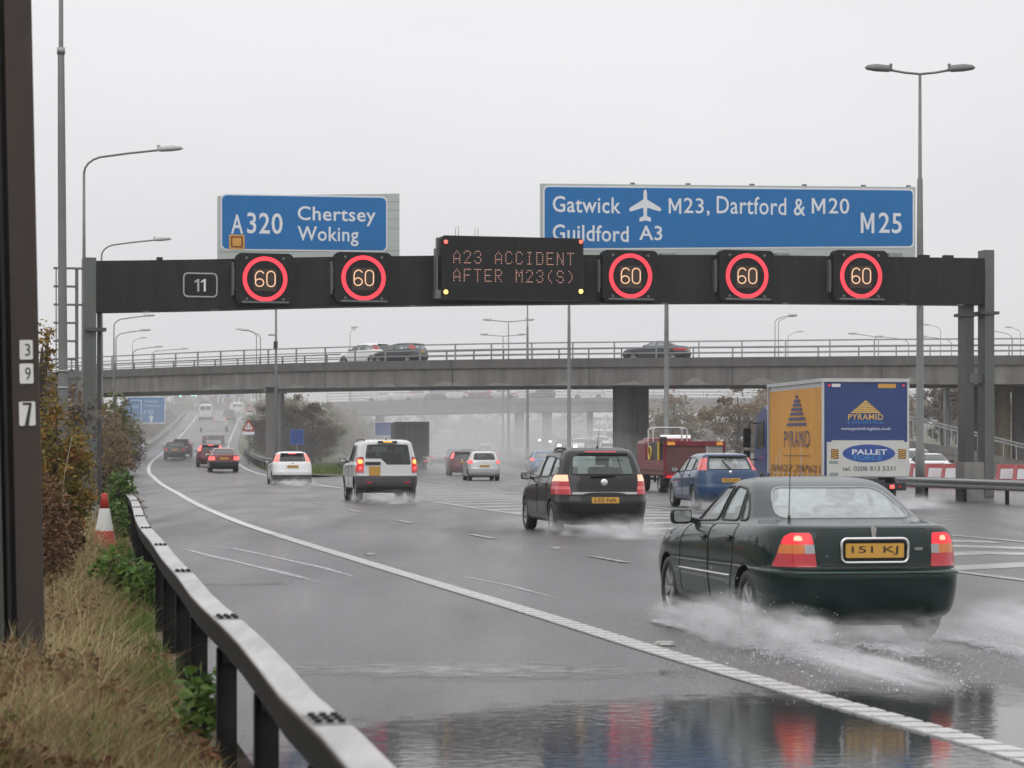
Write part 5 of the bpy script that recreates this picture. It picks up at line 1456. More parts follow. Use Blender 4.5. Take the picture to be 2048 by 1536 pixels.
MPVF = lambda lit, glass=None, head=None: dict(side=MPV['side'], rear=MPV['rear'], front=MPV['front'], tail=[("tail_lamp", [(.64, .82), (.91, .82), (.88, 1.10), (.66, 1.10)], lit, .006)],
    bump=[(.735, 1.72, -1, None)], mirror=(.86, .85, 1.07), glass=glass or glass_dark, plates=[((-2.215, 0, .645), .5, .11, "")], head=head or [])
vehicle('saloon', (-7.25, 236), R(90 + 5), P_SILVER, "pale saloon almost lost in spray to the right of the dark lorry", detail=1, S=SAL(L_RED, glass_pale))
vehicle('mpv', (-3.9, 205), R(90 + 4), P_GREY, "dark car lost in spray beyond the silver small hatchback", detail=0, S=MPVF(L_GLOW))
vehicle('hatch', (-2.4, 262), R(90 + 2), P_RED, "small reddish car in the spray under the far bridge", detail=0, S=hatch_S(.83, "", lit=L_GLOW))
vehicle('saloon', (7.72, 92), R(90 + 7), P_WHITE, "white car whose roof shows between the red lorry and the blue lorry", detail=1, S=SAL(L_RED, glass_pale))
# cars on the ramp
rz = lambda y: z_slip(y) + .012
ra = lambda y: heading(edge_x, y)
vehicle('saloon', (edge_x(188) + 1.62, 188), ra(188), P_GREY, "dark grey saloon in the left lane at the foot of the ramp", detail=1, S=SAL(l_red, glass_pale), z=rz(188))
vehicle('hatch', (edge_x(200) + 2.0, 200), ra(200), P_MAROON, "maroon hatchback just ahead of the dark grey saloon on the ramp", detail=1, S=hatch_S(.83, "", lit=l_red, glass=glass_dark), z=rz(200))
vehicle('saloon', (edge_x(138) + 4.25, 138), ra(138), P_RED, "dark red saloon braking at the foot of the ramp, right-hand one of the red pair", detail=1, S=SAL(L_BRAKE), z=rz(138))
vehicle('hatch', (edge_x(157) + 4.0, 157), ra(157), P_MAROON, "red hatchback braking behind the pale lorry, left-hand one of the red pair", detail=1, S=hatch_S(.83, "", high=L_BRAKE, lit=L_BRAKE, glass=glass_dark), z=rz(157))
van_S = lambda lit: dict(rear=[[(.72, 1.45), (.06, 1.45), (.06, 1.95), (.68, 1.95)], [(-.06, 1.45), (-.72, 1.45), (-.68, 1.95), (-.06, 1.95)]], side=[[(1.45, 1.25), (.75, 1.25), (.72, 1.85), (.98, 1.85)]], front=[(.80, 1.3), (-.8, 1.3), (-.72, 2.0), (.72, 2.0)],
    tail=[("tail_lamp", [(.83, .85), (.97, .85), (.95, 1.30), (.83, 1.30)], lit, .006)], bump=[(.55, 2.0, -1, trim_grey)], mirror=(1.2, .98, 1.35), glass=glass_dark, plates=[((-2.485, 0, .70), .5, .11, "")])
vehicle('van', (edge_x(322) + 1.72, 322), ra(322), P_WHITE, "white panel van high on the ramp above the pale lorry", "van", detail=1, S=van_S(l_red), z=rz(322), group="vans on the ramp")
vehicle('hatch', (edge_x(292) + 4.1, 292), ra(292), P_WHITE, "white and red car tucked behind the pale lorry on the ramp", detail=0, S=hatch_S(.83, "", lit=L_RED), z=rz(292))
vehicle('mpv', (edge_x(318) + 4.9, 318), ra(318), P_GREY, "dark car in the right lane halfway up the ramp", detail=0, S=MPVF(l_red), z=rz(318))
vehicle('van', (edge_x(352) + 5.9, 352), ra(352), P_WHITE, "low white van at the top right of the ramp", "van", detail=0, S=dict(van_S(L_RED), tall=.8), z=rz(352), group="vans on the ramp")
vehicle('hatch', (edge_x(372) + 5.2, 372), ra(372), P_SILVER, "pale car ahead of the low white van at the top of the ramp", detail=0, S=hatch_S(.83, "", lit=L_RED), z=rz(372))
vehicle('suv', (edge_x(372) + .6, 372), ra(372), P_GREY, "dark car at the top left of the ramp below the green traffic lights", detail=0, S=dict(rear=SUV['rear'], side=SUV['side'], glass=glass_dark), z=rz(372))
vehicle('mini', (edge_x(392) - 1.0, 392), ra(392), P_LBLUE, "pale car leaving the top of the ramp beside the dark one", detail=0, S=mini_S(L_RED), z=rz(392))
# cars crossing on the near bridge
def on_bridge(kind, px, d, col, lab, S, dirn=-1, detail=1, zt=zt1, fy=bd, dz=-.13, off=3.2, grp="cars on the near bridge"):
    x = (px - 1024) / FPX * d; y = fy(x) + off; sl = (fy(x + 1) - fy(x - 1)) / 2
    return vehicle(kind, (x, y), math.atan2(sl * dirn, dirn), col, lab, group=grp, detail=detail, S=S, z=zt(x) + dz)
on_bridge('saloon', 1322, 157, P_GREY, "dark saloon crossing the bridge right of the people carrier, heading left", SAL(l_red, glass_pale))
on_bridge('hatch', 800, 170, P_GREY, "dark hatchback crossing the bridge, close behind the white pickup", hatch_S(.83, "", lit=l_red, glass=glass_pale))
def pick_extra(o):
    b = MB(); b.box((-1.55, 0, .95), (1.5, 1.62, .05)); b.build("load_bed", trim_grey, o)
on_bridge('hatch', 735, 176, P_WHITE, "small white pickup crossing the bridge, leftmost of the vehicles there", dict(hatch_S(.83, "", lit=l_red, glass=glass_dark), tall=1.06), off=4.4)
# queue on the far bridge
for px, kind, col, lab in ((765, 'saloon', P_WHITE, "white car at the left end of the far bridge's queue"), (800, 'hatch', P_WHITE, "white car below the pale coach on the far bridge"),
                           (838, 'mini', P_SILVER, "silver car under the middle of the coach on the far bridge"), (912, 'mpv', P_WHITE, "white car under the right end of the coach on the far bridge"),
                           (880, 'hatch', P_GREY, "dark car between two white ones on the far bridge"), (955, 'hatch', P_RED, "reddish car on the far bridge right of the coach"),
                           (1002, 'saloon', P_SILVER, "pale saloon on the far bridge left of the thin poles"), (1085, 'mini', P_GREY, "grey car on the far bridge between the thin poles")):
    on_bridge(kind, px, 310, col, lab, SAL(l_red) if kind == 'saloon' else (MPVF(l_red) if kind == 'mpv' else (mini_S(l_red) if kind == 'mini' else hatch_S(.83, "", lit=l_red))), detail=0, zt=zt2, fy=bd2, off=2.8, grp="queue on the far bridge")
# oncoming cars with their lamps lit
HL = [("headlamp", [(.52, .58), (.80, .58), (.80, .74), (.52, .74)], L_HEAD, .01)]
ONC = [(1215, 190, 'saloon', P_SILVER, "oncoming car whose headlamps shine just left of the big pier's foot"), (1190, 215, 'hatch', P_GREY, "oncoming dark hatchback with headlamps lit, second from the big pier"),
       (1160, 236, 'hatch', P_WHITE, "oncoming white hatchback between the thin pole and the big pier"), (1128, 250, 'saloon', P_GREY, "oncoming car passing directly below the thin pole with lamps lit"),
       (1204, 262, 'mpv', P_WHITE, "oncoming pale people carrier higher up beside the big pier"), (1174, 286, 'saloon', P_SILVER, "farther oncoming saloon in the middle of the lit queue"), (1146, 302, 'hatch', P_GREY, "farther oncoming car just right of the thin pole"),
       (1108, 312, 'saloon', P_SILVER, "oncoming car at the left end of the lit queue"), (1196, 335, 'van', P_WHITE, "oncoming white van towering at the back of the lit queue"), (1160, 352, 'mpv', P_GREY, "one of the last oncoming cars in the mist"), (1086, 338, 'hatch', P_RED, "reddish oncoming car left of the thin pole"),
       (1224, 300, 'van', P_SILVER, "oncoming pale van half hidden by the big pier")]
for px, d, kind, col, lab in ONC + [(1862, 118, 'saloon', P_WHITE, "oncoming white car with one headlamp seen between the lorry and the gantry legs"), (1832, 132, 'mpv', P_WHITE, "white people carrier partly hidden by the right edge of the blue lorry")]:
    x = (px - 1024) / FPX * d; S_ = {'saloon': SAL(l_red, glass_dark, HL, False), 'mpv': MPVF(l_red, glass_dark, HL), 'hatch': dict(hatch_S(.83, "", lit=l_red, glass=glass_dark), head=HL), 'van': dict(van_S(l_red), head=[("headlamp", [(.60, .75), (.86, .75), (.86, .95), (.60, .95)], L_HEAD, .01)])}[kind]
    vehicle(kind, (x, d), R(-90 + 4), col, lab, group="oncoming cars", detail=0 if d > 140 else 1, S=S_, z=opp_z(d) + .012 if d > 140 else .012)
# more of the queue ahead on the motorway, deep in the spray
for px, d, kind, col, lit, lab in ((905, 258, 'mpv', P_GREY, L_RED, "grey car in the spray between the pale saloon and the maroon car"), (925, 300, 'hatch', P_RED, L_GLOW, "red car far ahead in the spray left of the silver hatchback"), (948, 232, 'hatch', P_GREY, L_GLOW, "dark car in the spray directly beyond the silver hatchback's roof"),
                                   (970, 285, 'van', P_WHITE, L_RED, "white van far ahead in the spray above the silver hatchback"), (990, 330, 'saloon', P_SILVER, L_GLOW, "silver saloon far ahead in the spray near the thin lamp poles"), (1012, 270, 'mpv', P_MAROON, L_GLOW, "maroon people carrier far ahead near the thin lamp poles"),
                                   (868, 330, 'saloon', P_WHITE, L_RED, "white saloon far ahead beside the low white lorry")):
    S_ = {'saloon': SAL(lit), 'mpv': MPVF(lit), 'hatch': hatch_S(.83, "", lit=lit, glass=glass_dark), 'van': van_S(lit)}[kind]
    vehicle(kind, ((px - 1024) / FPX * d, d), R(92), col, lab, cat="van" if kind == 'van' else "car", detail=0, S=S_)

# ------------------------------------------------------------------ lorries, coach, flatbed
REARM = lambda x: Matrix(((0, 0, -1, x), (-1, 0, 0, 0), (0, 1, 0, 0), (0, 0, 0, 1)))          # (u right, v up, d out) on a tail at x
LEFTM = lambda y: Matrix(((-1, 0, 0, 0), (0, 0, 1, y), (0, 1, 0, 0), (0, 0, 0, 1)))           # (u towards the tail, v up, d out) on the left flank
lorry_blue = mat("lorry_dark_blue", (.012, .040, .165), .4, vary=.10, scale=1.2, coat=.2)
lorry_yellow = mat("lorry_curtain_yellow", (.68, .31, .018), .5, vary=.10, scale=1.1, col2=(.58, .25, .02), stretch=(1, 1, .25))
ink_blue = mat("lettering_dark_blue", (.05, .05, .16), .5); ink_brown = mat("lettering_brown", (.20, .10, .04), .5)
ink_yellow = mat("lettering_yellow", (.70, .44, .10), .5); ink_white = mat("lettering_white", (.7, .72, .74), .5); ink_cyan = mat("lettering_cyan", (.05, .26, .55), .5)
lift_white = mat("tail_lift_panel", (.56, .56, .53), .5, vary=.08, scale=2)
chassis_m = mat("lorry_chassis", (.03, .032, .045), .6, vary=.3)
frame_alu = mat("aluminium_frame", (.55, .55, .55), .4, .4, vary=.08)
def lorry_wheels(o, xs, y, r, twin=(True,)):
    for i, x in enumerate(xs):
        for sd in (1, -1): wheel(o, x, sd * y, r, .34 if i < len(xs) - 1 else .28, sd, 1, 8)
L = empty("delivery_lorry", (10.02, 68.0, 0), R(90 + 7.5), "lorry with a dark blue back door and a yellow curtain side lettered PYRAMID", "lorry", "lorries on the motorway")
b = MB(); b.box((3.27, 0, 2.15), (6.46, 2.42, 2.72)); b.build("cargo_box", frame_alu, L)
b = MB(); b.prism(rrect(-1.26, 1.26, .86, 3.50, .03), 0, .036, M=REARM(.036)); b.build("back_door", lorry_blue, L)
bd_ = L.children[-1]
b = MB(); b.box((3.27, 0, 3.55), (6.62, 2.56, .10)); b.box((.02, 1.24, 2.2), (.08, .06, 2.7)); b.box((.02, -1.24, 2.2), (.08, .06, 2.7)); b.box((6.5, 1.23, 2.2), (.1, .08, 2.7)); b.build("roof_frame", frame_alu, L)
b = MB(); n = 40                                                                               # curtain with soft vertical ripples
for i in range(n + 1):
    x = .1 + 6.3 * i / n; d = 1.225 + .010 * math.sin(i * 1.9) + .006 * math.sin(i * .7)
    for z in (.74, 1.0, 2.0, 3.36): b.v.append((x, d + (.012 * math.sin(i * 2.3) if z < 1.1 else 0), z))
for i in range(n):
    for k in range(3): q = i * 4 + k; b.f.append([q, q + 4, q + 5, q + 1]); b.m.append(0); b.sm.append(True)
b.build("side_curtain", lorry_yellow, L); cur = L.children[-1]
b = MB(); MS = LEFTM(1.245)
for k, (z, hw) in enumerate(((3.14, .16), (3.02, .33), (2.90, .45), (2.77, .62), (2.64, .78), (2.49, .98), (2.33, 1.2))):
    b.prism([(-3.0 - hw, z - .042), (-3.0 + hw, z - .042), (-3.0 + hw * .93, z + .042), (-3.0 - hw * .93, z + .042)], 0, .004, 0, M=MS)
put_text(b, "PYRAMID", -4.5, -1.5, 1.66, 2.14, .006, MS, 0, bold=-.005, spacing=1.1)
b.build("lettering", ink_blue, cur)
b = MB(); put_text(b, "01627 787621", -6.1, -.25, .95, 1.14, .012, MS, 0, bold=.01)
b.prism([(-4.6, 1.40), (-1.5, 1.40), (-1.5, 1.42), (-4.6, 1.42)], .002, .008, M=MS); b.build("lettering", ink_brown, cur)
for k in range(11):
    b = MB(); x = .35 + k * .58; b.box((x, 1.258, .80), (.035, .012, .34)); b.box((x, 1.264, .88), (.07, .02, .07), 1); b.build("curtain_strap", [chassis_m, frame_alu], L)
MR = REARM(-.002)
b = MB(); b.prism([(-.44, 2.62), (.44, 2.62), (.0, 2.985)], 0, .004, 0, M=MR)
for k in range(5): z = 2.66 + k * .058; b.prism([(-.46 + k * .07, z), (.46 - k * .07, z), (.46 - k * .07, z + .012), (-.46 + k * .07, z + .012)], .001, .007, 1, M=MR)
put_text(b, "PYRAMID", -.51, .51, 2.43, 2.59, .005, MR, 0, bold=.008, spacing=1.08)
put_text(b, "LOGISTICS", -.51, .51, 2.32, 2.40, .005, MR, 2); put_text(b, "www.pyramid-logistics.co.uk", -.72, .73, 2.115, 2.22, .005, MR, 3, bold=.005)
b.build("lettering", [ink_yellow, lorry_blue, ink_cyan, ink_white], bd_)
b = MB(); b.prism(rrect(-1.14, 1.24, .82, 1.80, .02), 0, .08, M=MR); b.box((-.05, -.05, 1.82), (.06, 2.1, .05)); b.build("tail_lift", lift_white, L); tl_ = L.children[-1]
b = MB(); MR2 = REARM(-.083)
b.prism([(.07 + .765 * math.cos(2 * math.pi * k / 36), 1.475 + .255 * math.sin(2 * math.pi * k / 36)) for k in range(36)], 0, .004, 0, M=MR2)
put_text(b, "PALLET", -.42, .60, 1.445, 1.59, .006, MR2, 1, bold=.02); put_text(b, "FORCE", -.36, .46, 1.29, 1.42, .006, MR2, 2, bold=.01)
put_text(b, "tel. 0208 813 5331", -.70, .84, .985, 1.115, .005, MR2, 3, bold=.012)
for x0 in (-1.03, .93):
    b.prism([(x0, 1.32), (x0 + .22, 1.32), (x0 + .22, 1.60), (x0, 1.60)], 0, .003, 4, M=MR2)
    for k in range(4): b.prism([(x0 + .02, 1.34 + k * .065), (x0 + .20, 1.38 + k * .065), (x0 + .20, 1.40 + k * .065), (x0 + .02, 1.36 + k * .065)], .002, .006, 5, M=MR2)
for z in (1.18, .84): b.prism([(-1.08, z), (-.82, z), (-.82, z + .09), (-1.08, z + .09)], 0, .003, 6, M=MR2)
b.build("lettering", [mat("oval_blue", (.03, .075, .30), .5), ink_white, ink_cyan, mat("lettering_grey", (.10, .11, .12), .5), ink_brown, ink_yellow, mat("grey_decal", (.25, .29, .29), .5)], tl_)
text_plate(L, (-.006, -.62, 3.39), .52, .12, "", m=mat("orange_plate", (.62, .33, .06), .5)); text_plate(L, (-.006, .86, 3.40), .25, .09, "", m=plate_w)
for y in (1.06, -1.10):
    b = MB(); b.box((-.012, y, 3.40), (.02, .06, .05)); b.build("marker_lamp", L_RED, L)
b = MB(); b.box((2.9, 0, .60), (6.6, .9, .26)); b.box((.12, 0, .53), (.14, 2.4, .22)); b.box((2.2, 1.1, .5), (2.6, .04, .4)); b.box((2.2, -1.1, .5), (2.6, .04, .4)); b.build("chassis", chassis_m, L)
for y in (-.88, .88):
    b = MB(); b.box((.04, y, .53), (.03, .42, .13)); b.build("lamp_cluster", trim, L); q = L.children[-1]
    b = MB(); b.box((.02, y + .10 * (1 if y > 0 else 1), .53), (.02, .13, .10), bev=.008); b.build("tail_lamp", L_BRAKE, q)
    b = MB(); b.box((.02, y - .12, .53), (.02, .08, .06)); b.build("reflector", l_red, q)
b = MB(); pr = [(6.75, .55), (6.75, 2.75), (7.35, 2.95), (8.35, 2.62), (8.72, 1.75), (8.78, .50)]
b.prism(pr, -1.18, 1.18, M=Matrix(((1, 0, 0, 0), (0, 0, 1, 0), (0, 1, 0, 0), (0, 0, 0, 1)))); b.build("cab", lorry_blue, L); cb = L.children[-1]
b = MB(); b.prism([(7.3, 1.62), (8.45, 1.62), (8.20, 2.42), (7.3, 2.5)], 0, .01, M=Matrix(((1, 0, 0, 0), (0, 0, 1, 1.182), (0, 1, 0, 0), (0, 0, 0, 1)))); b.build("side_window", glass_dark, cb)
for sd in (1, -1):
    b = MB(); b.box((8.25, sd * 1.52, 1.95), (.12, .24, .62), bev=.04); b.box((8.25, sd * 1.52, 1.42), (.12, .22, .26), bev=.04); b.tube([(8.25, sd * 1.17, 2.4), (8.28, sd * 1.4, 2.45), (8.26, sd * 1.5, 2.2)], .02, 6); b.tube([(8.25, sd * 1.17, 1.25), (8.26, sd * 1.5, 1.3)], .02, 6); b.build("door_mirror", matt_black, L)
lorry_wheels(L, (1.5, 7.6), 1.05, .46)
for x in (1.5, ):
    b = MB(); b.tube([(x + .62 * math.cos(a), 1.0, .5 + .55 * math.sin(a)) for a in np.linspace(0, math.pi, 9)], .03, 6); b.build("mudguard", trim, L)

# red flatbed with tools and rails
flat_red = mat("flatbed_red", (.175, .014, .020), .4, vary=.15, scale=2, coat=.2)
mesh_brown = mat("flatbed_back_panel", (.10, .045, .04), .6, vary=.3, scale=3, col2=(.16, .05, .05))
F_ = empty("flatbed_lorry", (6.62, 87.0, 0), R(90 + 7.2), "small red flatbed lorry carrying tools and white tube rails, in front of the big pier", "lorry", "lorries on the motorway")
b = MB(); b.box((2.3, 0, .72), (4.7, 2.2, .14)); b.box((2.3, 1.11, .98), (4.6, .04, .42)); b.box((2.3, -1.11, .98), (4.6, .04, .42)); b.build("load_bed", flat_red, F_)
b = MB()
for y in (-1.1, 1.1): b.box((.03, y, 1.22), (.07, .09, 1.34))
b.box((.03, 0, 1.80), (.08, 2.28, .17)); b.box((.03, 0, .60), (.08, 2.28, .12)); b.build("tail_frame", flat_red, F_)
b = MB(); b.box((.05, .32, 1.19), (.03, 1.50, 1.06)); b.build("tail_panel", mesh_brown, F_)
b = MB(); b.box((.05, -.80, 1.19), (.03, .58, 1.06)); b.build("tail_panel", mat("flatbed_grey_panel", (.30, .27, .27), .5, vary=.15), F_)
b = MB(); put_text(b, "27 890", -.05, .42, 1.18, 1.32, .012, REARM(.03)); b.build("lettering", mat("lettering_pale_red", (.5, .3, .3), .5), F_)
for y in (.87, -.92):
    b = MB(); b.box((-.02, y, 1.80), (.02, .28 if y > 0 else .22, .12)); b.build("marker_panel", mat("orange_marker", (.7, .33, .05), .4, emit=(1, .4, .05), estr=.2), F_)
b = MB(); b.box((5.5, 0, 1.25), (1.8, 1.95, 1.35), bev=.12); b.box((5.3, 0, 1.85), (1.2, 1.7, .35), bev=.1); b.build("cab", flat_red, F_)
b = MB(); b.box((4.595, 0, 1.65), (.01, 1.5, .5)); b.build("cab_window", glass_dark, F_.children[-1])
b = MB(); b.box((4.9, -.25, 2.05), (.3, 1.15, .17), bev=.04); b.build("beacon_bar", mat("beacon_bar_white", (.85, .85, .85), .3, emit=(1, 1, 1), estr=.35), F_)
rail_w = mat("white_tube_rail", (.6, .6, .6), .4, .3)
for x in (3.9, 2.9):
    b = MB(); b.tube([(x, .98, .8), (x, .98, 2.34), (x, .88, 2.40), (x, -.2, 2.40), (x, -.3, 2.34), (x, -.3, .8)], .026, 6); b.build("tube_rail", rail_w, F_)
b = MB(); b.tube([(3.9, .98, 2.34), (2.9, .98, 2.34)], .022, 6); b.tube([(3.9, -.25, 2.36), (2.9, -.25, 2.36)], .022, 6); b.build("tube_rail", rail_w, F_)
tool_y = mat("tool_yellow", (.55, .38, .04), .5)
b = MB(); b.box((2.2, .92, 1.45), (1.9, .3, .85), bev=.06); b.box((1.3, .92, 1.9), (.4, .25, .3), bev=.05); b.build("tool_rack", mat("dark_tools", (.035, .03, .03), .6, vary=.4), F_); tr_ = F_.children[-1]
b = MB(); b.tube([(3.0 + .30 * math.cos(a), 1.09, 1.45 + .24 * math.sin(a)) for a in np.linspace(0, 2 * math.pi, 18, endpoint=False)], .035, 6, closed=True); b.build("hose_reel", tool_y, tr_)
b = MB(); b.box((1.25, 1.1, 1.45), (.12, .06, .85)); b.build("spirit_level", tool_y, tr_)
b = MB()
for k in range(9): b.box((.3 + k * .5, 1.135, .80), (.25, .012, .07))
b.build("side_hatching", chassis_m, F_)
b = MB(); b.box((2.4, 0, .52), (5.2, .8, .2)); b.build("chassis", chassis_m, F_)
for y in (-.9, .9):
    b = MB(); b.box((-.01, y, .60), (.03, .26, .09)); b.build("tail_lamp", L_RED, F_)
lorry_wheels(F_, (1.2, 4.9), .92, .36)

# lorries with plain boxes
def box_lorry(pos, yaw, w, h, ln, boxm, doorm, label, z=0.0, group="lorries on the motorway", lamps=True, cab=None, framem=None, detail=True, name="box_lorry"):
    o = empty(name, (pos[0], pos[1], z), yaw, label, "lorry", group)
    b = MB(); b.box((ln / 2, 0, (h + 1.0) / 2), (ln, w, h - 1.0)); b.build("cargo_box", boxm, o)
    b = MB(); b.prism(rrect(-w * .43, w * .43, 1.12, h - .22, .02), 0, .03, M=REARM(0)); b.build("back_door", doorm, o); dr = o.children[-1]
    if framem is not None:
        b = MB(); b.box((-.02, 0, h - .08), (.1, w + .04, .17)); b.box((-.02, w / 2 - .08, (h + 1) / 2), (.09, .17, h - 1.0)); b.box((-.02, -w / 2 + .08, (h + 1) / 2), (.09, .17, h - 1.0)); b.build("door_frame", framem, o)
    b = MB(); b.box((ln / 2, 0, .72), (ln, w * .4, .5)); b.box((.2, 0, .62), (.25, w * .94, .3)); b.build("chassis", chassis_m, o)
    b = MB(); b.box((ln + 1.1, 0, 1.65), (2.0, w * .96, 2.3), bev=.12); b.build("cab", cab or boxm, o)
    if detail:
        b = MB(); b.bar((-.035, -.02, 1.2), (-.035, -.02, h - .3), .03, .03); b.bar((-.035, .35, 1.2), (-.035, .35, h - .3), .03, .03); b.build("door_bar", galv, dr)
    for y in (-w * .4, w * .4):
        b = MB(); b.box((.06, y, .68), (.04, .3, .14)); b.build("tail_lamp", L_RED if lamps else l_red, o)
    lorry_wheels(o, (ln * .2, ln * .32, ln + .9), w * .4, .48)
    return o
dkgrey = mat("dark_grey_curtain", (.055, .06, .07), .5, vary=.15, scale=1.5); brownf = mat("brown_grey_frame", (.13, .09, .085), .5, vary=.2)
box_lorry((-7.62, 183), R(90 + 5), 2.6, 3.68, 9, dkgrey, dkgrey, "dark grey box lorry with a brownish frame in the spray", framem=brownf)
lorry_pale = mat("pale_box", (.80, .80, .80), .5, vary=.05)
for px, d, w, h, lab in ((880, 372, 2.4, 3.9, "low white box lorry in the mist just right of the dark lorry"), (893, 400, 2.6, 4.9, "taller pale lorry behind the lower white one in the mist"),
                         (938, 430, 2.2, 4.6, "pinkish white lorry in the mist in the middle of the motorway"), (966, 455, 1.9, 4.3, "small pale lorry in the mist right of the pinkish one"), (992, 475, 1.8, 4.2, "rightmost small pale lorry in the mist")):
    box_lorry(((px - 1024) / FPX * d, d), R(90 + 1), w, h, 7, lorry_pale if px != 938 else mat("pinkish_box", (.62, .52, .50), .5), lorry_pale, lab, detail=False)
# pale tipper on the ramp
yt = 242
T = empty("tipper_lorry", (edge_x(yt) + 4.15, yt, rz(yt)), ra(yt), "pale tipper lorry in the right lane of the ramp behind the braking red pair", "lorry", "lorries on the motorway")
b = MB(); b.prism([(-1.12, .95), (1.12, .95), (1.12, 2.35), (-1.12, 2.35)], 0, -4.6, M=REARM(0)); b.build("tipper_body", P_CREAM, T); tb = T.children[-1]
b = MB(); b.box((2.3, 0, 2.42), (4.7, 2.36, .14)); b.box((-.03, 0, 1.55), (.06, 2.2, .07)); b.box((-.03, 0, 1.0), (.06, 2.2, .1)); b.build("rim_rail", P_CREAM, T)
b = MB(); b.box((2.4, 0, .70), (5.4, .9, .3)); b.box((.1, 0, .58), (.2, 2.1, .2)); b.build("chassis", chassis_m, T)
b = MB(); b.box((5.7, 0, 1.55), (1.8, 2.15, 1.9), bev=.12); b.build("cab", P_CREAM, T)
for sd in (1, -1):
    b = MB(); b.box((6.0, sd * 1.32, 1.55), (.1, .22, .45), bev=.03); b.bar((6.0, sd * 1.0, 1.7), (6.0, sd * 1.3, 1.7), .04, .04); b.build("door_mirror", matt_black, T)
    b = MB(); b.box((.0, sd * .85, .66), (.05, .3, .12)); b.build("tail_lamp", l_red, T)
lorry_wheels(T, (1.0, 2.1, 5.5), .95, .45)
# coach and box van on the far bridge
def far_bridge_pos(px, off=6.2, d=313):
    x = (px - 1024) / FPX * d; return x, bd2(x) + off, zt2(x) - .13
x, y, z = far_bridge_pos(855)
C_ = empty("coach", (x, y, z), 0, "white and blue coach behind the queue on the far bridge", "coach")
b = MB(); b.box((-2.1, 0, 1.75), (4.4, 2.4, 2.9), bev=.15); b.build("body", P_WHITE, C_)
b = MB(); b.box((2.2, 0, 1.75), (4.2, 2.398, 2.88), bev=.15); b.build("body_rear", mat("coach_blue", (.05, .20, .42), .4), C_)
for k in range(9):
    b = MB(); b.box((-3.8 + k * .95, -1.205, 2.25 if k < 5 else 2.6), (.72, .02, .75 if k < 5 else .45)); b.build("side_window", glass_dark if k < 5 else P_WHITE, C_)
lorry_wheels(C_, (-2.9, 2.6), 1.0, .48)
x, y, z = far_bridge_pos(1178, 5.0)
V_ = empty("box_van", (x, y, z), math.pi, "white box van on the far bridge just left of the big pier", "van")
b = MB(); b.box((-.8, 0, 1.75), (2.6, 2.0, 2.1), bev=.05); b.build("cargo_box", P_WHITE, V_)
b = MB(); b.box((1.3, 0, 1.15), (1.7, 1.8, 1.3), bev=.15); b.build("cab", P_WHITE, V_)
b = MB(); b.box((1.5, .905, 1.45), (.7, .02, .45)); b.build("side_window", glass_dark, V_); lorry_wheels(V_, (-1.2, 1.5), .8, .34)
x, y, z = far_bridge_pos(1313, 3.0)
vehicle('van', (x, y), math.pi, P_WHITE, "white van showing between the pier top and the tall pole on the far bridge", "van", detail=0, S=dict(van_S(l_red)), z=z, group="queue on the far bridge")

# ------------------------------------------------------------------ roadside objects
# numbered steel post close to the camera
NP = empty("marker_post", (at(33, 900, 14.6).x, 14.6, 0), R(8), "thick steel post with three white number plates at the left edge, nearest the camera", "post")
NP.rotation_euler = (0, R(-1.2), R(6))
gpost = mat("mossy_steel", (.048, .056, .046), .7, vary=.35, scale=2.5, stretch=(1, 1, .25), bump=.2, bscale=12)
bpost = mat("rusty_brown_steel", (.042, .030, .024), .7, vary=.35, scale=2.5, stretch=(1, 1, .25), bump=.2, bscale=12)
b = MB(); b.box((-.128, -.02, 2.3), (.135, .02, 4.8)); b.box((-.19, .08, 2.3), (.012, .2, 4.8)); b.build("flange", gpost, NP)
b = MB(); b.box((.100, -.02, 2.3), (.162, .02, 4.8)); b.build("flange", bpost, NP)
b = MB(); b.box((-.03, .10, 2.3), (.30, .02, 4.8)); b.box((-.03, .06, 2.3), (.02, .1, 4.8)); b.build("web", mat("dark_web_steel", (.020, .017, .015), .75, vary=.4, scale=3), NP)
for py0, py1, x0, x1, ch in ((681, 720, 41, 67, "3"), (728, 768, 41, 68, "9"), (804, 852, 40, 72, "7")):
    s_ = 14.6 / FPX; zc = EYE - ((py0 + py1) / 2 - 898) * s_; xc = ((x0 + x1) / 2 - 1024) * s_ - NP.location.x + .020 * (zc)
    M = Matrix.Translation((xc, -.033, zc)) @ SIDE; w, h = (x1 - x0) * s_ / 2, (py1 - py0) * s_ / 2
    b = MB(); b.prism(rrect(-w, w, -h, h, .008, 2), 0, .004, M=M)
    if ch == "7": b.prism([(-w * .55, h * .72), (w * .55, h * .72), (w * .55, h * .92), (-w * .55, h * .92)], .0045, .006, 1, M=M); b.prism([(w * .55, h * .75), (w * .25, h * .75), (-w * .35, -h * .98), (w * .15, -h * .98)], .0045, .0065, 1, M=M)
    else: put_text(b, ch, -w * .2, w * .62, -h * .62, h * .62, .006, M, 1)
    b.build("number_plate", [plate_w, mat("plate_digit", (.03, .028, .025), .6)], NP)
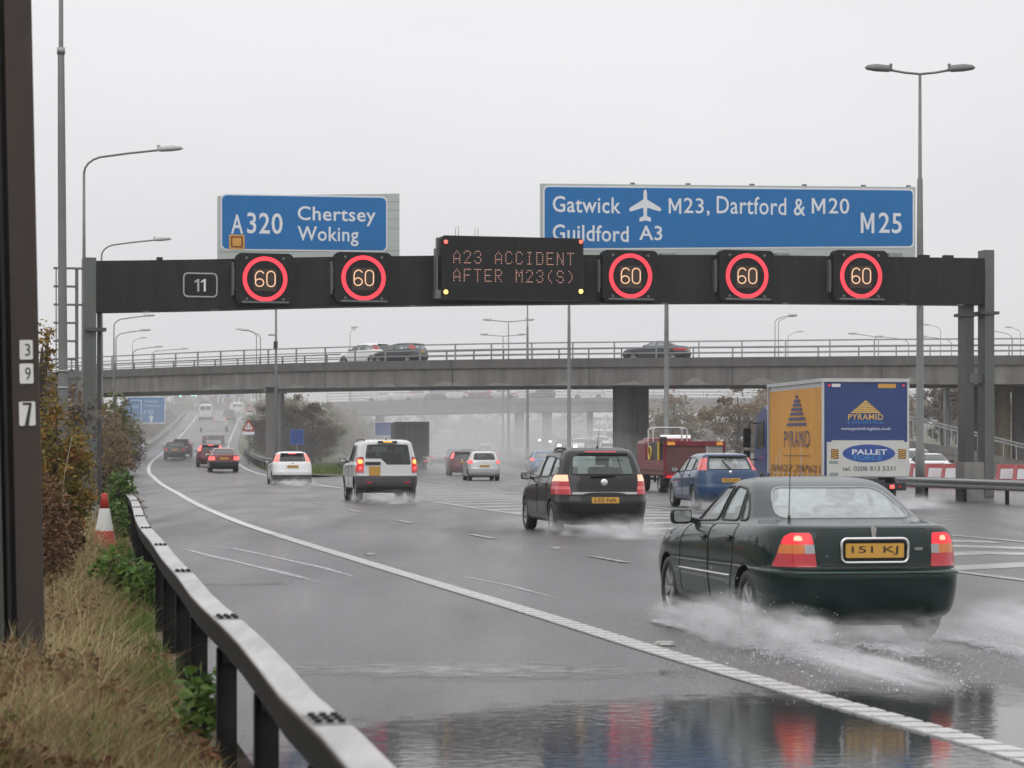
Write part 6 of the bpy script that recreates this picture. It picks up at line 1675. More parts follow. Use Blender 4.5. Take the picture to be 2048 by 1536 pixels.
# traffic cone behind the barrier
cn = empty("traffic_cone", (at(209, 1108, 36.4).x, 36.4, 0), .2, "red and white traffic cone standing behind the crash barrier", "traffic cone")
cred = mat("cone_red", (.42, .035, .022), .5, vary=.15); cwhite = mat("cone_white", (.58, .58, .56), .45, vary=.12, scale=5)
b = MB(); b.lathe([(.205, .06), (.19, .09), (.135, .36)], 28, cap=False); b.build("lower_sleeve", cred, cn)
b = MB(); b.lathe([(.135, .36), (.075, .70)], 28, cap=False); b.lathe([(.1365, .36), (.0765, .70)], 28, cap=False); b.build("reflective_sleeve", cwhite, cn)
b = MB(); b.lathe([(.075, .70), (.048, .87), (.046, .92), (.036, .93)], 28); b.build("upper_sleeve", cred, cn)
b = MB(); b.prism(rrect(-.25, .25, -.25, .25, .05), 0, .06); b.build("base", matt_black, cn)

def post_sign(name, px, d, zc, w, h, label, face, cat="road sign", border=None, posts=1, z0=0.0, extra=None, group=None, depth=.03, ground=None):
    x = (px - 1024) / FPX * d
    o = empty(name, (x, d, z0), 0, label, cat, group)
    b = MB()
    for k in range(posts): xx = 0 if posts == 1 else (-w * .33 + w * .66 * k / (posts - 1)); b.tube([(xx, .06, -.2), (xx, .06, zc + h * .4)], .05, 8)
    b.build("post", galv_dark, o)
    M = Matrix.Translation((0, 0, zc)) @ SIDE
    b = MB(); b.prism(rrect(-w / 2, w / 2, -h / 2, h / 2, min(w, h) * .06), -depth, 0, M=M); b.build("sign_border", border or white_sign, o)
    b = MB(); k = min(w, h) * .035; b.prism(rrect(-w / 2 + k, w / 2 - k, -h / 2 + k, h / 2 - k, min(w, h) * .05), .001, .006, M=M); b.build("sign_face", face, o)
    if extra: extra(o, M, w, h)
    return o
def ds1(o, M, w, h):
    b = MB()
    put_text(b, "Woking", -w * .05, w * .30, h * .26, h * .36, .009, M); put_text(b, "Chertsey", -w * .05, w * .38, h * .10, h * .20, .009, M); put_text(b, "A 320", -w * .06, w * .20, -h * .14, -h * .0, .009, M)
    b.prism([(w * .10, -h * .44), (w * .17, -h * .44), (w * .17, -h * .28), (w * .22, -h * .28), (w * .135, -h * .18), (w * .05, -h * .28), (w * .10, -h * .28)], .006, .01, M=M)
    b.prism([(-w * .34, h * .2), (-w * .2, h * .2), (-w * .2, h * .23), (-w * .34, h * .23)], .006, .01, M=M); b.build("lettering", white_sign, o)
def ds2(o, M, w, h):
    b = MB(); put_text(b, "A 320", -w * .1, w * .35, h * .2, h * .32, .009, M); b.prism([(w * .05, -h * .3), (w * .35, -h * .2), (w * .35, -h * .15), (w * .05, -h * .25)], .006, .01, M=M); b.build("lettering", white_sign, o)
post_sign("direction_sign", 292, 252, at(292, 820, 252).z, 4.1, 2.85, "blue Woking and Chertsey lane sign beside the ramp, rear one of the two", blue_sign, "direction sign", posts=2, extra=ds1, group="blue signs beside the ramp")
post_sign("direction_sign", 262, 246, at(262, 828, 246).z, 2.15, 2.9, "narrower blue lane sign half hidden by the bush, front one of the two", blue_sign, "direction sign", posts=2, extra=ds2, group="blue signs beside the ramp")
slate = mat("blue_grey_sign_face", (.012, .05, .24), .5)
post_sign("road_sign", 593.5, 152, at(593, 874, 152).z, .86, .95, "small square blue sign on the verge right of the first bridge pier", slate, border=mat("pale_blue_edge", (.12, .22, .42), .5))
post_sign("road_sign", 766, 215, at(766, 858, 215).z, 1.5, 1.25, "faint blue sign in the mist left of the dark lorry", slate, posts=2)
def warn(name, px, py, d, size, z0, lab):
    p = at(px, py, d); o = empty(name, (p.x, d, z0), 0, lab, "warning sign", "warning triangles"); M = Matrix.Translation((0, 0, p.z - z0)) @ SIDE; s = size
    b = MB(); b.tube([(0, .05, -.2), (0, .05, p.z - z0)], .045, 8); b.build("post", galv_dark, o)
    b = MB(); b.prism(rpoly([(-s * .58, -s * .5), (s * .58, -s * .5), (0, s * .5)], s * .09), -.02, 0, M=M); b.build("sign_border", mat("sign_red", (.40, .05, .04), .5), o)
    b = MB(); b.prism(rpoly([(-s * .34, -s * .36), (s * .34, -s * .36), (0, s * .22)], s * .05), .001, .006, M=M); b.build("sign_face", white_sign, o)
    b = MB(); b.prism([(-s * .14, -s * .3), (-s * .06, -s * .3), (-s * .03, s * .05), (-s * .07, s * .05)], .006, .01, M=M); b.prism([(s * .06, -s * .3), (s * .14, -s * .3), (s * .07, s * .05), (s * .03, s * .05)], .006, .01, M=M); b.build("symbol", matt_black, o)
    b = MB(); b.prism(rrect(-s * .5, s * .5, -s * .82, -s * .58, .02), -.02, 0, M=M); b.build("lower_plate", white_sign, o)
warn("warning_sign", 497, 850, 168, .82, .35, "red warning triangle with a white plate below it on the grass at the nose")
warn("warning_sign", 499, 816, 262, .85, 2.2, "smaller warning triangle farther up the right side of the ramp")
for px, lab in ((436, "leftmost black and white chevron board at the top of the ramp"), (446, "second black and white chevron board from the left at the top of the ramp"), (468, "chevron board behind the low white van on the ramp"), (478, "rightmost black and white chevron board at the top of the ramp")):
    d = 424; p = at(px, 800, d); o = empty("chevron_board", (p.x, d, 8.3), 0, lab, "chevron board", "chevron boards on the roundabout"); M = Matrix.Translation((0, 0, p.z - 8.3)) @ SIDE
    b = MB(); b.prism([(-.42, -.5), (.42, -.5), (.42, .5), (-.42, .5)], -.05, 0, M=M); b.build("board", matt_black, o)
    b = MB(); b.prism([(-.3, 0), (.05, .5), (.38, .5), (.03, 0)], .001, .02, M=M); b.prism([(-.3, 0), (.03, 0), (.38, -.5), (.05, -.5)], .001, .02, M=M); b.build("chevron", white_sign, o)
    b = MB(); b.tube([(0, .1, -.3), (0, .1, p.z - 8.3)], .06, 6); b.build("post", galv_dark, o)
green_l = lamp_mat("green_signal_lit", (.25, 1.0, .72), 5.0)
for px, py, lab in ((361, 792, "leftmost green traffic light at the top of the ramp"), (385, 790, "middle green traffic light at the top of the ramp"), (392, 790.5, "rightmost green traffic light at the top of the ramp")):
    d = 418; p = at(px, py, d); o = empty("traffic_light", (p.x, d, 8.2), 0, lab, "traffic light", "traffic lights on the roundabout")
    b = MB(); b.tube([(0, 0, -.3), (0, 0, p.z - 8.0)], .06, 6); b.build("post", galv_dark, o)
    b = MB(); b.box((0, -.12, p.z - 8.2 + .28), (.34, .2, .95)); b.build("housing", matt_black, o)
    b = MB(); b.lathe([(.15, 0), (.14, .05), (.001, .06)], 12, M=Matrix.Translation((0, -.22, p.z - 8.2)) @ Matrix.Rotation(R(90), 4, 'X')); b.build("lens", green_l, o.children[-1])
post_sign("road_sign", 456, 426, at(456, 790, 426).z - 8.3, 1.0, .9, "tiny blue sign above the chevrons at the top of the ramp", slate, z0=8.3)
# red and white barrier units and a sloping railing on the far side
for k, (px, d) in enumerate(((1838, 100), (1868, 99), (1902, 98), (2012, 95), (2046, 94), (1968, 96))):
    o = empty("barrier_unit", ((px - 1024) / FPX * d, d, 0), .1, ["red and white barrier unit behind the lorry's right edge", "red and white barrier unit left of the gantry legs", "red and white barrier unit touching the gantry plinth", "red and white barrier unit just right of the gantry legs", "red and white barrier unit at the right picture edge", "red and white barrier unit hidden behind the gantry plinth"][k], "road barrier", "red and white barrier units")
    b = MB(); b.prism([(-.5, 0), (.5, 0), (.5, .3), (.36, .42), (.30, 1.0), (-.30, 1.0), (-.36, .42), (-.5, .3)], -.22, .22, M=SIDE); b.build("body", mat("barrier_red", (.42, .10, .10), .5) if k == 0 else bpy.data.materials["barrier_red"], o)
    b = MB(); b.prism([(-.33, .42), (.33, .42), (.28, .82), (-.28, .82)], .221, .235, M=SIDE); b.build("white_band", white_sign, o)
o = empty("railing_wall", (24.5, 138, 0), 0, "low concrete wall with a sloping pale railing right of the blue lorry", "fence")
b = MB(); P = [Vector(((px - 1024) / FPX * 138 - 24.5, 0, at(px, py, 138).z)) for px, py in ((1760, 872), (1810, 880), (1860, 888), (1925, 897), (2060, 925))]
b.sweep([p - Vector((0, 0, .25)) for p in P], [(-.15, -.2), (.15, -.2), (.15, .25), (-.15, .25)]); b.build("coping", concrete, o)
P2 = [Vector(((px - 1024) / FPX * 138 - 24.5, .1, at(px, py, 138).z)) for px, py in ((1760, 822), (1810, 831), (1860, 842), (1925, 858), (2060, 892))]
b = MB()
for dz in (0, -.18): b.sweep([p + Vector((0, 0, dz)) for p in P2], [(-.05, -.05), (.05, -.05), (.05, .05), (-.05, .05)])
b.build("top_rail", galv, o)
for k in range(22):
    t = k / 21 * 3.99; i = int(t); a, c = P2[i].lerp(P2[i + 1], t - i), P[i].lerp(P[i + 1], t - i); b = MB(); b.bar(a, c, .05, .05, up=(1, 0, 0)); b.build("post", galv, o)
b = MB(); b.prism([(p.x, p.z - .3) for p in P] + [(P[-1].x, -.3), (P[0].x, -.3)], -.12, .12, M=SIDE); b.build("wall", concrete, o)

# ------------------------------------------------------------------ vegetation
bark = mat("bark", (.055, .045, .038), .85, vary=.3, scale=4, bump=.4, bscale=10)
L_BROWN = leaf_mat("autumn_brown_leaves", [(.12, .088, .060), (.20, .14, .085), (.26, .18, .09), (.18, .155, .075)], .4)
L_OLIVE = leaf_mat("olive_leaves", [(.095, .10, .048), (.15, .155, .065), (.21, .20, .085), (.20, .15, .075)], .4)
L_MIX = leaf_mat("autumn_mixed_leaves", [(.055, .050, .018), (.12, .115, .028), (.24, .17, .03), (.30, .15, .03), (.17, .07, .03)])
L_RUST = leaf_mat("rusty_bracken_leaves", [(.075, .040, .022), (.13, .065, .032), (.17, .085, .035), (.10, .075, .03)])
L_GREEN = leaf_mat("green_leaves", [(.040, .085, .016), (.075, .15, .025), (.12, .20, .035), (.10, .14, .035)])
L_PURPLE = leaf_mat("dark_purple_brown_twigs", [(.085, .068, .066), (.13, .10, .092), (.17, .13, .11), (.13, .11, .07)], .35)
L_GRASS = leaf_mat("dry_grass_blades", [(.42, .32, .16), (.54, .43, .23), (.30, .21, .11), (.18, .11, .06), (.25, .23, .09), (.16, .20, .05)], .3)
L_TURF = leaf_mat("green_grass_blades", [(.07, .11, .02), (.10, .16, .03), (.15, .17, .05)], .3)

def leaf_quads(pts, size, g, tint, flat=.0, aspect=1.7):
    n = len(pts); a = g.normal(size=(n, 3)); a[:, 2] *= .6; a /= np.linalg.norm(a, axis=1)[:, None]
    b = np.cross(a, g.normal(size=(n, 3))); b /= np.linalg.norm(b, axis=1)[:, None]
    s = (size * g.uniform(.55, 1.3, n))[:, None]; a *= s * aspect / 2; b *= s / 2
    c = np.cross(a, b); c /= (np.linalg.norm(c, axis=1)[:, None] + 1e-9)
    v = np.stack([pts - a, pts + b * .9 + c * s * .12, pts + a, pts - b * .9 + c * s * .12], 1).reshape(-1, 3)
    return v, np.arange(4 * n).reshape(-1, 4), tint

def crown_points(g, n, h, r, base, clumps, dens=1.0, skew=0.0, loose=0.0):
    """leaves gathered on clumps spread through the crown, so that gaps stay between them"""
    cs, rs = [], []
    for k in range(clumps):
        while True:
            p = g.uniform(-1, 1, 3)
            if np.dot(p, p) < 1: break
        z = base + (h - base) * (.5 + .5 * p[2]); w = r * (1 - .55 * abs(p[2]) ** 1.6 * (1 if p[2] > 0 else .8))
        cs.append((p[0] * w + skew * z, p[1] * w, z)); rs.append(r * g.uniform(.16, .36))
    cs, rs = np.array(cs), np.array(rs); k = g.integers(0, clumps, n)
    q = g.normal(size=(n, 3)); q /= np.linalg.norm(q, axis=1)[:, None]; q *= (g.uniform(0, 1, n) ** .45)[:, None]
    q[:, 2] *= .75
    P_ = cs[k] + q * rs[k][:, None]
    if loose:
        m_ = g.uniform(0, 1, n) < loose; u = g.normal(size=(n, 3)); u /= np.linalg.norm(u, axis=1)[:, None]; u *= (g.uniform(0, 1, n) ** .4)[:, None]
        zz = base + (h * 1.04 - base) * (.5 + .5 * u[:, 2]); P_[m_] = np.stack([u[:, 0] * r * 1.12, u[:, 1] * r * 1.12, zz], 1)[m_]
    return P_, k / clumps, cs

def trunk_mb(g, h, r, cs, base=.0, n=9):
    b = MB(); b.tube([(0, 0, -.15), (.02 * h, 0, h * .3), (0, .02 * h, h * .6), (.0, 0, h * .85)], [r, r * .75, r * .5, r * .15], 7)
    for c in cs[g.permutation(len(cs))[:n]]:
        z0 = min(h * .7, max(h * .12, c[2] * g.uniform(.3, .6)))
        m = Vector((c[0] * .45, c[1] * .45, z0 + (c[2] - z0) * .6)); b.tube([(0, 0, z0), m, c], [r * .38, r * .25, r * .08], 5)
    return b

def tree_mesh(seed, h, r, n, leaf, base=.25, clumps=26, skew=0, loose=.08):
    g = np.random.default_rng(seed); pts, ck, cs = crown_points(g, n, h, r, h * base, clumps, skew=skew, loose=loose)
    tint = np.clip(ck * .8 + g.uniform(-.2, .35, n), 0, 1)
    v, f, t = leaf_quads(pts, leaf, g, tint)
    return np_mesh("crown", v, f, t), trunk_mb(g, h, .035 * h ** .9, cs).mesh("trunk")
def plant(name, crown, trunk, m, loc, rz, sc, label, cat, group=None):
    o = empty(name, loc, rz, label, cat, group); o.scale = sc
    for nm, me, mm in (("crown", crown, m), ("trunk", trunk, bark)):
        if me is None: continue
        c = bpy.data.objects.new(nm, me); COL.link(c); c.parent = o
        if not me.materials: me.materials.append(None)
        c.material_slots[0].link = 'OBJECT'; c.material_slots[0].material = mm
    return o

FT = [tree_mesh(50 + i, 7.0, 2.6, 4200, .17, .10, 40) for i in range(4)]       # far trees, shared meshes
def grove(spots, mats_, label, group, hs=(5.5, 8), seed=3, name="tree"):
    g = random.Random(seed)
    for i, (x, y, z) in enumerate(spots):
        cr, tk = FT[g.randrange(4)]; h = g.uniform(*hs) / 7.0; w = h * g.uniform(.85, 1.25)
        plant(name, cr, tk, mats_[g.randrange(len(mats_))], (x, y, z), g.uniform(0, 6.3), (w, w, h), label, "tree", group)
def wedge_z(x, y):
    a, b = wedge_pts(y); t = min(1, max(0, (x - a) / (b - a))); return z_slip(y) * (1 - t) ** 1.3
g_ = random.Random(8); sp = []
for y in range(186, 330, 9):
    a, b = wedge_pts(y)
    for t in (.28, .5, .74):
        x = a + (b - a) * (t + g_.uniform(-.08, .08)); sp.append((x, y + g_.uniform(-3, 3), max(0, wedge_z(x, y) * .8 - .1)))
grove(sp, [L_OLIVE, L_BROWN, L_OLIVE], "olive and brown tree on the slope between the ramp and the motorway", "trees between ramp and motorway", (4.6, 6.2), 4)
sp = []
for i in range(24):
    y = 196 + (i % 6) * 14 + g_.uniform(-4, 4); x = reserve_x(y) + 16.5 + (i // 6) * 9 + g_.uniform(-2.5, 2.5); sp.append((x, y, max(0, (i // 6) * .7 - .2)))
grove(sp, [L_BROWN, L_OLIVE, L_BROWN, L_PURPLE], "brown autumn tree on the bank beyond the far carriageway", "trees on the right bank", (5.6, 7.4), 5)
sp = [(left_kerb(y) - 4.5 - 5.5 * k + g_.uniform(-1.2, 1.2), y + g_.uniform(-4, 4), .0) for y in range(112, 330, 13) for k in range(2)]
grove(sp, [L_PURPLE, L_BROWN, L_PURPLE, L_OLIVE], "dark bare tree on the bank left of the ramp barrier", "trees left of the ramp", (4.2, 6.0), 6)
sp = [((px - 1024) / FPX * d, d, 0) for px, d in [(x, 440 + 30 * ((i * 7) % 4)) for i, x in enumerate(range(600, 1330, 34))]]
grove(sp, [L_BROWN, L_OLIVE], "faint misty tree far beyond the second bridge", "misty trees beyond the far bridge", (8.2, 10.5), 7)
sp = [((px - 1024) / FPX * d, d, 5.5) for px, d in [(x, 452 + 8 * (i % 3)) for i, x in enumerate(range(300, 560, 22))]]
grove(sp, [L_OLIVE, L_BROWN], "dull green tree behind the roundabout at the top of the ramp", "trees behind the roundabout", (6.5, 8.5), 9)

# single trees and bushes on the near left verge
def near_plant(name, px, d, h, r, n, leaf, m, label, cat, seed, base=.1, clumps=22, z=0.0):
    cr, tk = tree_mesh(seed, h, r, n, leaf, base, clumps * 2, loose=.42)
    return plant(name, cr, tk, m, ((px - 1024) / FPX * d, d, z), seed, (1, 1, 1), label, cat)
near_plant("tree", 84, 47, 4.2, .42, 1500, .06, L_MIX, "yellow-brown leafed tree beside the numbered post, against the sky", "tree", 21, .25, 26)
near_plant("tree", 231, 112, 4.2, 1.0, 2600, .13, L_OLIVE, "olive tree in front of the blue lane signs at the left", "tree", 22, .05, 22)
near_plant("bush", 112, 31, 2.25, .46, 6000, .040, L_MIX, "yellow-green and orange autumn bush at the foot of the tall near lamp post", "bush", 23, .05, 30)
near_plant("bush", 148, 40, 1.9, .34, 2600, .038, L_MIX, "smaller orange-leafed bush beside the left gantry leg", "bush", 24, .1, 18)
near_plant("bush", 98, 26, 1.3, .30, 4200, .034, L_RUST, "rust-brown bracken bush on the verge behind the cone", "bush", 25, .0, 28)
near_plant("bush", 132, 31, .85, .22, 2200, .034, L_RUST, "low brown bush directly left of the traffic cone", "bush", 26, .0, 20)
near_plant("bush", 242, 47, 1.25, .30, 1500, .055, L_GREEN, "bright green bush behind the bend of the crash barrier, beyond the cone", "bush", 27, .0, 14)
near_plant("bush", 232, 40, .75, .22, 800, .05, L_GREEN, "small green ivy clump between the cone and the barrier", "bush", 28, .0, 8)
near_plant("bush", 235, 25.5, .55, .30, 750, .055, L_GREEN, "fresh green weed clump just in front of the traffic cone", "bush", 29, .0, 10)
near_plant("bush", 285, 23.2, .55, .16, 380, .06, L_GREEN, "upright green weed touching the dark barrier posts", "bush", 30, .0, 6)
near_plant("bush", 405, 13.2, .42, .14, 260, .05, L_GREEN, "yellow-green weed growing between the nearest barrier posts", "bush", 31, .0, 6)
near_plant("bush", 60, 23, 1.4, .4, 2600, .036, L_RUST, "brown bush hidden mostly by the numbered post", "bush", 32, .0, 18)
for i, (px, d, h, r) in enumerate(((95, 62, 3.6, 1.4), (150, 75, 3.4, 1.5), (60, 80, 4.2, 1.8), (205, 88, 2.6, 1.0), (180, 100, 3.3, 1.6), (120, 110, 4.6, 2.2), (240, 132, 3.4, 1.4))):
    near_plant("bush", px, d, h, r, 2400, .11, (L_PURPLE, L_BROWN)[i % 2],
               ["dark brown bush between the numbered post and the lamp post", "purple-brown bush behind the access ladder", "tall dark bush behind the numbered post", "brown bush at the foot of the left gantry leg",
                "dark bush behind the left gantry leg", "tall bare brown bush behind the ladder, under the bridge end", "brown bush under the blue lane signs"][i], "bush", 40 + i, .0, 24)

# low scrub on the flank of the ramp
SB = [tree_mesh(90 + i, 2.4, 1.15, 1500, .15, .0, 22) for i in range(3)]
for i, y in enumerate(np.arange(104, 345, 4.6)):
    g = random.Random(i); cr, tk = SB[i % 3]; s = g.uniform(.8, 1.25)
    plant("bush", cr, tk, (L_PURPLE, L_BROWN, L_PURPLE, L_OLIVE)[i % 4], (left_kerb(y) - g.uniform(2.4, 3.6), y, z_slip(y) * .75 - .1), g.uniform(0, 6), (s * 1.2, s * 1.2, s), "dark scrubby bush along the left flank of the ramp", "bush", "scrub along the ramp")

# dry grass of the verge, one stand that nobody could count
def blades(name, n, xy, h, w, m, seed, lean=.45, tintf=None, z=0.0):
    g = np.random.default_rng(seed); P = xy(g, n); n = len(P)
    hh = h * g.uniform(.4, 1.25, n) * P[:, 2]; a = g.uniform(0, 2 * np.pi, n); d = np.stack([np.cos(a), np.sin(a), np.zeros(n)], 1)
    ln = (g.uniform(.05, 1.0, n) ** 1.3 * lean * hh)[:, None]
    a2 = g.uniform(0, np.pi, n); sd = np.stack([np.cos(a2), np.sin(a2) * .4, np.zeros(n)], 1) * (w * g.uniform(.6, 1.4, n))[:, None]
    b0 = np.concatenate([P[:, :2], np.full((n, 1), z - .03)], 1); up = np.array([0, 0, 1.0])
    m1 = b0 + up * (hh * .55)[:, None] + d * ln * .35; t = b0 + up * hh[:, None] * .95 + d * ln
    v = np.stack([b0 - sd, b0 + sd, m1 + sd * .8, m1 - sd * .8, t + sd * .12, t - sd * .12], 1).reshape(-1, 3)
    i = np.arange(n)[:, None] * 6; f = np.concatenate([i + np.array([[0, 1, 2, 3]]), i + np.array([[3, 2, 4, 5]])])
    tint = g.uniform(0, 1, n) if tintf is None else tintf(g, P)
    o = link_mesh(name, np_mesh(name, v, f, np.concatenate([tint, tint])), m); o["kind"] = "stuff"; return o
def wob(x, y): return np.sin(x * 2.1 + np.sin(y * 1.3) * 2) * np.sin(y * .9 + x * .7) * .5 + .5
def verge_xy(g, n):
    y = 10.5 + 34 * g.uniform(0, 1, n) ** 1.9
    xr = np.array([edge_x(v) - verge_off(v) for v in np.linspace(8, 50, 60)]); xr = np.interp(y, np.linspace(8, 50, 60), xr) - .10
    xl = np.maximum(-.225 * y, xr - 3.2) ; x = xl + (xr - xl) * g.uniform(0, 1, n)
    k = wob(x, y); keep = g.uniform(0, 1, n) < .35 + .65 * k
    near = np.clip((xr - x) / .55, .35, 1)
    return np.stack([x, y, (.5 + .75 * k) * near], 1)[keep]
def verge_tint(g, P):
    k = wob(P[:, 0] * .8 + 3, P[:, 1] * .7); t = .10 + .42 * k + g.uniform(-.15, .25, len(P))
    return np.clip(np.where(g.uniform(0, 1, len(P)) < .21, g.uniform(.78, 1, len(P)), t), 0, 1)
blades("dry_grass", 50000, verge_xy, .46, .0042, L_GRASS, 61, 1.25, verge_tint)
g_u = np.random.default_rng(71); Pu = verge_xy(g_u, 26000); hu = Pu[:, 2].copy(); Pu[:, 2] = hu * g_u.uniform(.02, .42, len(Pu)) ; ku = wob(Pu[:, 0] * 1.3 + 1, Pu[:, 1] * .9)
Pu, ku = Pu[(ku > .42)], ku[ku > .42]
v, f, t = leaf_quads(Pu, .034, g_u, g_u.uniform(0, 1, len(Pu)))
tag(link_mesh("bracken_undergrowth", np_mesh("bracken_undergrowth", v, f, t), L_RUST), kind="stuff")
Pw = verge_xy(g_u, 9000); kw = wob(Pw[:, 0] * 1.1 + 7, Pw[:, 1] * 1.2 + 2); Pw[:, 2] *= g_u.uniform(.02, .30, len(Pw)); Pw = Pw[kw > .72]
v, f, t = leaf_quads(Pw, .040, g_u, g_u.uniform(0, 1, len(Pw)))
tag(link_mesh("weed_undergrowth", np_mesh("weed_undergrowth", v, f, t), L_GREEN), kind="stuff")
def tuft_xy(g, n):
    y = 14 + 30 * g.uniform(0, 1, n); xr = np.array([edge_x(v) - verge_off(v) for v in np.linspace(8, 60, 80)])
    x = np.interp(y, np.linspace(8, 60, 80), xr) - g.uniform(.1, .6, n); k = wob(x * 2, y * 1.7); return np.stack([x, y, k + .2], 1)[k > .45]
blades("green_grass", 9000, tuft_xy, .26, .005, L_TURF, 62, .6)
def far_grass_xy(g, n):
    y = g.uniform(142, 235, n); a = np.array([wedge_pts(v)[0] for v in np.linspace(140, 240, 40)]); b = np.array([wedge_pts(v)[1] for v in np.linspace(140, 240, 40)])
    a, b = np.interp(y, np.linspace(140, 240, 40), a), np.interp(y, np.linspace(140, 240, 40), b); t = g.uniform(0, 1, n)
    return np.stack([a + (b - a) * t, y, np.ones(n)], 1)
blades("verge_grass", 9000, far_grass_xy, .40, .03, L_TURF, 63, .6, z=.15)
# dead stalks that stand out of the verge
for px, d, h, lab in ((62, 15.2, .62, "pale dead stalk leaning in front of the numbered post"), (120, 27.5, 1.75, "thin curved dead stalk in the brown bush")):
    x = (px - 1024) / FPX * d; o = empty("dead_stalk", (x, d, 0), 0, lab, "dead stalk"); b = MB()
    b.tube([(0, 0, -.05), (.01, 0, h * .4), (.05, 0, h * .75), (.14 if d > 20 else -.0, 0, h)], [.008, .007, .005, .003], 6); b.build("stem", mat("dead_stalk_tan", (.30, .24, .17), .8), o)
# leaf litter and moss along the foot of the barrier on the road side
def litter_xy(g, n):
    y = 20 + 55 * g.uniform(0, 1, n) ** 1.2; xr = np.array([edge_x(v) - verge_off(v) for v in np.linspace(8, 90, 80)])
    return np.stack([np.interp(y, np.linspace(8, 90, 80), xr) + .14 + np.abs(g.normal(0, .10, n)), y, np.full(n, .01)], 1)
g_n = np.random.default_rng(66); Pl = litter_xy(g_n, 2600); Pl[:, 2] = g_n.uniform(.004, .04, len(Pl))
v, f, t = leaf_quads(Pl, .05, g_n, g_n.uniform(0, 1, len(Pl)))
tag(link_mesh("leaf_litter", np_mesh("leaf_litter", v, f, t), L_RUST), kind="stuff")

# ------------------------------------------------------------------ spray and haze
bpy.context.view_layer.update()
def ellipsoid(name, c, r, m, rz=0.0, sub=3):
    bm = bmesh.new(); bmesh.ops.create_icosphere(bm, subdivisions=sub, radius=1.0)
    me = bpy.data.meshes.new(name); bm.to_mesh(me); bm.free()
    o = link_mesh(name, me, m); o.location = c; o.scale = r; o.rotation_euler = (0, 0, rz); o["kind"] = "stuff"; return o
sp_l = volume_mat("spray_thin", .0042, (.86, .85, .85)); sp_m = volume_mat("spray_mid", .010, (.88, .87, .87))
hz = MB(); hz.box((0, 2120, 8.0), (5200, 4360, 18.2))
tag(hz.build("haze", volume_mat("haze_air", .00034, (.96, .96, .97))), kind="stuff")
ellipsoid("mist", (10, 330, 0), (170, 165, 10.5), volume_mat("mist_air", .0034, (.84, .83, .825)), 0, 4)
ellipsoid("mist", (-15, 205, 0), (24, 62, 9), bpy.data.materials["mist_air"], R(6), 3)
# spray thrown up over the motorway
for x, y, rx, ry, rz_, m in ((-6, 215, 9, 60, 4.2, sp_l), (2, 250, 12, 70, 4.6, sp_l), (-3, 330, 13, 90, 6.5, sp_l), (4, 175, 8, 45, 2.6, sp_l), (5, 330, 14, 90, 5.0, sp_l), (-1, 150, 5, 26, 1.5, sp_m)):
    ellipsoid("spray", (x, y, 0.4), (rx, ry, rz_), m, R(5))

# spray and splashes of the dark green saloon
gy = R(90 + 10.4); gc = Vector((2.50, 21.55, 0)); gf = Vector((math.cos(gy), math.sin(gy), 0)); gl_ = Vector((-math.sin(gy), math.cos(gy), 0))
def loc(x, y, z): return gc + gf * x + gl_ * y + Vector((0, 0, z))
v_wh = volume_mat("wheel_spray", 3.1, noise=(3.2, (.55, 1.3, 1.2))); v_tr = volume_mat("trailing_spray", .9, noise=(2.6, (.5, 1.2, 1)))
for p, r, m in (((.35, .93, .10), (.95, .26, .20), v_wh), ((-.75, .98, .12), (.9, .30, .27), v_wh), ((-1.75, 1.02, .14), (.95, .36, .36), v_wh), ((-2.6, .75, .10), (1.1, .45, .30), v_wh), ((-2.75, -.1, .10), (1.0, .8, .26), v_tr), ((-2.5, -1.15, .12), (1.4, .45, .34), v_wh), ((-4.4, .75, .03), (1.9, .40, .12), v_wh), ((-4.2, -1.0, .03), (2.2, .6, .16), v_tr)):
    ellipsoid("spray", loc(*p), r, m, gy)
# looser spray behind the other near cars
v_c = volume_mat("car_spray", .75, noise=(2.2, (.6, 1.2, 1)))
for x, y, hd, w in ((1.36, 46.9, 10, 1.0), (-4.10, 74.0, 9.9, 1.0), (5.52, 65.8, 8.5, 1.0), (-9.98, 107.5, 9.8, .9), (10.1, 68.2, 7.5, 1.4), (6.7, 87.5, 7.2, 1.2)):
    a = R(90 + hd); ff = Vector((math.cos(a), math.sin(a), 0)); ll = Vector((-math.sin(a), math.cos(a), 0))
    for k, (dx, dy, rr, rz_) in enumerate(((-2.0, .78, 1.3, .42), (-2.0, -.78, 1.3, .42), (-3.4, 0, 2.2, .42))):
        ellipsoid("spray", Vector((x, y, .05)) + ff * dx + ll * dy * w, (rr, .5 * w if k < 2 else 1.0 * w, rz_), v_c, a)
# flying drops
m, nt, n, l, out = new_mat("water_drops")
bs_ = n.new("ShaderNodeBsdfPrincipled"); bs_.inputs["Base Color"].default_value = (.78, .80, .82, 1); bs_.inputs["Roughness"].default_value = .12; bs_.inputs["Transmission Weight"].default_value = .35; bs_.inputs["IOR"].default_value = 1.33
l.new(bs_.outputs[0], out.inputs[0])
ico = [(0, 0, 1), (.894, 0, .447), (.276, .851, .447), (-.724, .526, .447), (-.724, -.526, .447), (.276, -.851, .447), (.724, .526, -.447), (-.276, .851, -.447), (-.894, 0, -.447), (-.276, -.851, -.447), (.724, -.526, -.447), (0, 0, -1)]
icf = [(0, 1, 2), (0, 2, 3), (0, 3, 4), (0, 4, 5), (0, 5, 1), (1, 6, 2), (2, 7, 3), (3, 8, 4), (4, 9, 5), (5, 10, 1), (6, 7, 2), (7, 8, 3), (8, 9, 4), (9, 10, 5), (10, 6, 1), (11, 7, 6), (11, 8, 7), (11, 9, 8), (11, 10, 9), (11, 6, 10)]
g = np.random.default_rng(5); pts, rad = [], []
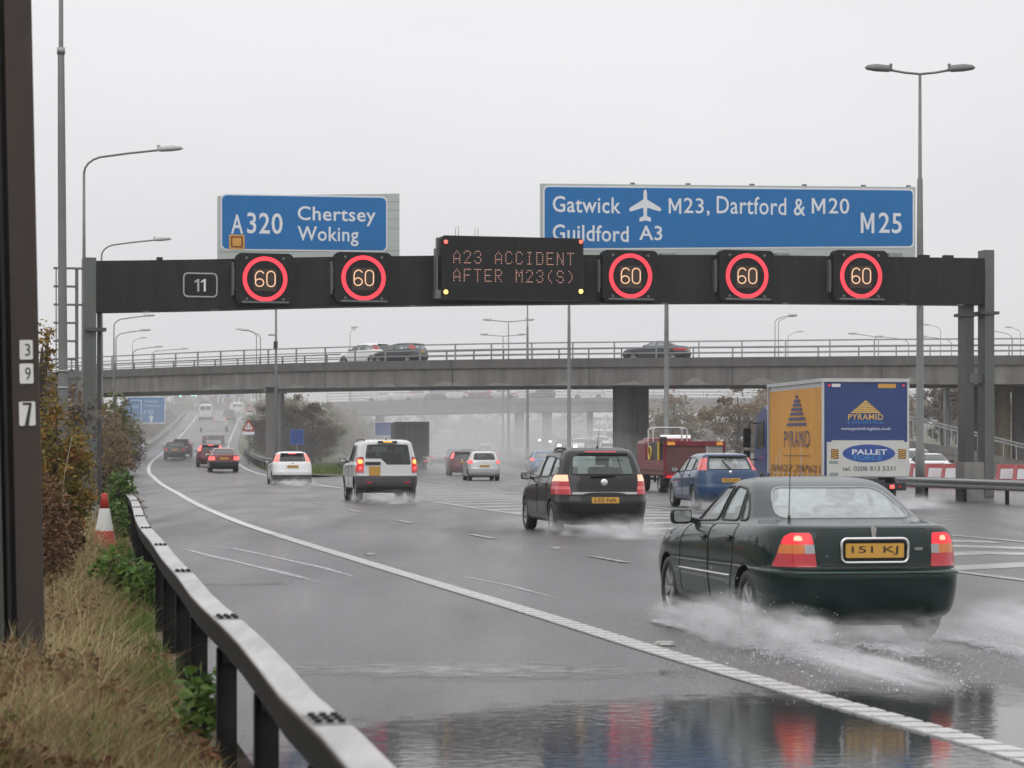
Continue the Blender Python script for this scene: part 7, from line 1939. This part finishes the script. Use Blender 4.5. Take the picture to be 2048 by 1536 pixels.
def jet(n_, x0, y0, dx, sy, hz_, r0, r1):
    for _ in range(n_):
        t = g.uniform() ** .8; z = abs(g.normal(0, 1)) * hz_ * (1 - .55 * t) + .012
        pts.append(loc(x0 - dx * t + g.normal(0, .08), y0 + g.normal(0, sy) * (1 + t), z)); rad.append(g.uniform(r0, r1) * (1 if g.uniform() < .85 else 1.7))
jet(2600, -1.35, .97, 2.4, .20, .17, .0010, .0026); jet(2200, -1.6, -.85, 3.0, .25, .14, .0010, .0026); jet(1600, -2.2, .2, 2.6, .55, .07, .001, .003); jet(700, -1.3, .95, 2.6, .16, .20, .0022, .0055); jet(420, -1.5, .2, 2.4, .45, .16, .002, .0048); jet(600, -1.6, -.85, 3.0, .22, .16, .002, .0055); jet(160, 1.2, .95, 1.6, .12, .10, .002, .004)
jet(520, -2.4, .75, 3.4, .22, .05, .003, .0075)
P = np.array([tuple(p) for p in pts]); rd = np.array(rad); V = (np.array(ico)[None] * rd[:, None, None] + P[:, None]).reshape(-1, 3); Fc = (np.array(icf)[None] + 12 * np.arange(len(P))[:, None, None]).reshape(-1, 3)
tag(link_mesh("flying_drops", np_mesh("flying_drops", V, Fc, smooth=True), m), kind="stuff")

# foam left along the wheel tracks of the saloon
m, nt, n, l, out = new_mat("water_foam_and_sheen")
df = n.new("ShaderNodeBsdfDiffuse"); df.inputs[0].default_value = (.55, .56, .57, 1); tr = n.new("ShaderNodeBsdfTransparent"); tc = n.new("ShaderNodeTexCoord")
t = n.new("ShaderNodeTexNoise"); t.inputs["Scale"].default_value = 9; t.inputs["Detail"].default_value = 7; t.inputs["Roughness"].default_value = .75; mp = n.new("ShaderNodeMapping"); mp.inputs["Scale"].default_value = (1.6, .5, 1); mp.inputs["Rotation"].default_value = (0, 0, R(10.4))
l.new(tc.outputs["Object"], mp.inputs[0]); l.new(mp.outputs[0], t.inputs["Vector"])
at_ = n.new("ShaderNodeAttribute"); at_.attribute_name = "foam"; ad = n.new("ShaderNodeMath"); ad.operation = 'ADD'; l.new(at_.outputs["Fac"], ad.inputs[0]); l.new(t.outputs["Fac"], ad.inputs[1])
r = n.new("ShaderNodeMapRange"); r.inputs[1].default_value = .88; r.inputs[2].default_value = 1.3; l.new(ad.outputs[0], r.inputs[0])
mx = n.new("ShaderNodeMixShader"); l.new(r.outputs[0], mx.inputs[0]); l.new(tr.outputs[0], mx.inputs[1]); l.new(df.outputs[0], mx.inputs[2]); l.new(mx.outputs[0], out.inputs[0])
def foam(x0, x1, y, w0, w1):
    nx, ny = 40, 8; vs, at2 = [], []
    for i in range(nx + 1):
        u = i / nx; x = x0 + (x1 - x0) * u; w = w0 + (w1 - w0) * u
        for j in range(ny + 1):
            v_ = j / ny * 2 - 1; vs.append(tuple(loc(x, y + v_ * w + .04 * math.sin(x * 3), .009 + .02 * (1 - v_ * v_) * (1 - u)))); at2.append((1 - v_ * v_) * (1 - u) ** .7 * .75 * min(1, u * 12 + .2))
    i = np.arange(nx)[:, None] * (ny + 1) + np.arange(ny)[None]
    me = np_mesh("water_wake", np.array(vs), np.stack([i, i + 1, i + ny + 2, i + ny + 1], -1).reshape(-1, 4)); a_ = me.attributes.new("foam", 'FLOAT', 'POINT'); a_.data.foreach_set("value", np.array(at2, np.float32))
    tag(link_mesh("water_wake", me, m), kind="stuff")
foam(1.2, -6.5, .98, .18, .55); foam(-1.3, -7, -.95, .25, .75); foam(-1.6, -5, 0, .35, .5)

# thin runs of water across the hard shoulder, sky sheen painted in pale colour
for pts, w in (([(345, 1093), (420, 1112), (560, 1145), (740, 1192)], .13), ([(385, 1090), (470, 1098), (640, 1135), (830, 1188)], .10), ([(905, 1150), (1010, 1170), (1180, 1215)], .05), ([(365, 1033), (440, 1030), (520, 1028)], .10)):
    Pp = [at(px, py, EYE * FPX / (py - HORIZON)) for px, py in pts]; Q_ = []
    for a, c in zip(Pp[:-1], Pp[1:]): Q_ += [a.lerp(c, k / 8) for k in range(8)]
    Q_.append(Pp[-1]); vs, at2 = [], []; ny = 6; N_ = len(Q_)
    for i, q in enumerate(Q_):
        t_ = Q_[min(i + 1, N_ - 1)] - Q_[max(i - 1, 0)]; t_.z = 0; t_.normalize(); r_ = Vector((t_.y, -t_.x, 0)); u = i / (N_ - 1)
        for j in range(ny + 1):
            v_ = j / ny * 2 - 1; p = q + r_ * (v_ * w * (1 + .3 * math.sin(i * .9))); vs.append((p.x, p.y, .008)); at2.append((1 - v_ * v_) * min(1, 5 * u + .1) * min(1, 4 * (1 - u)) * .62)
    i = np.arange(N_ - 1)[:, None] * (ny + 1) + np.arange(ny)[None]
    me = np_mesh("water_run", np.array(vs), np.stack([i, i + 1, i + ny + 2, i + ny + 1], -1).reshape(-1, 4)); a_ = me.attributes.new("foam", 'FLOAT', 'POINT'); a_.data.foreach_set("value", np.array(at2, np.float32))
    tag(link_mesh("water_run", me, m), kind="structure")
